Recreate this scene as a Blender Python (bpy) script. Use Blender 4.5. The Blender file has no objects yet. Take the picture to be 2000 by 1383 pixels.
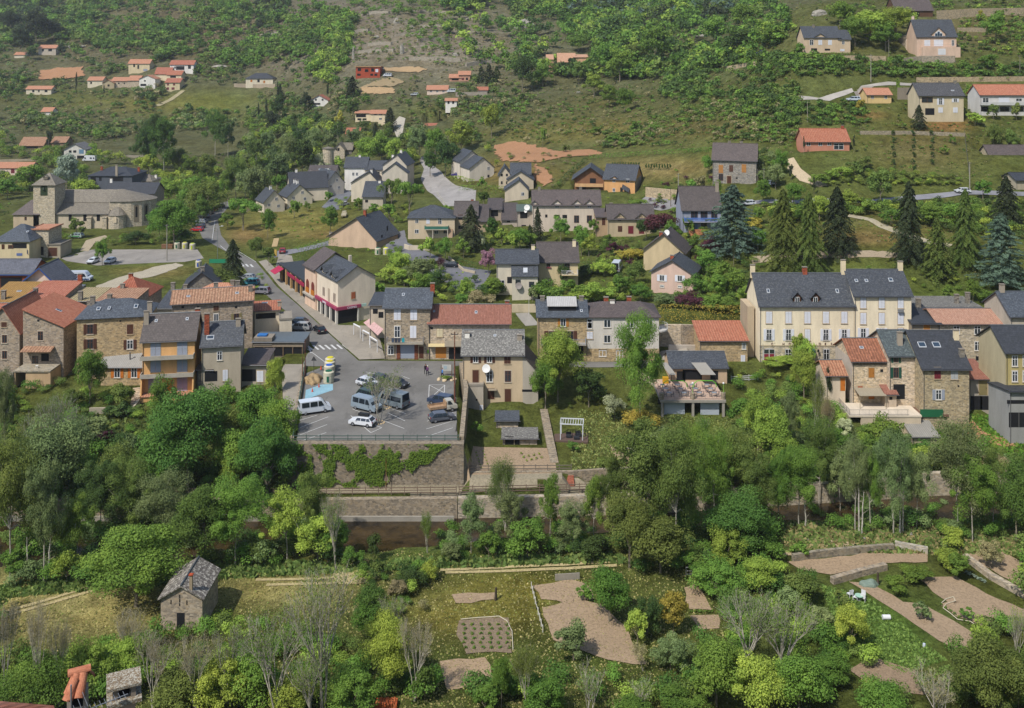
import bpy, bmesh, math, random
import numpy as np
from mathutils import Vector, Matrix
S = bpy.context.scene; COL = S.collection
R = math.radians
# ---------------------------------------------------------------- camera, sky, sun, exposure
F = 1900.0; CX = 1000.0; HY = 97.0; CH = 59.0          # photo pixels: focal, centre column, horizon row; eye height (m)
cd = bpy.data.cameras.new("camera"); cam = bpy.data.objects.new("camera", cd); COL.objects.link(cam)
cam.location = (0, 0, CH); cam.rotation_euler = (R(90), 0, 0)
cd.sensor_width = 36; cd.lens = 36*F/2000; cd.shift_y = -(691.5-HY)/2000
cd.clip_start = 0.5; cd.clip_end = 6000
S.camera = cam
W = bpy.data.worlds.new("World"); S.world = W; W.use_nodes = True
wn = W.node_tree.nodes; wl = W.node_tree.links
sky = wn.new("ShaderNodeTexSky"); sky.sky_type = 'NISHITA'; sky.sun_disc = False
bg = wn["Background"]; bg.inputs[1].default_value = 0.13
wl.new(sky.outputs[0], bg.inputs[0])
SE, SA = R(52), R(40)                                    # sun elevation; azimuth from straight behind the camera towards the left
sdir = Vector((-math.sin(SA)*math.cos(SE), -math.cos(SA)*math.cos(SE), math.sin(SE)))
sky.sun_elevation = SE; sky.sun_rotation = math.atan2(sdir.x, sdir.y)
ld = bpy.data.lights.new("sun", 'SUN'); ld.energy = 3.7; ld.angle = R(0.53); ld.color = (1, 0.95, 0.87)
lo = bpy.data.objects.new("sun", ld); COL.objects.link(lo); lo.rotation_euler = sdir.to_track_quat('Z', 'Y').to_euler()
S.view_settings.view_transform = 'Standard'; S.view_settings.look = 'None'; S.view_settings.exposure = 0.45; S.view_settings.gamma = 1
S.cycles.max_bounces = 5; S.cycles.transparent_max_bounces = 6
# ---------------------------------------------------------------- small helpers
def hx(s, k=1.0):
    s = s.lstrip('#'); c = [int(s[i:i+2], 16)/255 for i in (0, 2, 4)]
    return tuple((x/12.92 if x <= .04045 else ((x+.055)/1.055)**2.4)*k for x in c)
def link(o, parent=None):
    COL.objects.link(o)
    if parent is not None: o.parent = parent
    return o
def tag(o, label=None, cat=None, group=None, kind=None):
    if label: o['label'] = label
    if cat: o['category'] = cat
    if group: o['group'] = group
    if kind: o['kind'] = kind
    return o
def empty(name, loc, rz=0, sc=1):
    o = bpy.data.objects.new(name, None); o.location = loc; o.rotation_euler = (0, 0, rz)
    o.scale = (sc, sc, sc) if not isinstance(sc, tuple) else sc
    o.empty_display_size = .2
    return link(o)
def dup(o, parent=None):
    c = o.copy(); COL.objects.link(c); c.parent = parent
    for ch in KIDS.get(o.name, []): KIDS.setdefault(c.name, []).append(dup(ch, c))
    return c
KIDS = {}
LINES = []                                               # landmarks (px, py, phrase)
# ---------------------------------------------------------------- materials
class NT:
    def __init__(s, name, rough=.9, spec=.25):
        s.m = bpy.data.materials.new(name); s.m.use_nodes = True; s.t = s.m.node_tree
        s.b = s.t.nodes["Principled BSDF"]; s.b.inputs['Roughness'].default_value = rough
        s.b.inputs['Specular IOR Level'].default_value = spec
    def n(s, k, **kw):
        o = s.t.nodes.new(k)
        for a, v in kw.items(): setattr(o, a, v)
        return o
    def l(s, a, b): s.t.links.new(a, b)
    def uv(s, sc=(1, 1, 1)):
        c = s.n('ShaderNodeTexCoord'); mp = s.n('ShaderNodeMapping'); mp.inputs['Scale'].default_value = sc
        s.l(c.outputs['UV'], mp.inputs[0]); return mp.outputs[0]
    def pos(s, sc=(1, 1, 1)):
        c = s.n('ShaderNodeNewGeometry'); mp = s.n('ShaderNodeMapping'); mp.inputs['Scale'].default_value = sc
        s.l(c.outputs['Position'], mp.inputs[0]); return mp.outputs[0]
    def noise(s, vec, scale, det=4, rough=.6):
        o = s.n('ShaderNodeTexNoise'); o.inputs['Scale'].default_value = scale; o.inputs['Detail'].default_value = det
        o.inputs['Roughness'].default_value = rough; s.l(vec, o.inputs['Vector']); return o.outputs[0]
    def ramp(s, fac, stops):
        o = s.n('ShaderNodeValToRGB'); e = o.color_ramp.elements
        while len(e) > 1: e.remove(e[-1])
        for i, (p, c) in enumerate(stops):
            x = e[0] if i == 0 else e.new(p)
            x.position = p; x.color = (*c, 1) if len(c) == 3 else c
        s.l(fac, o.inputs[0]); return o.outputs[0]
    def mix(s, fac, a, b, bt='MIX'):
        o = s.n('ShaderNodeMix', data_type='RGBA', blend_type=bt)
        for v, k in ((fac, 0), (a, 6), (b, 7)):
            if hasattr(v, 'links'): s.l(v, o.inputs[k])
            elif isinstance(v, (int, float)): o.inputs[k].default_value = v
            else: o.inputs[k].default_value = (*v, 1)
        return o.outputs[2]
    def bump(s, h, dist=.03, st=.6):
        o = s.n('ShaderNodeBump'); o.inputs['Strength'].default_value = st; o.inputs['Distance'].default_value = dist
        s.l(h, o.inputs['Height']); s.l(o.outputs[0], s.b.inputs['Normal'])
    def out(s, c):
        if hasattr(c, 'links'): s.l(c, s.b.inputs['Base Color'])
        else: s.b.inputs['Base Color'].default_value = (*c, 1)
        return s.m
MC = {}
def cached(f):
    def g(*a):
        k = (f.__name__,)+a
        if k not in MC: MC[k] = f(*a)
        return MC[k]
    return g
def sc(c, k): return tuple(x*k for x in c)
@cached
def plain(h, rough=.6):
    t = NT('paint_'+h, rough, .3); c = hx(h)
    n = t.noise(t.pos(), .8, 3); return t.out(t.mix(n, sc(c, .86), sc(c, 1.12)))
@cached
def metal(h):
    t = NT('metal_'+h, .4, .5); t.b.inputs['Metallic'].default_value = .5
    n = t.noise(t.pos(), 1.5, 3); c = hx(h); return t.out(t.mix(n, sc(c, .8), sc(c, 1.15)))
@cached
def render_(h):                                          # lime or cement render
    t = NT('render_'+h, .95, .15); c = hx(h)
    a = t.noise(t.uv((.5, .12, 1)), 1.0, 6, .7); b = t.noise(t.uv(), 3.5, 4, .7)
    x = t.mix(t.ramp(a, [(.3, (0,)*3), (.68, (1,)*3)]), sc(c, .74), sc(c, 1.06))
    x = t.mix(t.ramp(b, [(.3, (.0,)*3), (.75, (.3,)*3)]), x, sc(c, 1.25))
    t.bump(b, .02, .5); return t.out(x)
@cached
def stone(h):                                            # coursed rubble
    t = NT('stone_'+h, .95, .15); c = hx(h)
    w = t.n('ShaderNodeTexVoronoi'); w.inputs['Scale'].default_value = 1; t.l(t.uv((2.6, 4.4, 1)), w.inputs['Vector'])
    e = t.n('ShaderNodeTexVoronoi', feature='DISTANCE_TO_EDGE'); e.inputs['Scale'].default_value = 1; t.l(t.uv((2.6, 4.4, 1)), e.inputs['Vector'])
    sp = t.n('ShaderNodeSeparateColor'); t.l(w.outputs['Color'], sp.inputs[0])
    x = t.ramp(sp.outputs[0], [(0, sc(c, .5)), (.35, sc(c, .85)), (.6, (c[0]*1.1, c[1]*1.0, c[2]*.82)), (1, sc(c, 1.45))])
    a = t.noise(t.uv((.3, .3, 1)), 1.0, 5, .7); x = t.mix(t.ramp(a, [(.35, (.0,)*3), (.7, (.5,)*3)]), x, sc(c, .95))
    x = t.mix(t.ramp(e.outputs[0], [(0, (.75,)*3), (.07, (0,)*3)]), x, sc(c, 1.15))
    t.bump(e.outputs[0], .05, .5); return t.out(x)
@cached
def slate(h, lich='8c8f8c', amt=.25):
    t = NT('slate_'+h, .62, .4); c = hx(h)
    b = t.n('ShaderNodeTexBrick'); b.offset = .5; b.inputs['Scale'].default_value = 1; b.inputs['Brick Width'].default_value = .5; b.inputs['Row Height'].default_value = .42
    b.inputs['Mortar Size'].default_value = .03; b.inputs['Color1'].default_value = (*sc(c, .72), 1); b.inputs['Color2'].default_value = (*sc(c, 1.35), 1); b.inputs['Mortar'].default_value = (*sc(c, .45), 1)
    t.l(t.uv(), b.inputs['Vector'])
    a = t.noise(t.uv((.6, .25, 1)), 1.0, 6, .75); x = t.mix(t.ramp(a, [(.3, (0,)*3), (.7, (1,)*3)]), b.outputs[0], sc(c, 1.25), 'MIX')
    x = t.mix(.45, b.outputs[0], x)
    d = t.noise(t.uv(), 2.6, 5, .8); x = t.mix(t.ramp(d, [(.5, (0,)*3), (.62, (amt,)*3)]), x, hx(lich))
    t.bump(b.outputs[1], .02, .4); return t.out(x)
@cached
def tiles(h, h2, rowed=.45, var=.5):                     # canal or flat clay tiles
    t = NT('tiles_'+h, .9, .15); c = hx(h); c2 = hx(h2)
    b = t.n('ShaderNodeTexBrick'); b.offset = 0; b.inputs['Scale'].default_value = 1; b.inputs['Brick Width'].default_value = rowed*.5; b.inputs['Row Height'].default_value = .4
    b.inputs['Mortar Size'].default_value = .0; b.inputs['Color1'].default_value = (*c, 1); b.inputs['Color2'].default_value = (*c2, 1)
    t.l(t.uv(), b.inputs['Vector'])
    w = t.n('ShaderNodeTexWave', wave_type='BANDS', bands_direction='X'); w.inputs['Scale'].default_value = .314/rowed; w.inputs['Distortion'].default_value = .4; w.inputs['Detail'].default_value = 1
    t.l(t.uv(), w.inputs['Vector'])
    x = t.mix(t.ramp(w.outputs[0], [(0, (var,)*3), (.6, (0,)*3)]), b.outputs[0], sc(c, .25))
    d = t.noise(t.uv((1.4, .8, 1)), 1.0, 6, .8); x = t.mix(t.ramp(d, [(.38, (.6,)*3), (.6, (0,)*3)]), x, sc(c2, .6))
    e = t.noise(t.uv((2, 2, 1)), 1.3, 3, .8); x = t.mix(t.ramp(e, [(.58, (0,)*3), (.72, (.45,)*3)]), x, sc(c2, 2.0))
    t.bump(w.outputs[0], .08, .6); return t.out(x)
@cached
def corr(h):                                             # corrugated sheet
    t = NT('sheet_'+h, .8, .3); c = hx(h)
    w = t.n('ShaderNodeTexWave', wave_type='BANDS', bands_direction='X'); w.inputs['Scale'].default_value = .9; t.l(t.uv(), w.inputs['Vector'])
    d = t.noise(t.uv((1, .4, 1)), 1.2, 6, .8); x = t.mix(d, sc(c, .6), sc(c, 1.35)); x = t.mix(t.ramp(w.outputs[0], [(0, (.45,)*3), (.5, (0,)*3)]), x, sc(c, .5))
    t.bump(w.outputs[0], .04, .5); return t.out(x)
@cached
def asphalt(h='77777b'):
    t = NT('asphalt_'+h, .9, .2); c = hx(h)
    a = t.noise(t.pos(), .12, 6, .7); b = t.noise(t.pos(), 3.0, 4, .8); d = t.noise(t.pos((1, .25, 1)), .5, 3, .6)
    x = t.mix(t.ramp(a, [(.35, (0,)*3), (.65, (1,)*3)]), sc(c, .78), sc(c, 1.12)); x = t.mix(.22, x, b, 'OVERLAY')
    x = t.mix(t.ramp(d, [(.6, (0,)*3), (.64, (.5,)*3)]), x, sc(c, .66))
    t.bump(b, .01, .4); return t.out(x)
@cached
def soil(h, rows=0.0, ang=0.0):
    t = NT('soil_'+h, 1, .05); c = hx(h)
    a = t.noise(t.pos(), .25, 6, .7); b = t.noise(t.pos(), 3.2, 6, .85)
    x = t.mix(a, sc(c, .8), sc(c, 1.15)); x = t.mix(t.ramp(b, [(.38, (.75,)*3), (.52, (0,)*3)]), x, sc(c, .5))
    x = t.mix(t.ramp(b, [(.56, (0,)*3), (.72, (.6,)*3)]), x, sc(c, 1.45))
    if rows:
        w = t.n('ShaderNodeTexWave', wave_type='BANDS', bands_direction='X'); w.inputs['Scale'].default_value = .314/rows; w.inputs['Distortion'].default_value = .5; w.inputs['Detail'].default_value = 2
        g = t.n('ShaderNodeNewGeometry'); mp = t.n('ShaderNodeMapping'); mp.inputs['Rotation'].default_value = (0, 0, ang); t.l(g.outputs['Position'], mp.inputs[0]); t.l(mp.outputs[0], w.inputs['Vector'])
        x = t.mix(t.ramp(w.outputs[0], [(.1, (.12,)*3), (.5, (0,)*3)]), x, sc(c, .7))
        t.bump(b, .15, .9)
    else: t.bump(b, .12, .8)
    return t.out(x)
@cached
def grassy(h, h2='9a8f5c', patch=.45):
    t = NT('grass_'+h, 1, .05); c = hx(h); d2 = hx(h2)
    a = t.noise(t.pos(), .14, 7, .75); b = t.noise(t.pos(), 2.2, 6, .85)
    x = t.mix(t.ramp(a, [(patch-.12, (0,)*3), (patch+.16, (1,)*3)]), c, d2)
    x = t.mix(t.ramp(b, [(.36, (.85,)*3), (.52, (0,)*3)]), x, sc(c, .45)); x = t.mix(t.ramp(b, [(.55, (0,)*3), (.72, (.5,)*3)]), x, sc(c, 1.6))
    t.bump(b, .3, .9); return t.out(x)
@cached
def glassm(h='2a3138'):
    t = NT('glass_'+h, .12, .8); n = t.noise(t.pos(), .6, 2); c = hx(h); return t.out(t.mix(n, sc(c, .5), sc(c, 1.5)))
@cached
def wood(h):
    t = NT('wood_'+h, .8, .2); c = hx(h); n = t.noise(t.uv((8, .7, 1)), 1.0, 4, .7); return t.out(t.mix(n, sc(c, .65), sc(c, 1.25)))
@cached
def bark(h='857c6c'):
    t = NT('bark_'+h, .95, .1); c = hx(h); n = t.noise(t.pos((3, 3, .8)), 2.0, 5, .8); t.bump(n, .05, .6); return t.out(t.mix(t.ramp(n, [(.35, (0,)*3), (.65, (1,)*3)]), sc(c, .45), sc(c, 1.3)))
def leafmat(own):
    m = bpy.data.materials.new('foliage'); m.use_nodes = True; t = m.node_tree; b = t.nodes["Principled BSDF"]
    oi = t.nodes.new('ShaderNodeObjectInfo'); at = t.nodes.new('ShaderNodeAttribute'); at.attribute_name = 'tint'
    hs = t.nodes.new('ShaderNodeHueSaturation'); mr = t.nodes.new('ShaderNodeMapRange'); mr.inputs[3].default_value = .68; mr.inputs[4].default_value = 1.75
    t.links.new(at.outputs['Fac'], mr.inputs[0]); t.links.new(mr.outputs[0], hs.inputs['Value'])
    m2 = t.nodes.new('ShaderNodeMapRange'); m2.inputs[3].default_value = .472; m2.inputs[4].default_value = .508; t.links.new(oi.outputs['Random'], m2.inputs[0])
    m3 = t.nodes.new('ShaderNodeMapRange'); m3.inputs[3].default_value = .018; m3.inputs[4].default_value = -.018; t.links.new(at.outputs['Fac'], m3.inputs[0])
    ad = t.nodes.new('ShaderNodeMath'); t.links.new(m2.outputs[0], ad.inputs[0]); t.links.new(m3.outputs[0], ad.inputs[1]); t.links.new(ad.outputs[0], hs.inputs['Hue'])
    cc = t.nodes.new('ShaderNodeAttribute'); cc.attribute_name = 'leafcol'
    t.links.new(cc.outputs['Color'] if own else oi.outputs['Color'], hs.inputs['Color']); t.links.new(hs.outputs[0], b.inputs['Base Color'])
    b.inputs['Roughness'].default_value = .75; b.inputs['Specular IOR Level'].default_value = .15
    tr = t.nodes.new('ShaderNodeBsdfTranslucent'); t.links.new(hs.outputs[0], tr.inputs[0])
    ms = t.nodes.new('ShaderNodeMixShader'); ms.inputs[0].default_value = .38
    t.links.new(b.outputs[0], ms.inputs[1]); t.links.new(tr.outputs[0], ms.inputs[2]); t.links.new(ms.outputs[0], t.nodes['Material Output'].inputs[0])
    return m
LEAF = leafmat(False); LEAFC = leafmat(True)
# ---------------------------------------------------------------- mesh builder
class MB:
    def __init__(s): s.v = []; s.f = []; s.mi = []; s.k = 0
    def poly(s, pts):
        i = len(s.v); s.v += [tuple(p) for p in pts]; s.f.append(tuple(range(i, i+len(pts)))); s.mi.append(s.k)
    def box(s, x0, x1, y0, y1, z0, z1):
        x0, x1 = sorted((x0, x1)); y0, y1 = sorted((y0, y1)); z0, z1 = sorted((z0, z1))
        p = [(x, y, z) for z in (z0, z1) for x, y in ((x0, y0), (x1, y0), (x1, y1), (x0, y1))]
        for q in ((0, 3, 2, 1), (4, 5, 6, 7), (0, 1, 5, 4), (1, 2, 6, 5), (2, 3, 7, 6), (3, 0, 4, 7)): s.poly([p[a] for a in q])
        return s
    def prism(s, prof, a0, a1, axis='x'):                # prof: (b, z) loop swept along an axis
        f = (lambda a, b, z: (a, b, z)) if axis == 'x' else (lambda a, b, z: (b, a, z))
        n = len(prof)
        s.poly([f(a0, *p) for p in prof]); s.poly([f(a1, *p) for p in reversed(prof)])
        for i in range(n):
            p, q = prof[i], prof[(i+1) % n]; s.poly([f(a0, *q), f(a0, *p), f(a1, *p), f(a1, *q)])
        return s
    def slab(s, pts, t):
        lo = [(p[0], p[1], p[2]-t) for p in pts]; s.poly(pts); s.poly(lo[::-1])
        for i in range(len(pts)):
            j = (i+1) % len(pts); s.poly([pts[i], lo[i], lo[j], pts[j]])
        return s
    def tube(s, p0, p1, r0, r1=None, n=6, cap=True):
        r1 = r0 if r1 is None else r1; p0 = Vector(p0); p1 = Vector(p1); d = (p1-p0)
        if d.length < 1e-6: return s
        d.normalize(); a = d.orthogonal().normalized(); b = d.cross(a)
        A = [p0+(a*math.cos(t)+b*math.sin(t))*r0 for t in [2*math.pi*i/n for i in range(n)]]
        B = [p1+(a*math.cos(t)+b*math.sin(t))*r1 for t in [2*math.pi*i/n for i in range(n)]]
        for i in range(n): j = (i+1) % n; s.poly([A[i], A[j], B[j], B[i]])
        if cap: s.poly(A[::-1]); s.poly(B)
        return s
    def build(s, name, mats, parent=None, loc=None, rz=0, smooth=False):
        if not isinstance(mats, (list, tuple)): mats = [mats]
        me = bpy.data.meshes.new(name); me.from_pydata(s.v, [], s.f)
        for m in mats: me.materials.append(m)
        if len(mats) > 1: me.polygons.foreach_set('material_index', s.mi)
        uv = me.uv_layers.new(name='UVMap').data; co = []
        off = (hash(name) % 97)
        for pl in me.polygons:
            n = pl.normal
            if abs(n.z) > .995: t = Vector((1, 0, 0)); w = Vector((0, 1, 0))
            else: t = Vector((-n.y, n.x, 0)).normalized(); w = n.cross(t)
            for vi in pl.vertices:
                p = me.vertices[vi].co; co += [p.dot(t)+off, p.dot(w)+off]
        uv.foreach_set('uv', co)
        if smooth: me.polygons.foreach_set('use_smooth', [True]*len(me.polygons))
        me.update(); o = bpy.data.objects.new(name, me)
        if loc is not None: o.location = loc
        o.rotation_euler = (0, 0, rz)
        link(o, parent)
        if parent is not None: KIDS.setdefault(parent.name, []).append(o)
        return o
# ---------------------------------------------------------------- terrain: heights from surveyed points (column, row or distance, height)
CP = []
def cp(px, py, z, d=None):
    if d is None: d = F*(CH-z)/(py-HY)
    else: z = CH-(py-HY)/F*d
    CP.append((px, d, z))
for q in (-300, 200, 700, 1000, 1300, 1800, 2300):
    for d, z in ((8, 44), (20, 38), (40, 20), (60, 3), (85, -7), (100, -8), (121, -8)): CP.append((q, d, z))
for q in (-900, -300, 300, 900, 1500, 2100, 2900):
    CP.append((q, 1600, 330)); CP.append((q, 2600, 560))
for q in (-200, 100, 300, 500):                      # gardens below the left houses
    for a in ((770, -2.6), (810, -4), (900, -6), (960, -6.8)): cp(q, *a)
for q in (620, 760, 880): CP.append((q, 144.5, -6.5)); CP.append((q, 150, 0))
for q in (940, 1060): CP.append((q, 145, -5)); cp(q, 870, -5); cp(q, 790, -3.4); cp(q, 720, 0)
for a in [(1150, 940, -5.6), (1300, 900, -5.4), (1150, 800, -4), (1350, 850, -5), (1450, 830, -4), (1220, 710, 0), (1500, 705, 0), (1500, 770, -3.2),
          (1550, 900, -6), (1700, 880, -6), (1850, 850, -6), (2000, 860, -5), (2300, 860, -5), (1950, 800, -3), (1600, 790, -3.6), (1700, 712, 0), (1900, 712, 0),
          (50, 700, -.5), (50, 560, 0), (300, 560, 0), (600, 600, 0), (700, 700, 0), (480, 520, 0), (430, 460, 0), (420, 400, .5), (-300, 560, 0), (-300, 700, -.5),
          (300, 440, 0), (100, 450, 0), (-300, 440, 0), (560, 470, .3), (600, 430, 1.5), (650, 400, 3), (700, 370, 5.5), (790, 350, 7.5), (850, 370, 6), (850, 330, 9),
          (900, 400, 7), (1000, 400, 9.5), (930, 352, 10), (910, 300, 14), (1010, 300, 18), (1050, 330, 16.5), (1080, 362, 13), (1150, 390, 11), (1250, 380, 12),
          (1200, 412, 9), (1300, 440, 7), (1100, 460, 4.5), (950, 470, 3), (830, 500, 1.5), (900, 550, 1), (1000, 590, .8), (1100, 590, 1.2), (1350, 625, 4),
          (1300, 570, 3.5), (1400, 540, 6), (1450, 500, 9), (1500, 480, 11), (1370, 445, 12), (1680, 495, 12), (1900, 600, 5), (1850, 540, 9), (1700, 430, 17),
          (1900, 480, 14), (2300, 480, 15), (2300, 600, 6), (1450, 398, 15)]: cp(*a)
for q in (1560, 1700, 1850, 2000, 2300):
    for py, d in ((395, 265), (350, 278), (300, 295), (235, 318), (200, 330), (130, 352), (100, 362), (50, 390), (0, 420)): cp(q, py, None, d)
for py, d in ((358, 285), (300, 320), (200, 380), (140, 420), (100, 470), (50, 560), (10, 640)): cp(1420, py, None, d)
for py, d in ((300, 370), (250, 410), (200, 460), (150, 510), (100, 580), (50, 700), (0, 850)): cp(1200, py, None, d)
for py, d in ((300, 400), (250, 440), (200, 490), (150, 540), (100, 600), (50, 690), (0, 800)): cp(1020, py, None, d)
for py, d in ((290, 440), (240, 480), (180, 530), (150, 560)): cp(850, py, None, d)
for py, d in ((340, 420), (300, 450), (250, 480), (230, 500), (200, 525), (150, 560), (100, 620), (50, 700), (0, 800)): cp(700, py, None, d)
for q in (500, 330):
    for py, d in ((340, 440), (300, 500), (250, 580), (200, 640), (170, 665), (130, 700), (60, 800), (0, 920)): cp(q, py, None, d)
for q in (130, -60, -400):
    for py, d in ((340, 450), (310, 500), (250, 580), (200, 650), (160, 700), (100, 800), (50, 900), (0, 1050)): cp(q, py, None, d)
CPA = np.array(CP, float)
def fe(px, d): return np.stack([px/420.0, 4.2*np.log(d)], -1)
PQ = fe(CPA[:, 0], CPA[:, 1])
_r = np.linalg.norm(PQ[:, None]-PQ[None], axis=2); n_ = len(CPA)
_P = np.hstack([np.ones((n_, 1)), PQ]); _A = np.block([[_r+np.eye(n_)*-.02, _P], [_P.T, np.zeros((3, 3))]])
_wt = np.linalg.solve(_A, np.concatenate([CPA[:, 2], np.zeros(3)]))
def hraw(X, Y):
    Yc = np.maximum(Y, 8.0); q = fe(CX+F*X/Yc, Yc); out = np.empty(len(q))
    for i in range(0, len(q), 20000):
        s = q[i:i+20000]; k = np.linalg.norm(s[:, None]-PQ[None], axis=2); out[i:i+20000] = k@_wt[:n_]+_wt[n_]+s@_wt[n_+1:]
    return out
def rng_(a, b, st): return list(np.arange(a, b-1e-6, st))
GY = np.array(rng_(-6, 100, 4)+rng_(100, 200, 1.25)+rng_(200, 340, 2)+rng_(340, 620, 4.5)+rng_(620, 1240, 12)+rng_(1240, 2660, 60))
_x = rng_(0, 100, 1.25)+rng_(100, 210, 2.5)+rng_(210, 520, 7)+rng_(520, 1750, 35); GX = np.array(sorted([-a for a in _x[1:]]+_x))
MX, MY = np.meshgrid(GX, GY); HT = hraw(MX.ravel(), MY.ravel()).reshape(MX.shape)
def vnoise(X, Y, s, seed):
    r = np.random.RandomState(seed); T = r.rand(64, 64); x = X/s; y = Y/s; xi = np.floor(x).astype(int); yi = np.floor(y).astype(int); u = x-xi; v = y-yi
    u = u*u*(3-2*u); v = v*v*(3-2*v); g = lambda a, b: T[a % 64, b % 64]
    return (g(xi, yi)*(1-u)+g(xi+1, yi)*u)*(1-v)+(g(xi, yi+1)*(1-u)+g(xi+1, yi+1)*u)*v-.5
HT += vnoise(MX, MY, 7, 1)*.25*np.clip((MY-60)/100, 0, 1)+vnoise(MX, MY, 30, 2)*np.clip((MY-300)/60, 0, 5)*1.0+vnoise(MX, MY, 11, 3)*np.clip((MY-330)/120, 0, 2.2)
PXG = CX+F*MX/np.maximum(MY, 8)
HT += np.where((MY > 330) & (PXG > 1150), vnoise(MX, MY, 16, 5)*.8, 0)
WZ = -9.3
dfar = np.interp(PXG, [-300, 400, 650, 930, 1180, 1400, 1600, 2300], [141.4, 141.4, 142.2, 142.8, 144.6, 146, 151, 152])
dnear = np.interp(PXG, [-300, 0, 400, 740, 1000, 1300, 1500, 2300], [126, 127, 129, 130.7, 134.5, 137, 139, 141])
inr = (MY > dnear) & (MY < dfar); edge = np.clip(np.minimum(MY-dnear, dfar-MY)/2.0, 0, 1)
HT = np.where(inr, np.minimum(HT, np.where(dfar-MY < 2.6, -10.2, -8.4-1.9*edge)), HT)
HT = np.where((MY >= dfar) & (MY < dfar+3.2) & (PXG > 380), -6.5, HT)
HT = np.where((MY <= dnear) & (MY > dnear-8) & (MY > 60), np.minimum(HT, -8.1), HT)
def h(x, y):
    j = int(np.clip(np.searchsorted(GX, x)-1, 0, len(GX)-2)); i = int(np.clip(np.searchsorted(GY, y)-1, 0, len(GY)-2))
    u = (x-GX[j])/(GX[j+1]-GX[j]); v = (y-GY[i])/(GY[i+1]-GY[i]); a, b, c, d = HT[i, j], HT[i, j+1], HT[i+1, j+1], HT[i+1, j]
    return a+u*(b-a)+v*(c-b) if u >= v else a+v*(d-a)+u*(c-d)
DS = np.concatenate([np.arange(72, 340, .8), np.arange(340, 900, 2.5), np.arange(900, 2600, 12)])
def hv(X, Y):
    j = np.clip(np.searchsorted(GX, X)-1, 0, len(GX)-2); i = np.clip(np.searchsorted(GY, Y)-1, 0, len(GY)-2)
    u = (X-GX[j])/(GX[j+1]-GX[j]); v = (Y-GY[i])/(GY[i+1]-GY[i])
    return (HT[i, j]*(1-u)+HT[i, j+1]*u)*(1-v)+(HT[i+1, j]*(1-u)+HT[i+1, j+1]*u)*v
def at(px, py, dmin=72):
    """where the sight line through a photo pixel meets the ground"""
    x = (px-CX)/F*DS; z = CH-(py-HY)/F*DS; g = z-hv(x, DS); g[DS < dmin] = 9
    k = np.nonzero(g < 0)[0]
    if len(k) == 0: d = DS[-1]
    else:
        k = k[0]; d = DS[k] if k == 0 else DS[k-1]+(DS[k]-DS[k-1])*g[k-1]/(g[k-1]-g[k]+1e-9)
    X = (px-CX)/F*d; return Vector((X, d, h(X, d)))
def pp(px, d, z=0): return Vector(((px-CX)/F*d, d, z))
def inpoly(X, Y, P):
    c = np.zeros(X.shape, bool); n = len(P)
    for i in range(n):
        x1, y1 = P[i]; x2, y2 = P[(i+1) % n]
        if y1 == y2: continue
        c ^= ((y1 > Y) != (y2 > Y)) & (X < (x2-x1)*(Y-y1)/(y2-y1)+x1)
    return c
def pad(P, z, grow=1.0):
    c = sum((Vector(p[:2]) for p in P), Vector((0, 0)))/len(P)
    Q = [tuple(Vector(p[:2])+(Vector(p[:2])-c).normalized()*grow) for p in P]; m = inpoly(MX, MY, Q)
    HT[m] = z
def flat(pxs, z):
    """level ground inside an outline of photo pixels read at height z"""
    P = [tuple(pp(a, F*(CH-z)/(b-HY))[:2]) for a, b in pxs]; pad(P, z, .3); return P
PARK = flat([(570, 866), (905, 866), (893, 706), (590, 706)], 0.0)
flat([(560, 712), (1290, 712), (1290, 700), (700, 700), (640, 668), (600, 640), (560, 600), (470, 500), (430, 460), (400, 400), (380, 470), (440, 560), (520, 640)], 0.0)
flat([(130, 520), (180, 475), (390, 470), (420, 500), (380, 520), (140, 530)], 0.0)
flat([(910, 940), (1100, 940), (1090, 872), (922, 872)], -5.0)
flat([(545, 712), (594, 712), (576, 862), (556, 862)], 0.0)
# every building is surveyed first, so the ground can be levelled under it
HOUSES = []
def H(name, label, px0, px1, by, ev, rg, dep, z, wall, roof, rt='g', yaw=0, win='', ch=(), sky=(), rf=.5, ov=.4, hip=None, short=None, cat='house', dz=3.0, ex=None, stf=None, group=None, found=True):
    if by < 240: a_ = at((px0+px1)/2, by, 250); d = a_.y; z = CH-(by-HY)/F*d
    else: d = F*(CH-z)/(by-HY)
    y = R(yaw); c, s = math.cos(y), math.sin(y); X0 = (px0-CX)/F*d; k1 = (px1-CX)/F
    w = (k1*d-X0)/(c-k1*s); U = Vector((c, s)); V = Vector((-s, c)); O = Vector((X0, d))
    rel = lambda py, P: CH-(py-HY)/F*P.y-z
    if rt == 'e':
        ze = rel(ev, O if rf > .01 else O+U*w); zr = rel(rg, O+U*w*rf)
    elif rt in 'gh': ze = rel(ev, O); zr = rel(rg, O+V*dep*rf)
    elif rt == 'm': ze = rel(ev, O); zr = rel(rg, O+V*dep)
    else: ze = rel(ev, O); zr = ze
    if found: pad([O, O+U*w, O+U*w+V*dep, O+V*dep], z, .8)
    if short: LINES.append(((px0+px1)/2, (by+rg)/2, short, px0, px1, by, d))
    HOUSES.append(dict(name=name, label=label, O=O, U=U, V=V, z=z, w=w, dep=dep, ze=ze, zr=zr, rt=rt, y=y, wall=wall, roof=roof, win=win, ch=ch, sky=sky, rf=rf, ov=ov,
        hip=hip, cat=cat, dz=dz, ex=ex, d=d, stf=stf, group=group, px=(px0, px1)))
CR, CR2, WHT, PNK, SAL, BEI, YEL, OR1 = 'd6c6a6', 'cdc2aa', 'd9d5cc', 'd4bfae', 'bea48c', 'cbbfaa', 'c9b996', 'd0a26c'
def wl(h): return render_(h)
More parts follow.
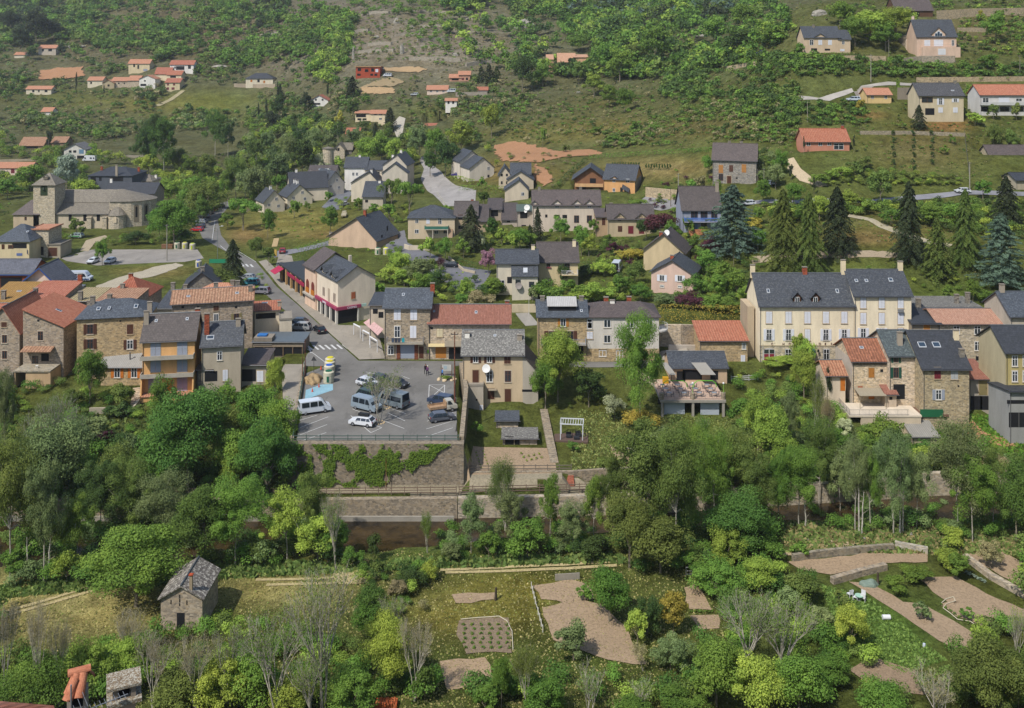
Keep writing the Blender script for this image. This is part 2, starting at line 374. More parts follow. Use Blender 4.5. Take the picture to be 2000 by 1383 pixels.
ST = stone('94887a'); STY = stone('a08e70'); STG = stone('77726a'); STW = stone('a89b89'); STC = stone('aaa08e')
SL = slate('34383f'); SLD = slate('2d3036', '6d6f70', .15); SLB = slate('3a4048', '8c9298', .3); BR = slate('443d3b', '7a7269', .2); BR2 = slate('4b4240', '8a8076', .2); LAU = slate('5c5a56', 'a5a39b', .75); CHU = slate('6a6357', '8a8474', .4)
TO = tiles('955844', 'ad765e', .5, .45); TR = tiles('945543', 'aa7460', .5, .45); TB = tiles('7d5038', 'a58264', .5, .6); TG = tiles('857a5e', 'a89a78', .55, .7); TY = tiles('8a6a3c', 'a07f4c', .5, .6); TP = tiles('a8745a', 'bb8a70'); TF = tiles('7d5244', '94685a', .3, .25); TM = tiles('85604c', 'ac8a70', .55, .6)
# ---- left village
H('stone_house', 'stone house with three small brown windows under an orange tiled gable, at the picture edge', -42, 38, 741, 648, 601, 12, -2, ST, TO, 'e', rf=.6, win='8,634,1,.9,cB;9,662,.9,1.5,b;9,693,.9,1.5,b', short='the stone gable house at the edge')
H('stone_house', 'tall stone house with bright orange tiled roof and vine covered terrace awning', 45, 124, 741, 638, 605, 12, -2, ST, TO, 'e', rf=0, win='79,656,1,1.7,b;75,626,.4,.4,k;69,703,1.2,1.6,b;88,698,1.4,1.4,k;R:.55,7.4,.8,1.2,k;R:.75,4.3,.9,1.3,k', sky=[(.55, .45, 1.1, .6)], ch=[(.98, .95, 1.6, STG)], short='the orange roofed stone house', ex='vine')
H('stone_house', 'honey stone house with blue slate hipped roof and brown shutters', 150, 289, 741, 622, 587, 9, -2, STY, SLB, 'h', yaw=10, hip=.32, win='176,643,1.1,1.8,boB;254,643,1.1,1.8,cB;176,672,1.1,1.8,boB;254,673,1.1,1.7,woB;235,627,.3,.3,k', ch=[(.1, .72, 1.6, STG), (1.0, .2, 1.9, 'c')], sky=[(.27, .4, .7, .8), (.42, .4, .5, .7), (.8, .45, .7, 1)], short='the honey stone house with the slate hipped roof')
H('lean_to', 'low annexe with grey corrugated roof and orange wooden shutters', 194, 282, 758, 716, 683, 5, -3, STY, corr('8d8b86'), 'm', win='229,728,1.1,1.8,woO;262,728,1.1,1.8,woO', ch=[(.6, .35, 1.4, 'p')], cat='annexe', short='the corrugated annexe')
H('apartment_house', 'orange rendered three storey house with two concrete balconies and grey shutters', 278, 380, 776, 665, 615, 7, -3, wl(OR1), BR, 'g', yaw=8, rf=.55, win='304,681,1.7,2.6,cA;356,681,1.7,2.6,cA;304,714,1.7,2.3,cA;356,714,1.7,2.3,cA;301,749,1.9,2.6,cP;331,752,.8,2.2,dO;356,749,1.7,2.6,cP', ch=[(.02, .35, 2.2, 'c'), (.98, .6, 1, 'b')], sky=[(.2, .72, .5, .5), (.8, .75, .5, .5)], short='the orange house with balconies', ex='balc')
H('house', 'grey rendered house with dark slate roof and a pale skylight beside a brick chimney', 394, 470, 770, 675, 631, 7, -3, wl('a79c8a'), SL, 'g', yaw=10, win='429,695,.9,1.6,w;412,735,2.2,1.8,k;440,733,.9,2,cW', ch=[(.1, .25, 3.6, 'b'), (.9, .4, 1.2, 'c')], sky=[(.2, .3, 1.3, .8)], short='the grey house with the skylight')
H('porch_house', 'small porch house with sloping dark roof and open front', 470, 520, 758, 712, 682, 6, -3, wl('a79c8a'), BR, 'm', win='484,733,3.0,2.2,k;508,735,1.2,2,cW', cat='house')
H('shed_roof_porch', 'little lean-to with old roof against the grey house', 385, 415, 768, 722, 702, 4, -3, STG, BR, 'm', win='400,738,.9,1.7,cW', cat='porch')
H('stone_row_house', 'long stone house with faded canal tile roof and mixed windows', 336, 493, 690, 594, 568, 8, -1, ST, TM, 'g', yaw=13, win='357,600,.5,.4,k;387,600,.5,.4,k;422,602,1,1,cB;422,620,.9,1.5,w;461,600,.5,.4,k;462,620,1,1.6,boL', ch=[(.52, .6, 1.2, STG), (.8, .55, 1.3, STG), (.97, .3, 1.2, STG)], sky=[(.19, .45, .7, .5), (.8, .5, .7, .5)], short='the long canal tiled stone house')
H('house', 'low beige house with small orange tiled roof and long dark window', 496, 546, 655, 608, 590, 6, 0, wl(BEI), TO, 'm', yaw=13, win='519,617,4,1.1,k', sky=[(.4, .75, 1.2, .6)], ch=[(1.0, .3, 1, 'c')], short='the low beige house')
H('terrace_block', 'low beige terrace block with parapet beside the street', 546, 570, 664, 626, 626, 6, 0, wl(BEI), wl('8a8378'), 'f', yaw=14, ov=.1, cat='outbuilding')
H('carport', 'long open carport with flat grey roof beside the street corner', 495, 592, 695, 668, 650, 6, -.4, wl('75695c'), metal('6b7376'), 'm', ex='carport', cat='carport', found=False, short='the open carport')
H('slate_outbuilding', 'small blue slate roofed outbuilding behind the orange house', 307, 360, 640, 602, 568, 8, 0, wl(BEI), SL, 'm', ch=[(.15, .9, 2, STG), (.6, .95, 1.4, STG)], cat='outbuilding')
H('stone_barn', 'small rubble stone gabled barn with dark slate roof on the grass edge', 358, 430, 612, 562, 533, 9, 0, STG, SLD, 'e', ch=[(.5, .2, .8, STG)], short='the small rubble barn', cat='barn', yaw=12)
H('tile_roof_house', 'orange tile roof rising behind the long stone house', 376, 468, 640, 578, 553, 7, 0, ST, TP, 'h', hip=.35, ch=[(.75, .5, 1, STG)])
# tile roofs of the old core
H('old_house', 'old house with mustard canal tile roof and one skylight', -30, 57, 660, 590, 552, 10, 0, ST, TY, 'm', sky=[(.5, .5, .9, .6)], ch=[(.37, .1, 1.8, STG)], short='the mustard tiled house')
H('old_house', 'old house with plain red tile roof behind the orange roofs', 41, 118, 660, 586, 550, 10, 0, ST, TR, 'm', ch=[(.25, .2, 1.5, STG), (.95, 1.0, 1.5, 'b')], short='the plain red tiled house')
H('old_house', 'old house with weathered olive canal tile roof', 106, 184, 655, 588, 563, 8, 0, ST, TG, 'm', ch=[(.65, .02, 1.8, STG)])
H('old_house', 'old house with patched orange and brown canal tiles', 184, 262, 655, 588, 564, 8, 0, ST, TM, 'm', ch=[(.35, .1, 1.0, STG)])
H('old_house', 'old house with hipped red brown tiled roof and two chimneys', 198, 276, 640, 586, 541, 12, 0, ST, tiles('8a4c38', 'a06450', .5, .5), 'h', hip=.48, ch=[(.45, .52, .8, 'b'), (.42, .2, 1.3, STG)], short='the hipped red tiled house')
H('old_house', 'low orange tiled house with a large skylight near the mustard roof', -40, 66, 690, 620, 588, 10, -.5, ST, TO, 'm', sky=[(.72, .8, 1.1, .9), (.52, .5, .8, .5)])
H('modern_hall', 'modern village hall with grey roof, blue eaves and pink gable', 41, 111, 630, 553, 522, 7.5, 0, wl(PNK), slate('50525a', '70727a', .1), 'e', rf=.55, short='the village hall with blue eaves', ex='blue', ov=.8)
H('modern_hall', 'long grey roofed wing with dark blue glass front', -30, 62, 600, 533, 507, 8, 0, wl('8f4a30'), slate('50525a', '70727a', .1), 'g', win='22,552,5,2.4,k', ex='blue', short='the long grey roofed wing')
H('town_house', 'cream house with blue slate pyramid roof and a small flag', -14, 57, 512, 471, 438, 13, 0, wl(YEL), SLB, 'h', hip=.45, win='6,482,.8,1.3,cB;21,482,.7,1,boB;38,480,4,1.4,k;38,497,1.6,.7,S', sky=[(.8, .5, .6, .6)], short='the cream house with the pyramid slate roof', ex='flag')
H('stone_tower_house', 'square flat topped stone block beside the cream slate house', 60, 95, 502, 449, 449, 8, 0, STC, TP, 'f', win='77,490,2.4,2.4,k', cat='outbuilding')
H('garage_block', 'flat roofed garage with one brown wooden door', 93, 118, 502, 479, 479, 7, 0, wl('a29884'), wl('7d776c'), 'f', win='103,492,2.5,2.4,dB', cat='garage', ov=.15)
# ---- church group
H('bell_tower', 'square stone bell tower with open arch and stone pyramid roof', 65, 107, 447, 360, 338, 7.5, 0, STC, CHU, 'h', hip=.49, ov=.5, short='the bell tower', ex='belfry', cat='church tower')
H('presbytery', 'plain cream house with brown hipped roof beside the church', 26, 76, 447, 418, 391, 9, 0, wl('b8a68c'), BR2, 'h', hip=.45, win='50,427,.7,1.1,b;46,445,1,1,b;57,445,.8,1,cB', ch=[(.75, .5, .9, 'p')], short='the presbytery')
H('porch_house', 'small stone porch with sloping brown roof between presbytery and church', 88, 122, 444, 424, 405, 6, 0, STC, BR2, 'm', win='96,438,.8,1.4,k;107,438,1.2,1.4,boY')
H('church_nave', 'long stone church with two tiers of stone slate roof', 100, 211, 446, 417, 396, 5, 0, render_('b8aa94'), CHU, 'm', win='137,425,1.0,2.2,k;166,425,1.1,2.3,k;192,425,1.1,2.3,k', ex='nave', cat='church', short='the church nave')
# ---- houses behind the church
H('villa', 'large dark villa with broad hipped slate roof behind the church', 172, 258, 395, 343, 326, 15, 0, wl('565a62'), SLD, 'h', hip=.35, win='196,350,1,1.4,k;228,350,5,1.6,k;182,350,2,1.6,k', ch=[(.2, .3, 1.6, 'b'), (.65, 0, 4, 'c'), (.95, .6, 1.8, 'b')], short='the large dark villa')
H('annexe', 'small hipped slate roofed annexe beside the dark villa', 250, 296, 388, 354, 341, 10, 0, wl(PNK), CHU, 'h', hip=.3, ch=[(.95, .6, 1.4, WHT)], cat='annexe')
H('long_house', 'long low house with dark slate roof right behind the church apse', 206, 301, 425, 378, 357, 10, 0, wl('9a8c7c'), SLD, 'g', win='285,387,1,1.4,k', ch=[(.0, .5, 1.4, WHT)])
H('roadside_house', 'long pink tiled house with red doors beside the far road', -10, 60, 345, 328, 317, 8, 1, wl(PNK), TP, 'g', win='25,334,1.6,2,cR;37,334,1.4,1.8,cR', short='the pink tiled roadside house')
# ---- centre left housing estate
H('estate_house', 'pale gabled estate house at the top of the lawn with three windows', 515, 556, 418, 395, 372, 9, .8, wl(BEI), SL, 'e', yaw=32, win='R:9,9,1,1,k', ch=[(.5, .45, 1.0, WHT)], short='the first gabled estate house', ex='w3')
H('estate_house', 'cream gabled estate house with white framed windows beside the lawn', 561, 610, 403, 385, 361, 10, 2.6, wl(CR2), SL, 'e', yaw=30, ch=[(.5, .3, 1.2, WHT), (.5, .6, 1.2, WHT)], ex='w3', short='the second gabled estate house')
H('estate_house', 'grey white gabled estate house above the parking court', 637, 672, 382, 358, 335, 12, 4.5, wl('b5aea2'), SL, 'e', yaw=36, ch=[(.55, .5, 1.0, WHT)], ex='w3', short='the third gabled estate house')
H('estate_house', 'slate roofed estate house tucked behind the cream gable', 567, 640, 395, 368, 337, 12, 3, wl(BEI), SLD, 'g', yaw=18, ch=[(.2, .5, 1.0, WHT), (.6, .6, 1.0, WHT)])
H('estate_house', 'brown roofed house with two bright skylights behind the estate', 602, 655, 360, 340, 323, 10, 5, wl(BEI), BR, 'g', sky=[(.38, .5, .8, .7), (.62, .5, .8, .7)])
H('estate_house', 'white estate house with curved slate eave and twin windows', 673, 716, 372, 327, 307, 10, 5, wl(WHT), SL, 'g', win='690,340,.9,1.3,w;697,340,.9,1.3,w', ch=[(.6, .5, .7, WHT)], short='the white house with the curved eave')
H('estate_house', 'low slate roofed link between two pale estate houses', 713, 752, 370, 331, 314, 9, 5.5, wl(BEI), SL, 'g', win='738,340,1.4,1.6,k')
H('estate_house', 'tall pale gabled house with dark slate roof and two chimneys', 748, 794, 368, 322, 302, 12, 6.5, wl('bdb4a4'), SL, 'e', rf=.6, yaw=-8, ch=[(.3, .35, 1.3, WHT), (.6, .5, 1.0, WHT)], short='the tall pale gabled house')
H('estate_house', 'lower pale gabled wing in front of the tall gable', 746, 796, 378, 338, 319, 5, 6, wl('bdb4a4'), SL, 'e', cat='wing')
H('estate_house', 'broad low gable with grey verges above the parking court', 686, 740, 392, 357, 336, 11, 4.5, wl(BEI), SLD, 'e', rf=.65, ch=[(.7, .2, 1.0, WHT)])
H('estate_house', 'small house with steep slate roof behind the playground trees', 708, 748, 408, 384, 355, 8, 4, wl('b5ab98'), SL, 'm', win='716,393,1,.9,k', ch=[(.7, .9, .8, WHT)])
H('salmon_building', 'large salmon gabled building with plain windowless wall and dark roof', 642, 735, 480, 461, 426, 13, .6, wl(SAL), SL, 'e', yaw=-22, rf=.6, win='R:.25,3,.9,1.6,k;R:.5,5.2,.9,1.4,k', ch=[(.6, .35, 1.6, 'b'), (.02, .05, .7, 'c')], short='the salmon gabled building', ov=.6, cat='building')
# ---- shop group
H('shop_building', 'cream shop house with pillared arcade, burgundy fascia and slate roof', 660, 733, 633, 549, 520, 12.5, 0, wl('cfc2ae'), SL, 'e', yaw=32, win='690,577,.9,1.4,cT', ex='shop', short='the pillared shop', cat='shop', sky=[])
H('flat_roof_restaurant', 'flat roofed cafe with burgundy awnings and sandstone pillars', 604, 650, 588, 556, 556, 25, 0, wl('6e5a48'), slate('2c2f32', '50575a', .3), 'f', yaw=29, ex='cafe', cat='cafe', short='the cafe with burgundy awnings')
H('bakery_wing', 'low hipped wing with slate roof behind a pink striped awning', 722, 752, 660, 596, 572, 9, 0, wl('b7ab98'), SL, 'm', win='733,608,1,1,k;744,615,1,1.2,k', cat='wing')
H('corner_house', 'grey stone corner house with white shutters, balcony and blue garage door', 751, 840, 702, 600, 565, 8, 0, stone('8f8474'), SLB, 'g', win='776,614,1.3,2.1,cW;808,614,1.3,2.1,cW;776,648,1.1,2.2,w;807,648,1.2,2.3,cW;793,686,3.7,2.7,gA;763,684,1.1,1.7,w;823,688,.9,2.3,dB', sky=[(.38, .65, .5, .6)], ch=[(1.02, .45, 1.4, 'b')], short='the corner house with the garage', ex='cornerb')
H('tile_house', 'long low stone house with brown tiled roof and wooden garage door', 838, 995, 702, 631, 596, 8, 0, STW, TF, 'g', win='859,650,1.1,1.5,cC;861,688,2,2.2,dY;893,690,3.2,2.2,k;843,641,.5,.4,k', sky=[(.58, .55, .5, .6), (.05, .6, .4, .4)], ch=[(.97, .6, 1.0, 'b')], short='the long brown tiled house', ex='tileb')
H('village_house', 'tall cream house with rough stone slab roof and brown shutters above the garden', 904, 1021, 789, 692, 646, 9, -3.6, wl('bda98c'), LAU, 'g', win='929,701,.9,1.3,woB;956,701,.9,1.3,woB;991,702,1.1,1.5,cB;929,735,1.1,2.2,dB;956,735,1.1,2,wX;992,735,1.1,2,b;959,769,1.2,1.9,dB;992,773,1.1,2.4,dB', ch=[(.06, .35, .8, WHT), (.95, .3, .8, 'c')], sky=[(.53, .75, .5, .4)], short='the slab roofed house', ex='dish')
H('side_annexe', 'narrow rendered annexe with dark sloping roof beside the slab roofed house', 1021, 1051, 789, 728, 693, 8, -3.6, wl('a59d90'), BR, 'e', rf=0, win='1033,763,2.4,.4,k', cat='annexe')
H('terrace_annexe', 'small rendered terrace block with a door on top', 907, 944, 806, 755, 755, 5, -4.6, wl('a79e90'), wl('8a8378'), 'f', win='931,781,.3,.3,k;940,800,.6,1.7,cW', cat='terrace', ov=.05)
H('stone_house', 'stone house with slate roof, long roof vent and ochre shutters', 1051, 1146, 706, 618, 588, 8, 0, STY, SLB, 'g', win='1100,630,1.0,1.5,woY;1080,655,1.6,1.6,boB;1114,655,1.2,1.6,boB;1128,690,2.2,3,k;1152,633,1,1.9,wR;1152,655,1.1,1.3,cW', ch=[(.1, .5, .8, STG), (.92, .5, .8, STG)], sky=[(.9, .3, .5, .6)], ex='dormerflat', short='the ochre shuttered stone house')
H('white_house', 'white three storey house with brown hipped roof and curved corner balcony', 1147, 1287, 706, 618, 590, 9, 0, wl('c3bdb3'), BR2, 'h', hip=.22, win='1186,632,1.3,1.5,w;1231,632,1.3,1.5,w;1269,632,1,1.5,w;1186,662,1.3,1.5,w;1231,662,1.3,1.5,w;1177,690,1.4,1.2,w;1210,697,1.3,2.4,w;1152,632,.9,1.9,wR', ch=[(.3, .6, .9, 'b'), (.63, .6, 1.0, 'b'), (.38, .45, .5, WHT)], short='the white house with the curved balcony', ex='band')
H('stone_house', 'low stone building with bright orange tiled roof and no windows', 1367, 1460, 706, 665, 628, 7, 0, STY, TO, 'm', win='1453,676,.7,1.2,w;1451,702,.8,1.6,cW', short='the low orange tiled stone building')
H('terrace_restaurant', 'low restaurant with dark slate roof behind a wide dining terrace', 1310, 1420, 745, 718, 688, 7, -1, wl('b89f84'), SL, 'g', win='1352,732,3.5,1.8,k;1330,735,1.6,1.8,k;1395,733,1.4,1.6,k', ov=.3, short='the terrace restaurant', cat='restaurant')
# ---- hotel
_c1 = (1502, 1540, 1577, 1613, 1649); _c2 = (1686, 1722, 1759)
_hw = ';'.join('%d,620,1.15,2.2,cW' % a for a in _c1)+';'+';'.join('%d,654,1.0,2.1,%s' % (a, 'cW' if a == 1577 else 'woW') for a in _c1)+';1539.5,693,1.1,2.2,w;1614,693,1.1,2.2,w;1577,698,1.2,2.2,k'
H('hotel', 'large cream hotel with grey slate roof, two brown dormers and white shutters', 1484, 1668, 707, 596, 535, 10, 0, wl('dccfb4'), SL, 'g', win=_hw, ch=[(.0, .55, 2.0, CR), (.56, .5, 1.2, 'b'), (.98, .5, 2.6, CR)], sky=[(.12, .42, .55, .8), (.86, .42, .55, .8)], short='the cream hotel', ex='hotel', cat='hotel', ov=.35)
H('hotel_wing', 'taller cream hotel wing with three skylights and closed white shutters', 1669, 1780, 707, 577, 528, 10, 0, wl('dccfb4'), SL, 'g', win=';'.join('%d,591,1.1,2.1,cW;%d,622,1.1,2.1,cW' % (a, a) for a in _c2)+';1686,652,1.0,2.1,woW;1722,652,1.0,2.1,woW;1759,652,1,2.1,cW', ch=[(.99, .5, 1.6, CR)], sky=[(.12, .55, .6, .6), (.3, .55, .6, .6), (.74, .58, .8, .8)], short='the taller hotel wing', cat='hotel', ov=.35, found=True, ex='band2')
H('low_house', 'low house with dark slate roof wedged beside the hotel wing', 1781, 1836, 712, 632, 594, 9, 0, wl('8a8070'), SLD, 'm', win='1810,640,1.2,1.2,dY', ch=[(.8, .8, 1.6, STG)])
H('stone_house', 'long stone house with salmon tiled roof and white framed windows', 1833, 1977, 712, 632, 604, 9, 0, STC, tiles('98705e', 'ae8a76', .35, .3), 'g', win='1868,645,1.2,1.6,w;1909,645,1.2,1.6,w;1909,676,1.1,1.7,w;1868,676,1.1,1.7,w;1945,645,1.2,1.6,w;1911,700,1,.8,k', short='the salmon tiled stone house')
H('stone_house', 'tall grey gabled house with slate roof at the edge of the village', 1974, 2070, 712, 617, 571, 10, 1, wl('aba293'), SLB, 'g', ch=[(.1, .5, 1.4, 'c')], sky=[])
H('ruined_shed', 'collapsed grey slab roof on the slope above the tiled house', 1795, 1915, 640, 600, 580, 8, 3, STG, LAU, 'm', ch=[(.7, .3, 1.8, STG), (.88, .3, 2.2, STG)], cat='shed')
# ---- lower right group
H('pink_house', 'narrow rendered house with mottled canal tile roof and stone cornice', 1665, 1737, 790, 704, 662, 9, -3.4, stone('b8a890'), tiles('6e4a3a', 'a06c54', .5, .55), 'g', win='1702,728,1,1.7,dY;1722,724,.5,.5,k;1680,763,.8,1.6,cT;1702,769,1,1.9,dO', sky=[(.38, .55, .7, .5)], ex='leftw', short='the mottled tile roof house')
H('small_house', 'tiny pale house with canal tiles and one ochre shutter', 1614, 1651, 790, 732, 705, 6, -3.4, wl('c8b8a2'), tiles('8c5a44', 'b08468', .5, .6), 'g', win='1646,751,.8,2.2,dO', short='the tiny pale house')
H('tiled_lean_to', 'small lean-to with steep red tiles beside the mottled roof house', 1729, 1751, 803, 769, 738, 4, -3.8, wl('b8a894'), TF, 'm', win='1740,778,.5,.5,k', cat='lean-to')
H('shuttered_house', 'pale stone house with slate roof, green shutters and stone chimney', 1737, 1790, 800, 694, 646, 10, -3.8, stone('b3a592'), slate('3c4446', '7f8884', .5), 'g', win='1750,702,.8,1.1,boG;1750,728,.9,1.8,boG;1756,765,2,2.6,k', ch=[(.55, .2, 2.2, 'c'), (.4, .9, .4, 'b')], short='the green shuttered house')
H('tall_stone_house', 'tall ochre flecked stone house with dark slate roof and two white skylights', 1803, 1893, 840, 719, 647, 13, -6, stone('9a8e76'), SLD, 'g', win='1831,729,1.1,1.9,cR;1864,730,1.2,1.9,cG2;1833,771,1,1.7,woA;1872,754,.3,.3,k;1846,815,.5,.8,k', sky=[(.18, .6, 1.3, 1.1), (.5, .6, 1.3, 1.1)], ch=[(1.0, .38, 1.6, CR), (.95, .15, 1.2, STG)], short='the tall flecked stone house')
H('corrugated_shed', 'shed with long grey corrugated roof below the terraces', 1782, 1834, 867, 853, 808, 6.5, -6.6, STW, corr('86837c'), 'm', cat='shed', short='the corrugated shed', ov=.3)
H('stilt_house', 'small house on stilts with red brown tiles and grey wall', 1893, 1938, 800, 740, 703, 7, -3.4, wl('9c968b'), TF, 'm', win='1920,757,1.4,2.6,dL;1907,787,2,2.4,k;1928,787,2.4,2.4,k', short='the stilt house')
H('yellow_house', 'tall olive yellow house with cream gable and dark slate roof at the picture edge', 1965, 2075, 835, 687, 637, 9.5, -4.2, wl('a89a68'), SLD, 'g', win='1982,705,.9,1.8,w;1982,735,.9,1.8,w;2003,705,.9,1.8,w;2003,735,.9,1.8,w', ex='leftw2', short='the olive yellow house')
H('grey_lean_to', 'low grey garage with sloping slate roof beside the yellow house', 1972, 2060, 865, 765, 748, 7, -5, wl('8f8f8c'), SLD, 'm', win='1986,785,3.2,.6,k;1980,820,1.6,2.4,k;2000,820,1.6,2.4,k', cat='garage')
H('garden_hut', 'small stone hut with slate roof behind the vegetable plot', 969, 1012, 836, 821, 804, 3.6, -4.4, STW, SLB, 'm', cat='hut', short='the slate garden hut')
H('ruined_lean_to', 'ruined stone lean-to with broken slab roof', 982, 1049, 868, 856, 837, 4, -4.8, ST, LAU, 'm', win='995,862,1.4,1.6,k;1010,863,.8,1.4,k', cat='ruin', short='the ruined lean-to')
H('river_barn', 'small stone barn with lichen spotted slab roof in the riverside meadow', 314, 395, 1230, 1168, 1145, 6, -8, stone('94897a'), slate('5a544e', 'b9b4a8', 1.0), 'e', rf=.5, win='353,1213,.9,1.9,k;334,1176,.12,.5,k;351,1165,.12,.4,k;351,1173,.12,.4,k;351,1181,.12,.3,k;365,1177,.12,.5,k', ch=[(.72, .03, 1.7, 's')], cat='barn', short='the riverside barn', ov=.3)
# ---- centre and right
H('hillside_house', 'cream house with slate hipped roof, green balcony and outside stairs', 797, 888, 467, 425, 401, 11, 2.2, wl('bfae94'), SL, 'h', hip=.45, win='814,432,1,1.2,w;836,432,1,1.6,cW;859,432,1.1,1.8,w;814,452,1.2,1.2,w;852,452,1.2,1.6,w;870,450,1.2,1.8,b', ex='gbalc', short='the green balcony house')
H('estate_house', 'brown roofed house between the cream house and a tall pine', 888, 932, 462, 422, 394, 9, 2.4, wl('a8957a'), BR, 'g', win='899,424,1.4,1.4,b;901,444,1.8,1,k', ch=[(.75, .6, 1.2, 'b')])
H('estate_house', 'low brown roofed wing partly hidden by the tall pine', 932, 953, 462, 432, 400, 8, 2.6, wl('a8957a'), BR, 'm')
H('estate_house', 'open brown roofed loggia house beside the terrace block', 953, 980, 440, 409, 388, 8, 4.5, wl('9d8f7e'), BR, 'm', win='966,416,2.2,2,k')
H('estate_house', 'grey walled house with steep brown roof and small dark window', 980, 1010, 447, 429, 397, 9, 4, wl('a79c8e'), BR, 'm', win='993,432,1,.7,k')
H('estate_house', 'flat green roofed terrace block with large satellite dish', 1010, 1040, 450, 413, 400, 8, 4, wl('a79c8e'), slate('4a564e', '6a766e', .1), 'm', win='1023,420,2.2,2,k;1023,444,1.4,1.4,k', ex='dish2')
H('stepped_house', 'rear stepped house with cream gable and blue slate roof', 974, 999, 366, 343, 326, 9, 11.6, wl('b9ac96'), SL, 'e', rf=.45, win='980,342,.7,.9,k;990,342,.7,.9,k;980,357,.6,1,k;990,357,.6,1,k')
H('stepped_house', 'slate roofed block behind the stepped gables', 998, 1036, 366, 340, 319, 9, 11.6, wl('9a8f80'), SL, 'g')
H('stepped_house', 'second stepped gable house with slate roof', 991, 1042, 378, 351, 335, 9, 10.2, wl('b9ac96'), SL, 'e', rf=.5)
H('stepped_house', 'front stepped gable house with one white window', 986, 1032, 402, 371, 352, 8, 8, wl('c0b39e'), SL, 'e', rf=.6, win='1021,379,1,1.2,w', ex='none', short='the stepped gable houses')
H('stepped_house', 'small low front gable of the stepped houses', 983, 1018, 404, 394, 381, 4, 7.6, wl('c0b39e'), BR, 'e')
H('estate_house', 'rear pale gabled house beside the estate road', 898, 945, 345, 316, 295, 10, 10.5, wl('c0b7a8'), SL, 'e', yaw=22, rf=.5)
H('estate_house', 'front pale gabled house with one large window beside the estate road', 917, 965, 354, 329, 308, 10, 10, wl('c0b7a8'), SL, 'e', yaw=22, rf=.55, win='954,329,1,1.3,w;954,344,.8,1,k', short='the twin pale gables')
H('terrace_row', 'long white terrace with grey roof and three pointed dormer gables', 1041, 1173, 452, 400, 372, 9, 5, wl('c3b5a4'), BR2, 'g', win='1088,402,1.2,1.2,w;1127,402,1.2,1.2,w;1151,402,1.2,1.2,w;1088,423,1.6,1,k;1103,423,1.4,1,k;1126,428,1.5,2.2,b;1151,428,1.5,2.2,b;1067,422,.7,.9,k;1126,446,1.4,1.2,k', ex='gables', ch=[(.1, .5, .8, STG), (.72, .52, 1, STG)], short='the white terrace with dormer gables')
H('link_house', 'low link house with small brown roof between two terraces', 1164, 1189, 458, 424, 408, 7, 6, wl('a48d70'), BR2, 'm', win='1179,433,1,2,dB')
H('beige_house', 'beige house with brown roof and two pointed dormer gables', 1188, 1277, 462, 427, 400, 8, 6, wl('b2a184'), BR, 'g', win='1210,427,1,1.4,b;1252,428,1,1.5,b;1211,447,1.2,1.6,cB;1232,449,1.5,2.2,dR;1253,449,1.5,2.2,dR', ex='gables2', ch=[(.1, .6, .9, STG)], short='the beige house with two dormer gables')
H('orange_house', 'modern apricot house with slate roof, turret and gabled garage end', 1179, 1240, 381, 349, 321, 12, 11, wl('c99a68'), SL, 'g', yaw=-18, win='1199,352,1,1.3,w;1226,353,1.2,1.2,w;1199,371,.9,1.2,w;1214,371,.9,1.6,k;R:.6,1.3,2.2,2.3,gA;R:.75,5,.7,1.2,w', short='the apricot house', ex='turret')
H('orange_house', 'brown timber gabled wing of the apricot house with balcony', 1122, 1184, 378, 348, 327, 12, 11, wl('7d5a42'), SL, 'e', ov=1.0, yaw=-6, win='1158,353,2,1.6,k;1140,368,1.4,2.4,k;1160,373,2.4,1.8,k', ex='mbalc', short='the timber gabled wing')
H('stone_house', 'square grey stone house with brown roof, two chimneys and arched stair door', 1392, 1477, 357, 311, 280, 10, 19.5, stone('84807a'), BR2, 'g', yaw=-16, win='1408,330,1.3,2.4,cO2;1428,329,1.1,1.9,cB;1453,329,1.3,2.4,cO2;1408,346,1.3,2,b;1424,351,1.2,2.2,dB;1439,348,.5,.5,k', ch=[(.36, .55, 1.0, STG), (.64, .55, 1.0, STG)], short='the grey stone house with two chimneys')
H('blue_house', 'grey blue house with brown roof and long blue balcony', 1333, 1408, 447, 409, 365, 10, 12, wl('8d92a0'), BR, 'g', win='1356,420,1.8,2.2,b;1375,420,1.8,2.2,b;1395,420,1.6,2.2,b;1375,441,1.6,1.8,b;1358,441,1.2,1.8,cX', ch=[(.98, .4, 2.4, 'c')], ex='bbalc', short='the blue balcony house')
H('modern_house', 'cream house with two slate roof levels and a skylight', 970, 1050, 576, 514, 488, 9, 1.5, wl('c0b8a6'), SL, 'g', win='996,547,1.3,1.5,k;1027,552,1.2,1.2,k;979,556,1.6,2.2,w', sky=[], ex='lower', ch=[(.9, .5, 1.0, CR)], short='the twin level slate house')
H('brown_roof_house', 'cream house with brown roof, balcony and red flowers', 1051, 1129, 560, 511, 474, 10, 2, wl('c2b18c'), BR, 'g', win='1071,518,.9,1.1,b;1108,518,1.2,1.8,b', ch=[(.93, .4, 1.4, CR)], ex='balc1', short='the cream house with the balcony')
H('gable_house', 'plain cream gabled house with brown roof and white satellite dish', 1257, 1336, 532, 487, 457, 9, 4, wl('bba987'), BR, 'e', yaw=-20, rf=.5, ch=[(.42, .1, .8, 'b')], ex='dish3', short='the plain cream gabled house', ov=.6)
H('pink_gable_house', 'pink gabled house with dark roof and two white shuttered windows', 1272, 1354, 572, 530, 509, 9, 3, wl('c4a99a'), SL, 'e', yaw=-20, win='1293,543,1.1,1.4,woW;1328,544,1.1,1.4,woW;1293,559,.9,.5,w;1328,560,.9,.5,w', short='the pink gabled house', ov=.5, ch=[(.45, .3, .8, 'b')])
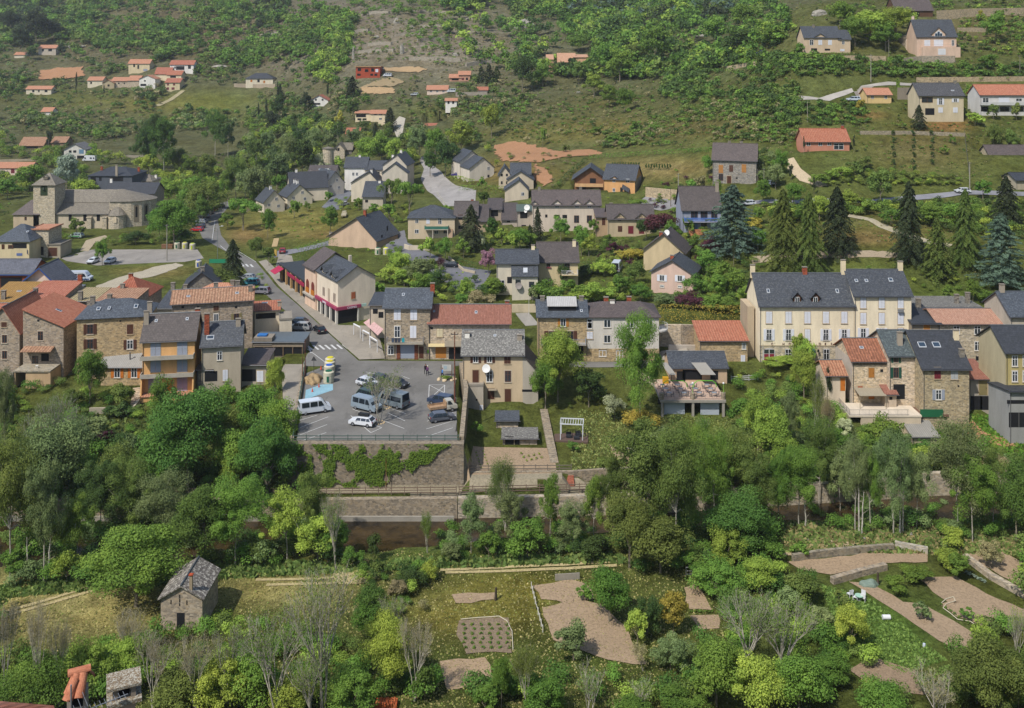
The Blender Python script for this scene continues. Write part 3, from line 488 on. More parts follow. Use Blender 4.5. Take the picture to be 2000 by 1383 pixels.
# ---- right hillside
H('villa', 'pale villa with blue slate roof and small gable window on the hillside', 1571, 1641, 101, 73, 52, 9, 58.6, wl('c0ab90'), SL, 'g', win='1585,83,1.4,2,w;1602,83,1.4,1.8,cW;1621,83,1.4,1.8,cW;1590,97,2.2,1,k;1616,97,2,.7,k', ch=[(.35, .45, 1, STG)], ex='gable1', short='the hillside villa with the gable window')
H('villa', 'lower slate roofed wing of the hillside villa', 1638, 1661, 101, 76, 59, 7, 58.6, wl('c0ab90'), SL, 'g', win='1647,83,1,1.4,w;1643,98,2.4,.8,cW', cat='wing')
H('villa', 'pale villa with slate roof and triangular gable window at the hill top', 1791, 1868, 107, 71, 39, 10, 57.4, wl('c6ac98'), SL, 'g', win='1811,84,2.2,2.2,cW;1833,84,3.4,2.4,cW;1833,102,3,2.3,cW;1861,84,1,2.2,w;1809,97,.6,.8,k;1816,97,.6,.8,k', ch=[(.05, .55, 2, PNK)], ex='gable2', short='the villa with the triangular window')
H('villa', 'flat roofed annexe of the hill top villa', 1770, 1791, 92, 71, 71, 8, 58.6, wl('bfae9b'), wl('8a8378'), 'f', win='1777,81,1.2,1.6,cW', cat='annexe', ov=.1)
H('dark_barn', 'dark wooden chalet with brown roofs at the top edge', 1750, 1822, 33, 20, -6, 12, 73, wl('5a4334'), BR2, 'g', win='1770,27,2.5,1.6,k;1790,27,2.5,1.6,k', short='the dark chalet', cat='chalet')
H('small_villa', 'small yellow house with pink tiled roof and two windows', 1694, 1741, 202, 185, 173, 7, 41.6, wl('cbb07c'), TP, 'g', win='1704,190,1,1.1,w;1730,190,1,1.1,w', short='the small yellow house')
H('villa', 'cream villa with lichen grey slate roof and white shutters', 1795, 1882, 237, 186, 163, 9, 36.2, wl('bdb094'), slate('3b3b3e', '7c7c7a', .5), 'g', win='1811,195,3.6,1.8,b;1837,198,1.1,2.2,woW;1866,196,1.1,1.2,woW;1837,215,1.5,1.7,cW;1866,215,1.5,1.7,cW;1816,218,3,2.2,k', ch=[(.62, .55, 1, STG), (.95, .5, .8, STG)], sky=[(.8, .35, 1, .4)], short='the grey roofed cream villa')
H('villa', 'long white villa with orange tiled roof and blank shutters', 1915, 2030, 225, 185, 166, 9, 38.5, wl('c2c0bd'), tiles('9a5f4a', 'b47c64', .5, .4), 'g', win='1925,197,2,2,w;1961,195,3.5,2,cW;1990,195,2,1,w;1925,213,3,1.6,k;1962,213,3,1.6,b;1990,213,3,1.6,b', short='the long white villa', ex='wbalc')
H('pink_villa', 'salmon villa with bright orange tiled roof and white windows', 1571, 1659, 300, 276, 252, 8.5, 27.3, wl('b9806a'), TO, 'g', win='1579,281,1.2,1.3,w;1602,281,1.2,1.3,w;1620,281,1.2,1.1,w;1638,286,3,1.9,w', ch=[(.95, .5, 1, 'b')], short='the salmon villa')
H('grey_villa', 'cream house with brown roof and gable end at the picture edge', 1936, 2040, 335, 308, 284, 9, 22, wl('ada28a'), BR2, 'g', win='1990,322,3,1.6,k', short='the brown roofed edge house')
H('grey_villa', 'dark slate roofed house below the brown roofed edge house', 1985, 2050, 385, 352, 338, 8, 17.6, wl('a49a86'), SLD, 'g')
# ---- far left hamlet
FT = TP
for a in [('hamlet_house', 'white house with orange roof at the hillside hamlet top', 332, 378, 140, 126, 118, 9, 48, wl(WHT), TR, 'g', 'whitetop', '342,132,1.5,1.6,w;352,133,6,2.6,k;370,131,2,2.6,k'),
          ('hamlet_house', 'cream stepped house with salmon roof above the hamlet', 251, 292, 140, 124, 116, 9, 47, wl(YEL), FT, 'g', 'the cream stepped house', '262,128,1.2,2.4,k;270,131,1.2,2.8,k;284,137,3,1.6,cA'),
          ('hamlet_house', 'small salmon roofed house wedged below the white topped house', 303, 333, 153, 144, 132, 9, 42, wl(CR), TR, 'g', '', ''),
          ('hamlet_house', 'orange roofed house facing the slope in the hamlet', 326, 354, 157, 146, 138, 9, 41, wl(CR), TO, 'g', '', '338,150,4,1.4,k'),
          ('hamlet_house', 'cream cube house with four dark red shutters below the hamlet', 323, 351, 176, 161, 153, 10, 33.5, wl(YEL), TR, 'g', 'the red shuttered cube house', '328,165,1.4,1.4,cR;340,165,1.4,1.4,cR;328,173,1.4,1.6,cR;338,173,2,1.6,cR'),
          ('hamlet_house', 'pink roofed house at the left end of the hamlet row', 171, 200, 168, 157, 150, 9, 34.5, wl(CR2), FT, 'g', '', '178,162,1.2,1.6,k'),
          ('hamlet_house', 'small gabled house in front of the hamlet row', 200, 223, 173, 162, 156, 9, 33, wl('a8997c'), FT, 'e', '', '212,167,1.4,1.4,k'),
          ('hamlet_house', 'long stone house with pink roof in the middle of the hamlet row', 218, 252, 169, 158, 151, 10, 34.4, STW, FT, 'g', '', '232,163,1,1,k;243,163,1,1,k'),
          ('hamlet_house', 'taller rose roofed house in the hamlet row', 250, 272, 169, 157, 148, 10, 34.4, STW, TP, 'g', '', ''),
          ('hamlet_house', 'white gabled house at the right end of the hamlet row', 272, 303, 172, 154, 147, 10, 33.8, wl(WHT), FT, 'e', '', '283,158,1.2,1,k;280,166,4,1.5,k'),
          ('hill_house', 'white and stone house high above the ochre field', 75, 109, 107, 94, 88, 10, 55, wl('b5aa9a'), FT, 'g', 'the house above the ochre field', '84,98,1.6,2,k;98,98,3,2,k'),
          ('hill_house', 'small salmon roofed cabin high among trees', 28, 48, 112, 107, 102, 8, 54, wl(CR2), FT, 'g', '', ''),
          ('hill_house', 'low pink roofed bungalow below the ochre field', 51, 100, 182, 174, 168, 8, 30, wl(CR2), FT, 'g', 'the low pink bungalow', '65,178,1.5,1.6,k;76,178,1,1.6,k;90,178,2,1.6,k'),
          ('hill_house', 'tiny white cabin with salmon roof in the scrub', 81, 101, 225, 218, 210, 8, 18.5, wl(WHT), TP, 'g', 'the tiny white cabin', ''),
          ('farm_house', 'broad farmhouse with orange roof and deep veranda', 38, 84, 291, 284, 268, 11, 5.6, wl('8d7a62'), TM, 'g', 'the veranda farmhouse', '60,288,8,1.2,k'),
          ('farm_house', 'orange roofed outbuilding beside a dark spruce', 101, 128, 284, 278, 267, 9, 7, wl('8d7a62'), TM, 'g', '', ''),
          ('gable_villa', 'white gabled villa with glazed veranda beside the far road', 125, 167, 311, 292, 281, 11, 2.5, wl('c6c2b8'), slate('5c5a58', '80807c', .3), 'e', 'the white gabled villa', '137,296,1.4,1.2,k;146,296,1.6,1.2,k;159,296,2.4,2.2,cX;158,307,4,1.6,k'),
          ('slate_villa', 'slate hipped villa above a stone terrace wall', 480, 533, 167, 153, 143, 10, 35.5, wl(CR2), SLD, 'h', 'the slate villa on its terrace', '491,158,1.2,1.6,dO;505,158,1.6,2,k;516,160,1,1.6,dO'),
          ('villa', 'small white gabled villa with orange roof among cypresses', 605, 641, 207, 196, 186, 10, 28, wl(WHT), TR, 'e', 'the white villa among cypresses', '617,195,1,1,k;630,195,1,1,k;617,203,5,1,k'),
          ('villa', 'cream two part villa with tiled roof and open veranda', 724, 752, 237, 222, 215, 9, 23.4, wl(CR), FT, 'g', 'the veranda villa', '733,224,1.4,.8,w;743,224,1.4,.8,w;743,232,1.4,1,w'),
          ('villa', 'veranda wing of the cream tiled villa', 694, 724, 236, 221, 216, 9, 23.6, wl(CR), FT, 'g', '', '705,226,5,1.6,k;702,233,2,1,k;712,233,2,1,k'),
          ('building_site', 'unfinished red brick house shell with dark openings', 695, 742, 150, 131, 131, 10, 43, wl('a04a33'), wl('b08a60'), 'f', 'the red brick shell', '702,136,2,1.6,k;716,138,2,1.6,k;728,137,1.8,1.8,k;736,138,1.6,1.8,cW;701,146,2,1.2,k;726,146,1.6,1.2,k;734,146,1.6,1.2,k'),
          ('villa', 'salmon villa with low wing near the dark pines', 878, 904, 158, 152, 145, 9, 41.2, wl('b58a74'), FT, 'g', 'the salmon hillside villa', '891,155,5,1.2,k'),
          ('villa', 'tall end of the salmon hillside villa', 896, 918, 158, 146, 139, 8, 41.2, wl('b58a74'), TP, 'g', '', '904,154,1.2,1.4,cR;912,154,1.2,1.4,k'),
          ('bungalow', 'pink bungalow with broad tiled roof on its terrace', 834, 874, 184, 175, 167, 9, 34.4, wl(PNK), FT, 'g', 'the pink bungalow', '842,178,1.2,1.2,w;854,178,1.2,1.2,w;866,178,1.2,1.2,w'),
          ('bungalow', 'small orange roofed garage at the end of the terrace wall', 933, 952, 183, 176, 170, 8, 34, wl(PNK), TO, 'g', '', ''),
          ('villa', 'small white house with salmon roof in the trees', 870, 892, 209, 197, 192, 8, 27.8, wl(WHT), FT, 'g', 'the small white house in the trees', '876,200,1,1.6,k;885,200,1,1.6,k'),
          ('hidden_house', 'orange roof showing among the riverside trees', 676, 701, 272, 261, 250, 9, 15, wl(CR), TO, 'g', '', ''),
          ('hidden_house', 'orange roof corner beside a dark spruce', 735, 753, 270, 261, 254, 8, 15, wl(CR), TO, 'g', '', ''),
          ('hidden_house', 'dull red roof hidden in the trees below the track', 826, 852, 258, 250, 241, 9, 18, wl(WHT), TR, 'g', 'the dull red roof', ''),
          ('hidden_house', 'small dull red roof beside the larger red roof', 852, 876, 254, 248, 242, 8, 18.6, wl(WHT), TR, 'g', '', ''),
          ('modern_villa', 'central apricot block of the modern villa in the woods', 1090, 1123, 140, 120, 104, 8, 47, wl('c49a78'), tiles('b08468', 'bc967c', .5, .2), 'g', 'the apricot modern villa', '1095,124,2.4,2,k;1103,124,1.6,2,k;1096,133,3,1.2,k'),
          ('modern_villa', 'apricot wing with sloping roof in the woods', 1120, 1148, 136, 112, 107, 8, 48, wl('c49a78'), tiles('b08468', 'bc967c', .5, .2), 'm', '', ''),
          ('modern_villa', 'detached apricot block half hidden by trees', 1068, 1081, 140, 116, 107, 8, 47, wl('b39274'), tiles('b08468', 'bc967c', .5, .2), 'm', '', ''),
          ('round_tower', 'round medieval tower with conical stone roof', 628, 650, 330, 290, 282, 4.6, 5.5, STC, CHU, 'tower', 'the round tower', ''),
          ('tower_house', 'old stone house with slab roof and blind arch beside the round tower', 651, 673, 320, 292, 280, 9, 6, STC, CHU, 'e', 'the old tower house', '661,292,1,1.4,k;657,292,.6,1,k'),
          ('tower_house', 'shaded stone wing with slab roof behind the round tower', 668, 687, 318, 292, 279, 8, 6, STG, CHU, 'g', '', '')]:
    H(a[0], a[1], a[2], a[3], a[4], a[5], a[6], a[7], a[8], a[9], a[10], a[11], short=a[12] or None, win=a[13], ov=.5, found=a[11] != 'tower')
# ---------------------------------------------------------------- ground sheet
BL = []                                                  # ground cover by place: (px, py, rx, ry, colour, strength)
def blob(px, py, rx, ry, col, s=1.0): BL.append((px, py, rx, ry, hx(col), s))
SC1 = '6e6a5c'
blob(850, 85, 190, 75, '8a857a', 1.1); blob(600, 100, 120, 60, '7a766c', .9); blob(350, 60, 190, 60, '74695a', .8); blob(150, 110, 140, 35, '6c6a58', .5); blob(640, 30, 110, 40, '75706a', .8)
blob(420, 197, 90, 20, '6f7c3e', 1); blob(300, 205, 120, 16, '7c7a4a', .9); blob(130, 190, 130, 20, '66703a', .7); blob(380, 232, 110, 14, '65703a', .8); blob(580, 236, 60, 14, '5c7038', .9)
blob(690, 285, 60, 12, '5c7038', .5); blob(850, 215, 60, 14, '66723e', .9); blob(1150, 255, 160, 24, '7a7848', 1); blob(1060, 268, 80, 18, '74784c', .9); blob(1380, 250, 170, 22, '6e6c46', .9)
blob(1290, 330, 120, 22, '8c835a', 1.2); blob(1180, 200, 100, 20, '67663f', .6); blob(1620, 90, 120, 30, '6a6a44', .6); blob(1900, 60, 90, 30, '7a7458', .9); blob(1800, 290, 100, 45, '77734c', 1.1)
blob(1850, 245, 40, 12, '9a744c', 1); blob(1700, 225, 30, 8, '9a8058', .8); blob(580, 435, 100, 26, '8c8a52', 1.4); blob(480, 460, 40, 16, '97805a', .9); blob(640, 458, 70, 8, '8f7c52', .9)
blob(300, 530, 70, 14, '8a8458', 1.2); blob(270, 515, 60, 10, '5f7a34', .8); blob(1750, 440, 140, 40, '7c7a4a', .9); blob(1760, 520, 180, 14, '6c7c44', 1.1); blob(1860, 570, 80, 25, '62763c', 1.1)
blob(1700, 465, 60, 12, '98805c', .8); blob(900, 1200, 120, 50, '8f8c50', .9); blob(1240, 860, 120, 60, '747c48', 1.2); blob(1400, 850, 70, 30, '6c803c', 1); blob(1930, 840, 60, 30, '5a7a2e', 1.2); blob(100, 1180, 180, 60, 'b8b27c', 1.8)
blob(560, 1150, 130, 35, 'a8a470', 1.4); blob(300, 1120, 200, 12, '5a6e3a', 1); blob(1000, 1150, 120, 30, '8a8a48', 1.2); blob(960, 1200, 90, 25, '90904a', 1.2); blob(900, 1085, 220, 14, '62763c', 1.2)
blob(1100, 1290, 300, 40, '5e7038', 1); blob(1600, 1065, 90, 20, '5f7a34', 1); blob(1700, 1230, 110, 70, '668440', 1.6); blob(270, 890, 60, 50, '587040', 1.2); blob(1000, 335, 90, 26, '8f7a50', .8)
def ground():
    ny, nx = MX.shape
    v = np.stack([MX, MY, HT], -1).reshape(-1, 3); i = (np.arange(ny-1)[:, None]*nx+np.arange(nx-1)).ravel()
    a, b, c, d = i, i+1, i+nx+1, i+nx
    f = np.concatenate([np.stack([a, b, c], 1), np.stack([a, c, d], 1)])
    me = bpy.data.meshes.new('ground'); me.vertices.add(len(v)); me.vertices.foreach_set('co', v.ravel()); me.loops.add(len(f)*3); me.loops.foreach_set('vertex_index', f.ravel().astype(np.int32))
    me.polygons.add(len(f)); me.polygons.foreach_set('loop_start', np.arange(0, len(f)*3, 3, dtype=np.int32)); me.polygons.foreach_set('loop_total', np.full(len(f), 3, np.int32)); me.update(calc_edges=True)
    me.polygons.foreach_set('use_smooth', [True]*len(f))
    Y = np.maximum(v[:, 1], 10); px = CX+F*v[:, 0]/Y; py = HY+(CH-v[:, 2])*F/Y
    base = np.tile(np.array(hx('64703e')), (len(v), 1)); dry = np.array(hx('63684c')); k = np.clip((Y-300)/200, 0, 1)[:, None]; base = base*(1-k)+dry*k
    W_ = np.zeros(len(v)); acc = np.zeros((len(v), 3))
    for x, y, rx, ry, c, s in BL:
        g = s*np.exp(-((px-x)/rx)**2-((py-y)/ry)**2); W_ += g; acc += g[:, None]*np.array(c)
    m = np.clip(W_, 0, 1)[:, None]; col = base*(1-m)+acc/np.maximum(W_, 1e-6)[:, None]*m
    at_ = me.attributes.new('cover', 'FLOAT_COLOR', 'POINT'); at_.data.foreach_set('color', np.hstack([col, np.ones((len(v), 1))]).ravel().astype(np.float32))
    t = NT('ground_cover', 1, .05); A = t.n('ShaderNodeAttribute'); A.attribute_name = 'cover'; base = A.outputs['Color']
    n1 = t.noise(t.pos(), .06, 8, .7); n2 = t.noise(t.pos(), .55, 6, .8); n3 = t.noise(t.pos(), 2.6, 6, .85)
    x = t.mix(t.ramp(n1, [(.35, (.0,)*3), (.62, (.55,)*3)]), base, t.mix(1, base, hx('d8c898'), 'MULTIPLY')); x = t.mix(.7, x, t.ramp(n2, [(.3, hx('4a4a42')), (.5, hx('bdbdb8')), (.72, hx('ffffff'))]), 'MULTIPLY')
    x = t.mix(.75, x, t.ramp(n3, [(.35, hx('5a5e50')), (.5, hx('c4c4c0')), (.68, hx('ffffff'))]), 'MULTIPLY')
    n4 = t.noise(t.pos(), .17, 6, .8); x = t.mix(.6, x, t.ramp(n4, [(.36, hx('6a7060')), (.5, hx('d0d0cc')), (.64, hx('ffffff'))]), 'MULTIPLY')
    x = t.mix(1, x, (2.1, 2.0, 1.95), 'MULTIPLY'); t.bump(n3, .35, 1.0); me.materials.append(t.out(x))
    o = bpy.data.objects.new('ground', me); link(o); tag(o, kind='structure')
ground()
def drape(P, off):
    bm = bmesh.new(); bm.faces.new([bm.verts.new((p[0], p[1], 0)) for p in P])
    xs = [p[0] for p in P]; ys = [p[1] for p in P]
    bmesh.ops.triangulate(bm, faces=bm.faces[:])
    for g, k in ((GX, 0), (GY, 1)):
        lo_, hi_ = (min(xs), max(xs)) if k == 0 else (min(ys), max(ys))
        for c in g:
            if lo_ < c < hi_:
                bmesh.ops.bisect_plane(bm, geom=bm.verts[:]+bm.edges[:]+bm.faces[:], plane_co=(c, 0, 0) if k == 0 else (0, c, 0), plane_no=(1, 0, 0) if k == 0 else (0, 1, 0))
    bmesh.ops.triangulate(bm, faces=bm.faces[:])
    for v in bm.verts: v.co.z = h(v.co.x, v.co.y)+off
    bmesh.ops.recalc_face_normals(bm, faces=bm.faces[:])
    return bm
def sheet(name, pts, m, off=.06, wpts=None, kind='structure', jag=0, parent=None):
    P = wpts or [tuple(at(*p)[:2]) for p in pts]
    if jag:
        r = random.Random(len(pts)*7+int(pts[0][0])); Q = []
        for i, p in enumerate(P):
            q = P[(i+1) % len(P)]; n = max(1, int(math.dist(p, q)/1.3))
            for k in range(n): t = k/n; Q.append((p[0]+(q[0]-p[0])*t+r.uniform(-jag, jag), p[1]+(q[1]-p[1])*t+r.uniform(-jag, jag)))
        P = Q
    bm = drape(P, off); me = bpy.data.meshes.new(name); bm.to_mesh(me); bm.free(); me.materials.append(m)
    if len(me.polygons) and me.polygons[0].normal.z < 0: me.flip_normals()
    o = bpy.data.objects.new(name, me); link(o, parent)
    if kind: tag(o, kind=kind)
    return o
def ribbon(pts, w):
    """outline of a band of constant width along a line of ground points"""
    P = [at(*p) if len(p) == 2 else Vector(p) for p in pts]; L = []; Rr = []
    for i, p in enumerate(P):
        d = (P[min(i+1, len(P)-1)]-P[max(i-1, 0)]); d.z = 0; d.normalize(); n = Vector((-d.y, d.x, 0))*w/2; L.append(tuple((p+n)[:2])); Rr.append(tuple((p-n)[:2]))
    return L+Rr[::-1]
# water
wm = NT('river_water', .08, .5); w1 = wm.noise(wm.pos((1, 1, 1)), .5, 5, .7); w2 = wm.noise(wm.pos((.5, 1.4, 1)), 3.0, 3, .6)
wm.out(wm.mix(wm.ramp(w1, [(.35, (0,)*3), (.65, (1,)*3)]), hx('1a150e'), hx('41341f'))); wm.bump(w2, .04, .5)
_b = MB(); _b.poly([(-220, 122, WZ), (220, 122, WZ), (220, 158, WZ), (-220, 158, WZ)]); tag(_b.build('river', wm.m), kind='structure')
AS = asphalt('6b6965'); AS2 = asphalt('6f6f70'); AS3 = asphalt('86817a'); PAV = asphalt('8b8478')
# roads, pavements, yards
sheet('parking_lot', None, AS, .05, wpts=[(-32.4, 146.3), (-8.2, 146.3), tuple(pp(889, 1900*59/617)[:2]), tuple(pp(640, 1900*59/617)[:2]), tuple(pp(596, 1900*59/633)[:2])])
sheet('road', [(590, 716), (600, 692), (615, 680), (582, 640), (560, 610), (500, 560), (478, 525), (448, 495), (420, 480), (395, 465), (385, 440), (395, 415), (425, 398), (445, 393), (448, 402), (425, 430), (432, 460), (455, 488), (500, 512), (540, 560), (575, 590), (640, 650), (700, 705), (900, 706), (1295, 708), (1295, 722), (905, 722), (890, 716)], AS, .06)
sheet('pavement', [(702, 704), (642, 650), (577, 590), (545, 560), (505, 512), (520, 508), (560, 548), (612, 600), (660, 636), (735, 640), (752, 702)], PAV, .17)
sheet('lane', None, PAV, .06, wpts=[tuple(pp(a, F*59/(b-97))[:2]) for a, b in ((548, 712), (592, 712), (574, 858), (560, 858))])
sheet('square', [(140, 512), (120, 505), (132, 500), (180, 488), (385, 487), (398, 505), (360, 512), (300, 514), (190, 519)], AS3, .06)
sheet('road', [(822, 352), (828, 330), (818, 308), (830, 306), (850, 326), (868, 345), (930, 372), (928, 400), (868, 404), (845, 380)], asphalt('8e8a86'), .12)
sheet('road', [(750, 490), (760, 460), (790, 450), (796, 475), (830, 490), (900, 520), (960, 530), (940, 565), (905, 575), (840, 530), (770, 505)], asphalt('66666a'), .1)
sheet('road', [(520, 494), (600, 482), (642, 470), (642, 480), (590, 492), (530, 505)], asphalt('747478'), .08)
sheet('road', [(628, 405), (650, 384), (678, 370), (688, 378), (668, 408), (650, 412)], asphalt('66686e'), .1)
sheet('yard', [(1236, 400), (1262, 384), (1320, 388), (1330, 402), (1290, 412)], asphalt('7c7a7a'), .1)
sheet('yard', [(538, 522), (575, 518), (570, 500), (545, 496)], PAV, .08)
sheet('road', [(1440, 402), (1540, 400), (1640, 397), (1760, 394), (1880, 381), (2010, 384), (2010, 376), (1880, 373), (1740, 387), (1640, 390), (1540, 393), (1440, 394)], asphalt('7b7b80'), .15)
TRK = soil('a09780'); TRC = soil('b5a488')
sheet('driveway', [(1538, 330), (1536, 312), (1550, 308), (1564, 330), (1590, 352), (1622, 362), (1600, 366), (1562, 354)], TRC, .12)
sheet('track', [(1560, 188), (1600, 192), (1680, 172), (1735, 160), (1790, 164), (1790, 168), (1738, 167), (1690, 180), (1620, 198), (1560, 197)], asphalt('97928a'), .15)
sheet('path', [(1470, 502), (1560, 494), (1640, 492), (1760, 494), (1760, 505), (1640, 505), (1540, 508), (1470, 516)], soil('988a74'), .1, jag=.3)
sheet('path', [(1660, 418), (1720, 436), (1790, 462), (1860, 478), (1858, 484), (1785, 470), (1715, 444), (1655, 424)], TRK, .12)
sheet('track', [(765, 245), (780, 228), (792, 232), (786, 262), (776, 272)], soil('a8a294'), .25)
sheet('track', [(300, 208), (355, 177), (362, 178), (312, 208)], soil('988f70'), .3)
sheet('forecourt', [(185, 560), (240, 540), (300, 522), (345, 514), (360, 518), (300, 540), (255, 548), (215, 572)], soil('a69d8a'), .09, jag=.35)
sheet('footpath', [(156, 490), (168, 470), (205, 460), (212, 464), (184, 476), (172, 492)], soil('a0937c'), .1)
OE = soil('9c7658'); OE2 = soil('a38a68')
sheet('bare_earth', [(965, 285), (1000, 276), (1040, 284), (1090, 296), (1150, 292), (1180, 302), (1100, 308), (1050, 318), (985, 315), (968, 300)], OE, .25, jag=1.0)
sheet('bare_earth', [(1045, 322), (1070, 335), (1078, 355), (1060, 365), (1045, 350)], OE, .25, jag=.8)
sheet('ploughed_field', [(75, 156), (80, 138), (160, 132), (165, 150), (120, 156)], OE, .7, jag=1.0)
sheet('bare_earth', [(742, 134), (790, 131), (836, 137), (815, 142), (770, 140), (745, 141)], OE2, .4, jag=1.0)
sheet('bare_earth', [(706, 184), (706, 172), (768, 172), (770, 183), (735, 185)], OE2, .4, jag=1.0)
sheet('bare_earth', [(705, 172), (760, 152), (790, 160), (770, 170)], soil('8f7f62'), .4, jag=1.0)
sheet('bare_earth', [(1870, 830), (1885, 826), (1935, 850), (1980, 862), (1990, 872), (1930, 868), (1890, 855)], OE, .12, jag=.5)
# vegetable plots and tilled soil
SO = soil('9e8a72', .7, .5); SO2 = soil('9a866e'); SO3 = soil('9f8a71', .55, 1.2)
sheet('vegetable_plot', None, SO2, .07, wpts=[tuple(pp(a, F*64/(b-97))[:2]) for a, b in ((912, 936), (1088, 934), (1082, 876), (924, 874))])
for p, m, n in [([(1040, 1147), (1118, 1132), (1148, 1140), (1160, 1170), (1108, 1180), (1060, 1170)], SO2, 'tilled_plot'), ([(1060, 1190), (1120, 1172), (1170, 1180), (1222, 1225), (1262, 1300), (1190, 1292), (1080, 1250)], SO2, 'tilled_plot'),
                ([(885, 1162), (965, 1158), (970, 1172), (890, 1180)], SO2, 'tilled_plot'), ([(898, 1212), (990, 1206), (1002, 1240), (1000, 1275), (910, 1276), (893, 1240)], soil('857562', .8, 1.57), 'vegetable_plot'),
                ([(862, 1292), (950, 1284), (968, 1330), (870, 1350)], soil('a08a70'), 'tilled_plot'), ([(1335, 1148), (1360, 1144), (1382, 1170), (1388, 1192), (1345, 1190)], SO3, 'vegetable_plot'), ([(1350, 1202), (1400, 1200), (1408, 1228), (1362, 1232)], SO3, 'vegetable_plot'),
                ([(1525, 1085), (1560, 1066), (1640, 1045), (1680, 1060), (1660, 1075), (1545, 1087)], soil('ab9a7c'), 'sand_patch'), ([(1540, 1098), (1640, 1088), (1740, 1078), (1812, 1080), (1808, 1098), (1720, 1102), (1620, 1124), (1560, 1112)], SO3, 'tilled_plot'),
                ([(1790, 1130), (1868, 1126), (1925, 1162), (2000, 1190), (2060, 1230), (1990, 1222), (1900, 1200), (1840, 1170)], SO, 'tilled_plot'), ([(1660, 1136), (1700, 1140), (1762, 1175), (1800, 1180), (1905, 1240), (1880, 1282), (1790, 1222), (1738, 1188)], SO, 'tilled_plot'),
                ([(1880, 1075), (1925, 1062), (2020, 1110), (2080, 1160), (2000, 1150), (1930, 1112), (1885, 1092)], SO2, 'tilled_plot'), ([(1830, 1180), (1870, 1176), (1962, 1225), (1950, 1236), (1870, 1205)], SO3, 'vegetable_plot'),
                ([(1655, 1308), (1712, 1286), (1785, 1310), (1840, 1345), (1800, 1360), (1700, 1340)], soil('927e68', 1.1, .9), 'vegetable_plot'), ([(1190, 868), (1245, 866), (1262, 900), (1225, 908), (1200, 890)], SO2, 'vegetable_plot')]:
    sheet(n, p, m, .09, jag=.22)
TK = soil('aa9c74')
for p in ([(-30, 1206), (80, 1176), (165, 1150), (200, 1140)], [(-30, 1214), (80, 1184), (168, 1158), (215, 1146)], [(500, 1133), (620, 1131), (735, 1122)], [(520, 1143), (640, 1140), (735, 1130)], [(860, 1114), (980, 1110), (1100, 1104), (1205, 1097)], [(870, 1119), (990, 1116), (1110, 1111), (1205, 1105)]):
    sheet('track', [(0, 0)], TK, .08, wpts=ribbon(p, .55))
sheet('bare_earth', [(645, 1120), (690, 1095), (705, 1100), (700, 1125), (735, 1124), (730, 1140), (650, 1145)], TK, .06, jag=.5)
sheet('riverside_path', None, soil('8f8672'), .08, wpts=[(-75, 146.2), (-75, 143.6), (-8, 143.6), (22, 145.3), (22, 147.6), (-8, 146.2)])
sheet('driveway', [(1288, 706), (1288, 690), (1366, 690), (1366, 706)], PAV, .1)
# painted markings
WP = plain('b9b9b6')
mk = MB()
def stripe(a, b, w=.1, name='parking_line', off=.075, m=WP):
    A = at(*a); B = at(*b); d = (B-A).normalized(); n = Vector((-d.y, d.x, 0))*w/2
    o = MB(); o.poly([(A+n*-1)+Vector((0, 0, off)), (B+n*-1)+Vector((0, 0, off)), B+n+Vector((0, 0, off)), A+n+Vector((0, 0, off))]); return tag(o.build(name, m), kind='structure')
z4 = lambda x, y: (570+x/5.123, 690+y/5.123)
for l in [((80, 675), (250, 625)), ((80, 748), (365, 640)), ((80, 822), (352, 718)), ((85, 898), (345, 798)), ((605, 560), (800, 640)), ((590, 628), (790, 800)), ((790, 800), (900, 750)), ((900, 750), (830, 725)), ((1000, 560), (1138, 608)), ((960, 600), (1132, 682)), ((920, 680), (1125, 758)),
          ((1350, 685), (1640, 600)), ((1345, 762), (1620, 680)), ((1340, 842), (1610, 750)), ((1545, 410), (1630, 380)), ((1100, 230), (1178, 260)), ((690, 240), (790, 200)), ((1368, 470), (1375, 322)), ((1525, 400), (1530, 322)), ((1375, 322), (1525, 400)), ((1530, 322), (1368, 470)), ((1375, 320), (1530, 320)), ((740, 190), (860, 215))]:
    stripe(z4(*l[0]), z4(*l[1]), .11)
for i in range(8):
    x = 600+i*11.6; stripe((x, 675.5-i*.3), (x+10.5, 684-i*.3), .42, 'crossing_stripe', .085)
stripe((600, 682), (640, 712), .12); stripe((598, 668), (608, 690), .3)
for i in range(6): x = 444+i*9; stripe((x, 514+i*.6), (x+5, 519+i*.6), .5, 'crossing_stripe', .085)
for a, b in (((458, 487), (500, 512)), ((420, 430), (414, 470)), ((455, 500), (430, 480))): stripe(a, b, .15)
_c = asphalt('7fa3b0'); sheet('blue_marking', None, _c, .07, wpts=[tuple(pp(570+a/5.123, F*59/(690+b/5.123-97))[:2]) for a, b in ((130, 468), (140, 372), (290, 318), (410, 310), (412, 372))])
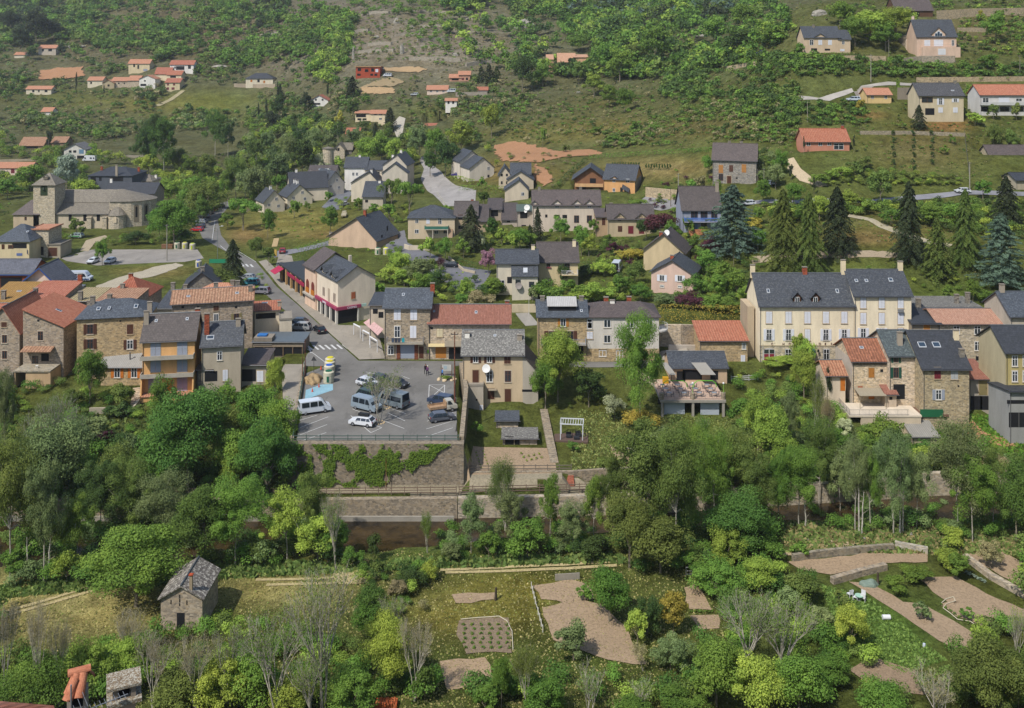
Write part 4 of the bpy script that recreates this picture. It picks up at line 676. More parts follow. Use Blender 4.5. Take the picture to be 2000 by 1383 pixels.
# ---------------------------------------------------------------- houses
FRC = {'w': 'cfcfcf', 'b': '5d3b2c'}
SHC = {'W': 'c9cbd2', 'B': '4f3226', 'Y': 'a56f33', 'G': '1f4a3c', 'A': '8d939f', 'R': '6b2630', 'L': '7d7350', 'C': 'c4b898', 'O': 'b56a26', 'P': '96879a', 'T': '9a5638', 'X': '5f7f96', 'O2': 'a0703c', 'G2': 'a3a5a6', 'S': '5a6a96'}
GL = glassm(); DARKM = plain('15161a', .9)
def window(root, hs, face, c, zc, w, hh, st):
    """one opening on a wall: frame > pane, each shutter its own part"""
    W_, D_ = hs['w'], hs['dep']
    def bx(mb, c0, c1, z0, z1, o0, o1):
        if face == 'F': mb.box(c0, c1, -o1, -o0, z0, z1)
        elif face == 'R': mb.box(W_+o0, W_+o1, c0, c1, z0, z1)
        else: mb.box(-o1, -o0, c0, c1, z0, z1)
    z0, z1, c0, c1 = zc-hh/2, zc+hh/2, c-w/2, c+w/2; k = st[0]; big = hs['d'] < 240
    if k in 'wbk':
        if big and k != 'k':
            m = MB(); bx(m, c0-.12, c1+.12, z1, z1+.14, 0, .035); bx(m, c0-.12, c1+.12, z0-.12, z0, 0, .12); bx(m, c0-.1, c0, z0, z1, 0, .03); bx(m, c1, c1+.1, z0, z1, 0, .03)
            sur = m.build('window_surround', wl('b8ae9c'), root)
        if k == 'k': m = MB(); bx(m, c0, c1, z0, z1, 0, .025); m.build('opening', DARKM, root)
        else:
            t = .09; m = MB(); bx(m, c0, c1, z1-t, z1, .01, .06); bx(m, c0, c1, z0, z0+t, .01, .06); bx(m, c0, c0+t, z0+t, z1-t, .01, .06); bx(m, c1-t, c1, z0+t, z1-t, .01, .06); bx(m, (c0+c1)/2-.05, (c0+c1)/2+.05, z0+t, z1-t, .01, .065)
            if hh > 1.5: bx(m, c0+t, (c0+c1)/2-.05, zc+.25, zc+.3, .01, .055); bx(m, (c0+c1)/2+.05, c1-t, zc+.25, zc+.3, .01, .055)
            fr = m.build('window', plain(FRC[k]), root); m = MB(); bx(m, c0+t, c1-t, z0+t, z1-t, 0, .03); m.build('pane', GL, fr)
        if len(st) > 1 and st[1] == 'o':
            m = plain(SHC[st[2:]])
            for a, b in ((c0-w*.52-.02, c0-.04), (c1+.04, c1+w*.52+.02)):
                s = MB(); bx(s, a, b, z0-.03, z1+.03, .0, .07)
                bx(s, a+.05, b-.05, z0+.25, z0+.31, .07, .09); bx(s, a+.05, b-.05, z1-.31, z1-.25, .07, .09); s.build('shutter', m, root)
        elif len(st) > 1 and st[1] in SHC: pass
    elif k == 'c':
        m = plain(SHC[st[1:]])
        if big: s = MB(); bx(s, c0-.1, c1+.1, z1, z1+.12, 0, .03); bx(s, c0-.12, c1+.12, z0-.12, z0, 0, .12); bx(s, c0-.1, c0, z0, z1, 0, .03); bx(s, c1, c1+.1, z0, z1, 0, .03); s.build('window_surround', wl('a8967c'), root)
        for a, b in ((c0, c-.02), (c+.02, c1)):
            s = MB(); bx(s, a, b, z0, z1, .0, .06)
            for q in (.15, .5, .85): bx(s, a+.04, b-.04, z0+hh*q-.03, z0+hh*q+.03, .06, .08)
            s.build('shutter', m, root)
    elif k in 'dg':
        s = MB(); bx(s, c0, c1, z0, z1, 0, .04)
        for q in range(1, 5): bx(s, c0+.03, c1-.03, z0+hh*q/5-.02, z0+hh*q/5+.02, .04, .055)
        dr = s.build('door' if k == 'd' else 'garage_door', (wood if k == 'd' else plain)(SHC[st[1:]]), root)
        s = MB(); bx(s, c0-.12, c1+.12, z1, z1+.15, 0, .06); bx(s, c0-.12, c0, z0, z1, 0, .05); bx(s, c1, c1+.12, z0, z1, 0, .05); s.build('door_frame', wl('a8967c'), dr)
        if big: s = MB(); bx(s, c1-.2, c1-.12, z0+hh*.45, z0+hh*.5, .04, .1); s.build('handle', plain('222222'), dr)
    elif k == 'S':
        s = MB(); bx(s, c0, c1, z0, z1, 0, .06); s.build('sign', plain(SHC['S']), root)
def build_house(hs):
    root = empty(hs['name'], (hs['O'].x, hs['O'].y, hs['z']), hs['y']); tag(root, hs['label'], hs['cat'], hs['group'])
    hs['root'] = root; w, D, ze, zr, rf, ov, rt = hs['w'], hs['dep'], hs['ze'], hs['zr'], hs['rf'], hs['ov'], hs['rt']
    T = .16; g = .02; z0 = -hs['dz']; rm = hs['roof']; e = .12
    def rz(u, v):
        if rt == 'g': return ze+(zr-ze)*(v/(D*rf)) if v < D*rf else zr-(zr-ze)*((v-D*rf)/(D*(1-rf)))*(1 if rf <= .7 else 1)
        if rt == 'e':
            if rf < .01: return zr+(ze-zr)*u/w
            return ze+(zr-ze)*(u/(w*rf)) if u < w*rf else zr-(zr-ze)*(u-w*rf)/(w*(1-rf))
        if rt == 'm': return ze+(zr-ze)*v/D
        if rt == 'h':
            i = min(w, D)*(hs['hip'] or .5) if 0 else w*(hs['hip'] or .3); return ze+(zr-ze)*min(v/(D*.5), (D-v)/(D*.5), u/max(i, .1), (w-u)/max(i, .1), 1)
        return ze
    hs['rz'] = rz; W_ = MB()
    if rt == 'g': W_.prism([(0, z0), (0, ze), (D*rf, zr), (D, ze), (D, z0)], 0, w)
    elif rt == 'e' and rf > .01: W_.prism([(0, z0), (w, z0), (w, ze), (w*rf, zr), (0, ze)], 0, D, 'y')
    elif rt == 'e': W_.prism([(0, z0), (w, z0), (w, ze), (0, zr)], 0, D, 'y')
    elif rt == 'm': W_.prism([(0, z0), (0, ze), (D, zr), (D, z0)], 0, w)
    elif rt == 'tower':
        n = 18; r = w/2; P = [(r+r*math.cos(2*math.pi*i/n), r+r*math.sin(2*math.pi*i/n)) for i in range(n)]
        for i in range(n): a, b = P[i], P[(i+1) % n]; W_.poly([(*a, z0), (*b, z0), (*b, ze), (*a, ze)])
    else: W_.box(0, w, 0, D, z0, ze)
    wall = W_.build('wall', hs['wall'], root)
    M = MB(); o = ov
    def S4(*p): M.slab([(a, b, c+T+g) for a, b, c in p], T)
    if rt == 'g':
        s1 = (zr-ze)/(D*rf); s2 = (zr-ze)/(D*(1-rf)); S4((-o, -o, ze-s1*o), (w+o, -o, ze-s1*o), (w+o, D*rf, zr), (-o, D*rf, zr)); S4((-o, D*rf+.003, zr), (w+o, D*rf+.003, zr), (w+o, D+o, ze-s2*o), (-o, D+o, ze-s2*o))
    elif rt == 'e' and rf > .01:
        s1 = (zr-ze)/(w*rf); s2 = (zr-ze)/(w*(1-rf)); S4((-o, -o, ze-s1*o), (w*rf, -o, zr), (w*rf, D+o, zr), (-o, D+o, ze-s1*o)); S4((w*rf+.003, -o, zr), (w+o, -o, ze-s2*o), (w+o, D+o, ze-s2*o), (w*rf+.003, D+o, zr))
    elif rt == 'e': s1 = (zr-ze)/w; S4((-.1, -o, zr+.1*s1), (w+o, -o, ze-s1*o), (w+o, D+o, ze-s1*o), (-.1, D+o, zr+.1*s1))
    elif rt == 'm': s1 = (zr-ze)/D; S4((-o*.6, -o, ze-s1*o), (w+o*.6, -o, ze-s1*o), (w+o*.6, D+.15, zr+s1*.15), (-o*.6, D+.15, zr+s1*.15))
    elif rt == 'h':
        i = w*(hs['hip'] or .3); s1 = (zr-ze)/(D/2); zz = ze-s1*o*.6+g; A, B, C_, E = (-o, -o, zz), (w+o, -o, zz), (w+o, D+o, zz), (-o, D+o, zz); P, Q = (i, D/2, zr+.15), (w-i, D/2, zr+.15)
        M.poly([A, B, Q, P]); M.poly([C_, E, P, Q]); M.poly([E, A, P]); M.poly([B, C_, Q]); M.poly([A, E, C_, B])
        for a, b in ((A, B), (B, C_), (C_, E), (E, A)): M.poly([(a[0], a[1], a[2]-.12), (b[0], b[1], b[2]-.12), b, a])
    elif rt == 'tower':
        for i in range(n):
            a, b = P[i], P[(i+1) % n]; q = lambda p: (r+(p[0]-r)*1.15, r+(p[1]-r)*1.15, ze-.1); M.poly([q(a), q(b), (r, r, zr+.6)]); M.poly([q(b), q(a), (r, r, ze-.1)])
    else: M.box(-o, w+o, -o, D+o, ze+.01, ze+.22); M.box(-o, w+o, -o, -o+.15, ze+.22, ze+.4); M.box(-o, -o+.15, -o+.15, D+o, ze+.22, ze+.4); M.box(w+o-.15, w+o, -o+.15, D+o, ze+.22, ze+.4)
    roof = M.build('roof', rm, root)
    big = hs['d'] < 340
    if big and rt in 'gm' and rt != 'tower':              # gutter along the front eave, ridge cap
        s1 = (zr-ze)/(D*(rf if rt == 'g' else 1)); G = MB(); G.tube((-o, -o-.07, ze-s1*o+.02), (w+o, -o-.07, ze-s1*o+.02), .07); G.build('gutter', metal('55565a'), roof)
        G = MB(); G.tube((.12, -.08, z0), (.12, -.08, ze-.1), .05); G.build('downpipe', metal('66676a'), root)
        if rt == 'g': G = MB(); G.tube((-o, D*rf, zr+T+.05), (w+o, D*rf, zr+T+.05), .1); G.build('ridge_cap', rm if hs['d'] > 200 else metal('6c7074'), roof)
    if big and rt == 'e' and rf > .01: G = MB(); G.tube((w*rf, -o, zr+T+.05), (w*rf, D+o, zr+T+.05), .1); G.build('ridge_cap', metal('5c6064'), roof)
    for c in hs['ch']:
        fu, fv, hh, m = c; u, v = fu*w, fv*D; zb = rz(min(max(u, 0), w), min(max(v, 0), D))-.4; zt = max(zb+hh+.4, zb+.9); C2 = MB(); a, b = (.42, .3) if m not in ('p', 's') else ((.09, .09) if m == 'p' else (.17, .17))
        C2.box(u-a, u+a, v-b, v+b, zb, zt); mm = {'b': stone('8a4a36'), 'c': wl('9a8f80'), 'p': metal('5a5a5c'), 's': wl('8e806a')}.get(m) or (wl(m) if isinstance(m, str) else m)
        co = C2.build('chimney', mm, roof); C2 = MB(); C2.box(u-a-.08, u+a+.08, v-b-.08, v+b+.08, zt+.12, zt+.2)
        for q in ((-a, -b), (a-.1, -b), (-a, b-.1), (a-.1, b-.1)): C2.box(u+q[0], u+q[0]+.1, v+q[1], v+q[1]+.1, zt, zt+.12)
        C2.build('chimney_cap', tiles('b5532f', 'a04c33') if m in ('s',) else wl('7f776c'), co)
    for s in hs['sky']:
        fu, fv, a, b = s; u = fu*w
        if rt in 'gm' or rt == 'h':
            v = fv*D*(rf if rt == 'g' else (.5 if rt == 'h' else 1)); sl = math.atan2(zr-ze, D*(rf if rt == 'g' else (.5 if rt == 'h' else 1)))
            zc = ze+(zr-ze)*fv+T+g+(.12 if rt == 'h' else 0); cs, sn = math.cos(sl), math.sin(sl)
            def sq(mb, a0, a1, b0, b1, h0, h1): mb.slab([(u+x, v+y*cs-h1*sn, zc+y*sn+h1*cs) for x, y in ((a0, b0), (a1, b0), (a1, b1), (a0, b1))], h1-h0)
            K = MB(); sq(K, -a/2, a/2, -b/2, -b/2+.1, -.05, .1); sq(K, -a/2, a/2, b/2-.1, b/2, -.05, .1); sq(K, -a/2, -a/2+.1, -b/2+.1, b/2-.1, -.05, .1); sq(K, a/2-.1, a/2, -b/2+.1, b/2-.1, -.05, .1)
        else:
            v = fv*D; s1 = (zr-ze)/w; zc = zr-s1*u+T+g; K = MB()
            def sq(mb, a0, a1, b0, b1, h0, h1): mb.slab([(u+x, v+y, zc-s1*x+h1) for x, y in ((a0, b0), (a1, b0), (a1, b1), (a0, b1))], h1-h0)
            sq(K, -a/2, a/2, -b/2, b/2, -.02, .06)
        fr = K.build('skylight', plain('a9adb2'), roof); K = MB(); sq(K, -a/2+.1, a/2-.1, -b/2+.1, b/2-.1, .0, .09); K.build('pane', glassm('2c3a48'), fr)
    O, U = hs['O'], hs['U']
    for q in [q for q in hs['win'].split(';') if q]:
        face = 'F'
        if q[1] == ':': face = q[0]; a, b, c, d_, st = q[2:].split(','); cc, zc = float(a)*D, float(b)
        else:
            a, b, c, d_, st = q.split(','); k = (float(a)-CX)/F; cc = (k*O.y-O.x)/(U.x-k*U.y); yy = O.y+U.y*cc; zc = CH-(float(b)-HY)/F*yy-hs['z']
        window(root, hs, face, cc, zc, float(c), float(d_), st)
    if hs['ex']: EX[hs['ex']](hs, root, roof)
    return root
def fx(hs, px): k = (px-CX)/F; return (k*hs['O'].y-hs['O'].x)/(hs['U'].x-k*hs['U'].y)
def fz(hs, py, u=0): return CH-(py-HY)/F*(hs['O'].y+hs['U'].y*u)-hs['z']
def rail(mb, p0, p1, hgt=1.0, st=.14, r=.02):
    p0 = Vector(p0); p1 = Vector(p1); L = (p1-p0).length; n = max(2, int(L/st)); up = Vector((0, 0, hgt))
    mb.tube(p0+up, p1+up, r*1.4, n=4); mb.tube(p0+up*.1, p1+up*.1, r, n=4)
    for i in range(n+1): q = p0.lerp(p1, i/n); mb.tube(q, q+up, r*.7 if i % 8 else r*1.5, n=4, cap=False)
def balcony(hs, root, u0, u1, z, dep, col='a8a298', railc=None, solid=False, rh=1.0):
    m = MB(); m.box(u0, u1, -dep, -.01, z-.2, z); b = m.build('balcony', wl(col), root); m = MB()
    if solid:
        m.box(u0, u1, -dep, -dep+.1, z, z+rh); m.box(u0, u0+.1, -dep+.1, -.01, z, z+rh); m.box(u1-.1, u1, -dep+.1, -.01, z, z+rh); m.build('parapet', wl(railc or col), b)
    else:
        rail(m, (u0+.05, -dep+.05, z), (u1-.05, -dep+.05, z), rh); rail(m, (u0+.05, -dep+.05, z), (u0+.05, 0, z), rh); rail(m, (u1-.05, -dep+.05, z), (u1-.05, 0, z), rh); m.build('railing', plain(railc or '8a8a8a'), b)
    return b
def dormer(hs, root, roof, px, w, y_e, y_a, wall, rm, front=0.0, win=True, glass='w', fr=None):
    """gabled dormer: front wall on the facade plane (front=0) or set back up the slope"""
    u = fx(hs, px); v = front; Y = hs['O'].y+v; ze = CH-(y_e-HY)/F*Y-hs['z']; za = CH-(y_a-HY)/F*Y-hs['z']; s = (hs['zr']-hs['ze'])/(hs['dep']*hs['rf']); vb = (za-hs['ze'])/s+.3; ve = max((ze-hs['ze'])/s+.2, v+.1)
    zb = hs['ze']+s*v-.2; m = MB(); m.prism([(u-w/2, zb), (u+w/2, zb), (u+w/2, ze), (u, za), (u-w/2, ze)], v-.04, v+.35 if v < .1 else v+.5, 'y')
    if v >= .1: m.box(u-w/2, u-w/2+.12, v+.5, ve+.4, zb, ze-.02); m.box(u+w/2-.12, u+w/2, v+.5, ve+.4, zb, ze-.02)
    d = m.build('dormer', wall, roof); m = MB(); o = .3; k = (za-ze)/(w/2)
    for sg in (-1, 1): m.slab([(u, v-.35, za+.15), (u+sg*(w/2+o), v-.35, ze-k*o+.15), (u+sg*(w/2+o), ve+.3, ze-k*o+.15), (u, vb+.3, za+.15)][::sg], .12)
    m.build('dormer_roof', rm, d)
    if win:
        c = (zb+ze)/2+.1; hh = min(1.3, ze-zb-.2); ww = w*.55; q = MB(); q.box(u-ww/2, u+ww/2, v-.09, v-.04, c-hh/2, c+hh/2); f_ = q.build('window', plain('cfcfcf' if glass == 'w' else '4f3226'), d)
        q = MB(); q.box(u-ww/2+.08, u-.05, v-.11, v-.09, c-hh/2+.08, c+hh/2-.08); q.box(u+.05, u+ww/2-.08, v-.11, v-.09, c-hh/2+.08, c+hh/2-.08); q.build('pane', GL, f_)
def dish(root, u, v, z, r=.45, m='c9c9c6'):
    b = MB(); n = 12; c = Vector((u, v, z)); ax = Vector((-.2, -.9, .35)).normalized(); a = ax.orthogonal().normalized(); bb = ax.cross(a)
    P = [c+(a*math.cos(2*math.pi*i/n)+bb*math.sin(2*math.pi*i/n))*r+ax*.12 for i in range(n)]
    for i in range(n): b.poly([c, P[i], P[(i+1) % n]]); b.poly([c-ax*.02, P[(i+1) % n], P[i]])
    b.tube(c, c+Vector((0, .5, -.3)), .03); b.build('satellite_dish', plain(m), root)
EX = {}
def ex(f): EX[f.__name__[3:]] = f; return f
@ex
def ex_vine(hs, r, roof):
    m = MB(); z = fz(hs, 710); u0, u1 = fx(hs, 48), fx(hs, 119); m.box(u0, u1, -4.2, -.01, z-.25, z); b = m.build('terrace', stone('8d8678'), r)
    m = MB(); m.box(u0+2.2, u1-.3, -4.0, -3.8, z-4, z-.26); m.box(u0, u0+.4, -4.1, -.02, z-4.2, z-.26); m.box(u1-.4, u1, -4.1, -.02, z-4.2, z-.26); m.build('terrace_wall', wl('b59a78'), r)
    m = MB(); za = fz(hs, 676); s = 1.3; m.slab([(u0, -1.8, za-.5), (fx(hs, 107), -1.8, za-.5), (fx(hs, 107), -.01, za), (u0, -.01, za)], .12); m.build('awning_roof', TM, r)
    m = MB()
    for i in range(14): m.box(u0-1.2-i*.16, u0-.01-i*.16+.1, -4.3-i*.3, -4.0-i*.3, z-.2-i*.26-1.2, z-.2-i*.26)
    m.build('stairs', stone('8d8678'), r)
    m = MB(); m.box(u0-2.2, u0-1.9, -9, -3.8, z-4.5, z-2.2); m.build('stair_wall', ST, r)
    m = MB(); m.box(fx(hs, 83), fx(hs, 88), -2.8, -2.4, z+.4, z+.46); [m.box(a, a+.08, -2.7, -2.6, z, z+.4) for a in (fx(hs, 83)+.05, fx(hs, 88)-.12)]; m.build('table', plain('c9c9c6'), r)
@ex
def ex_balc(hs, r, roof):
    w = hs['w']
    for py in (698, 733): balcony(hs, r, -.1, w+.05, fz(hs, py), 1.5, 'a39c90', 'a39c90', True, .55)
    m = MB(); z = fz(hs, 764)
    for u in (-.05, w-.2): m.prism([(-1.9, z-1.5), (-.02, z-1.5), (-.02, fz(hs, 735)), (-1.1, fz(hs, 735))], u, u+.25)
    m.build('side_wall', wl(OR1), r); m = MB(); m.box(0, w, -2.2, -.02, z-.4, z-.3); m.build('patio', TP, r); m = MB(); m.box(.2, w-.2, -2.0, -.5, -6, z-.42); m.build('base_wall', wl(OR1), r)
@ex
def ex_blue(hs, r, roof):
    w, ze, zr, o = hs['w'], hs['ze'], hs['zr'], hs['ov']; m = MB()
    if hs['rt'] == 'e':
        rf = hs['rf']; s1 = (zr-ze)/(w*rf); s2 = (zr-ze)/(w*(1-rf))
        m.slab([(-o, -o-.08, ze-s1*o+.1), (w*rf, -o-.08, zr+.1), (w*rf, -o-.02, zr+.1), (-o, -o-.02, ze-s1*o+.1)], .35); m.slab([(w*rf, -o-.08, zr+.1), (w+o, -o-.08, ze-s2*o+.1), (w+o, -o-.02, ze-s2*o+.1), (w*rf, -o-.02, zr+.1)], .35)
    else: m.box(-o, w+o, -o-.1, -o-.02, ze-.5, ze-.15)
    m.build('fascia', plain('2b4a82'), roof)
@ex
def ex_flag(hs, r, roof):
    m = MB(); u = fx(hs, 57); z = fz(hs, 492); m.tube((u, -.1, z-1), (u, -1.2, z+1), .03); p = m.build('flagpole', metal('99999a'), r)
    for i, c in enumerate(('26407a', 'c9c9c9', '8f2330')): m = MB(); m.box(u-.02, u+.02, -1.2+i*.22, -1.2+i*.22+.21, z-.3-.2*i, z+.9-.2*i); m.build('flag', plain(c), p)
@ex
def ex_belfry(hs, r, roof):
    m = MB(); u = hs['w']/2; z = fz(hs, 371); n = 8; pr = [(u-1.2, z-1.9), (u+1.2, z-1.9), (u+1.2, z+.6)]+[(u+1.2*math.cos(math.pi*i/n), z+.6+1.2*math.sin(math.pi*i/n)) for i in range(1, n)]+[(u-1.2, z+.6)]
    m.poly([(a, -.03, b) for a, b in pr]); m.build('arch_opening', plain('2c3a24', .9), r)
    m = MB(); m.tube((u, -.15, z+.1), (u, -.15, z+.9), .42, .18, 10); m.build('bell', metal('3c4438'), r)
    m = MB(); zz = hs['ze']+(hs['zr']-hs['ze'])*.62; m.box(u-.7, u+.7, 1.0, 1.6, zz-.6, zz+.2); m.slab([(u, .8, zz+1.0), (u-1, .8, zz+.2), (u-1, 1.9, zz+.2), (u, 1.9, zz+1)], .15); m.slab([(u+1, .8, zz+.2), (u, .8, zz+1.0), (u, 1.9, zz+1), (u+1, 1.9, zz+.2)], .15); m.build('roof_dormer', CHU, roof)
@ex
def ex_nave(hs, r, roof):
    w = hs['w']; z1 = fz(hs, 393)-.3
    D = hs['dep']; z1 = CH-(394-HY)/F*(hs['O'].y+D)-hs['z']; z2 = CH-(371-HY)/F*(hs['O'].y+D+4)-hs['z']
    m = MB(); m.prism([(D+.02, -2), (D+.02, z1), (D+4, z2), (D+7, z1), (D+7, -2)], .3, w-.2); m.build('upper_wall', render_('b8aa94'), r)
    m = MB(); s = (z2-z1)/4; m.slab([(0, D-.4, z1-s*.4+.2), (w, D-.4, z1-s*.4+.2), (w, D+4, z2+.2), (0, D+4, z2+.2)], .18); m.slab([(0, D+4.01, z2+.2), (w, D+4.01, z2+.2), (w, D+7.4, z1-s*.4+.2), (0, D+7.4, z1-s*.4+.2)], .18); m.build('upper_roof', CHU, r)
    for px in (176, 206): m = MB(); u = fx(hs, px); m.box(u-.7, u+.7, -.9, -.01, -1, fz(hs, 425)); m.box(u-.85, u+.85, -1.05, 0, fz(hs, 425), fz(hs, 423)); m.build('buttress', STC, r)
    # choir: half octagon with conical slab roof, blind arches
    cx_, cy_, R0 = w+3.2, D+4, 7.4; ze = CH-(396-HY)/F*(hs['O'].y)-hs['z']+.2; n = 8; P = [(cx_+R0*math.sin(math.pi*i/n)*1.25, cy_-R0*math.cos(math.pi*i/n)) for i in range(n+1)]; P = [(w-.2, cy_-R0)]+P+[(w-.2, cy_+R0)]
    m = MB(); q = MB(); zt = z2+.3
    for i in range(len(P)-1):
        a, b = P[i], P[i+1]; m.poly([(*a, -2), (*b, -2), (*b, ze), (*a, ze)])
        ex_ = lambda p: (p[0]+(.35 if p[0] > w else 0), cy_+(p[1]-cy_)*1.05, ze-.1)
        top = (cx_-1.5, cy_, zt) if i > 0 and i < len(P)-2 else None
        if top: q.poly([ex_(a), ex_(b), top])
        else: q.poly([ex_(a), ex_(b), (cx_-1.5, cy_, zt), (w-.2, cy_, zt)])
    m.build('choir_wall', STC, r); q.build('choir_roof', CHU, r)
    for i in (2, 3):
        m = MB(); k = MB()
        a, b = Vector(P[i]), Vector(P[i+1]); c = (a+b)/2; t = (b-a).normalized(); nn = Vector((t.y, -t.x)); 
        pr = [(-.8, 1.5), (.8, 1.5), (.8, ze-2)]+[(.8*math.cos(math.pi*j/6), ze-2+.8*math.sin(math.pi*j/6)) for j in range(1, 6)]+[(-.8, ze-2)]
        m.poly([(c.x+t.x*x+nn.x*.03, c.y+t.y*x+nn.y*.03, z) for x, z in pr])
        k.poly([(c.x+t.x*x*.4+nn.x*.05, c.y+t.y*x*.4+nn.y*.05, 3.2+(z-1.5)*.6) for x, z in pr])
        m.build('blind_arch', wl('7a7060'), r); k.build('lancet_window', DARKM, r)
    # side chapel
    cx2, R2 = w+2.4, 3.0; z3 = fz(hs, 420); z4_ = fz(hs, 399); P = [(cx2-R2*math.cos(math.pi*i/6), 1.2-R2*math.sin(math.pi*i/6)*.8) for i in range(7)]; m = MB(); q = MB()
    for i in range(6):
        a, b = P[i], P[i+1]; m.poly([(*a, -2), (*b, -2), (*b, z3), (*a, z3)]); e_ = lambda p: (cx2+(p[0]-cx2)*1.1, 1.2+(p[1]-1.2)*1.1, z3-.1); q.poly([e_(a), e_(b), (cx2, 2.6, z4_)])
    m.build('chapel_wall', STC, r); q.build('chapel_roof', CHU, r)
    m = MB(); u = cx2+.4; pr = [(u-.5, 2.0), (u+.5, 2.0), (u+.5, 3.6)]+[(u+.5*math.cos(math.pi*j/6), 3.6+.5*math.sin(math.pi*j/6)) for j in range(1, 6)]+[(u-.5, 3.6)]; m.poly([(a, -1.26, b) for a, b in pr]); m.build('chapel_window', wl('c4b49a'), r)
@ex
def ex_w3(hs, r, roof):
    w, zr = hs['w'], hs['zr']
    for a, b in ((.25, .38), (.6, .62), (.7, .3)):
        window(r, hs, 'F', w*a, zr*b, 1.0, 1.1, 'w')
@ex
def ex_shop(hs, r, roof):
    w, D, ze = hs['w'], hs['dep'], hs['ze']; zf = 3.3
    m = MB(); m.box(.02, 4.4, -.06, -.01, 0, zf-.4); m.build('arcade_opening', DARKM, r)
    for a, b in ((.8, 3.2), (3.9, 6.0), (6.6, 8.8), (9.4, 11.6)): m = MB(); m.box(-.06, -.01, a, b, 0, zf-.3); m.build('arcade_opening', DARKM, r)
    for a in (0.1, 3.55, 6.3, 9.1): m = MB(); m.box(-.5, -.07, a-.3, a+.3, -.2, zf-.3); m.build('pillar', plain('c4bfb4'), r)
    m = MB(); m.box(4.4, 4.7, -.4, -.07, -.2, zf-.3); m.build('pillar', plain('c4bfb4'), r)
    m = MB(); m.box(-.55, 5.2, -.5, -.07, zf-.3, zf+.35); m.box(-.55, -.07, -.07, D, zf-.3, zf+.35); f_ = m.build('fascia', plain('8a3350'), r)
    text('CASINO', .62, (1.9, -.52, zf-.2), (R(90), 0, 0), 'c8c4cc', f_); text('CASINO', .62, (-.57, D*.62, zf-.2), (R(90), 0, R(-90)), 'c8c4cc', f_)
    m = MB(); m.box(5.25, 6.4, -.5, -.3, zf-.2, zf+.4); m.build('sign', plain('9db8ae'), r)
    for v in (2.6, 8.2):
        m = MB(); m.prism([(v-.9, ze-.4), (v+.9, ze-.4), (v+.9, ze+.6), (v, ze+1.6), (v-.9, ze+.6)], -.05, .6); d = m.build('dormer', hs['wall'], roof)
        m = MB(); [m.slab([(-.5, v, ze+1.85), (-.5, v+s*1.3, ze+.55), (2.0, v+s*1.3, ze+.7), (3.4, v, ze+1.95)][::s], .12) for s in (-1, 1)]; m.build('dormer_roof', SL, d)
        m = MB(); m.box(-.09, -.05, v-.55, v-.15, ze-.3, ze+.7); m.box(-.09, -.05, v+.15, v+.55, ze-.3, ze+.7); m.build('window', DARKM, d)
    for v in (1.6, 2.3, 8.0, 8.7): m = MB(); m.box(-.04, -.005, v-.2, v+.2, 4.3, 6.2); m.build('narrow_window', plain('5a4a44'), r)
    m = MB(); m.box(-.05, -.005, 4.6, 5.8, 3.7, 6.6); m.build('arched_window', wl('a89a88'), r)
    m = MB(); 
    for z in (hs['zr'],): m.box(hs['w']*.5+.6, hs['w']*.5+1.2, D*.45, D*.45+.6, hs['zr']-1, hs['zr']+1.2)
    m.build('chimney', wl('b8ad9c'), roof)
    # cream street wing with orange balconies
    m = MB(); m.box(-.3, 7, D+.02, D+7, -1, ze-.2); m.build('street_wing', wl('c9ae98'), r)
    m = MB(); m.slab([(-.8, D+.02, ze-.1), (4.5, D+.02, ze+3.6), (4.5, D+7.4, ze+3.6), (-.8, D+7.4, ze-.1)], .2); m.slab([(4.51, D+.02, ze+3.6), (8.5, D+.02, ze+.6), (8.5, D+7.4, ze+.6), (4.51, D+7.4, ze+3.6)], .2); m.build('wing_roof', BR2, r)
    for v in (D+1.8, D+5.2):
        pr = [(v-1, 3.4), (v+1, 3.4), (v+1, 5.2)]+[(v+math.cos(math.pi*j/8), 5.2+math.sin(math.pi*j/8)) for j in range(1, 8)]+[(v-1, 5.2)]; m = MB(); m.poly([(-.33, a, b) for a, b in pr]); m.build('arched_recess', plain('6a3028'), r)
        m = MB(); m.box(-.45, -.35, v-1, v+1, 3.2, 4.3); m.build('balcony', plain('a8661e'), r)
    m = MB(); m.box(-.9, -.34, D+.1, D+7, 2.7, 3.1); m.build('balcony_slab', wl('a39c90'), r)
@ex
def ex_cafe(hs, r, roof):
    D, ze = hs['dep'], hs['ze']
    for i in range(6): v = 1.2+i*4.2; m = MB(); m.box(-.5, 0, v-.35, v+.35, -.2, ze); m.build('pillar', wl('a8875c'), r)
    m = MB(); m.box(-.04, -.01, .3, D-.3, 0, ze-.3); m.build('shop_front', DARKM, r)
    for a, b in ((2, 8.5), (9.5, 16)): m = MB(); m.box(-.75, -.55, a, b, ze-.9, ze-.1); m.build('awning_valance', plain('8f2140'), r)
    m = MB(); m.slab([(-2.8, 19.5, ze-1.2), (-.55, 19.5, ze-.1), (-.55, 24, ze-.1), (-2.8, 24, ze-1.2)][::-1], .06); m.build('awning', plain('9a2040'), r)
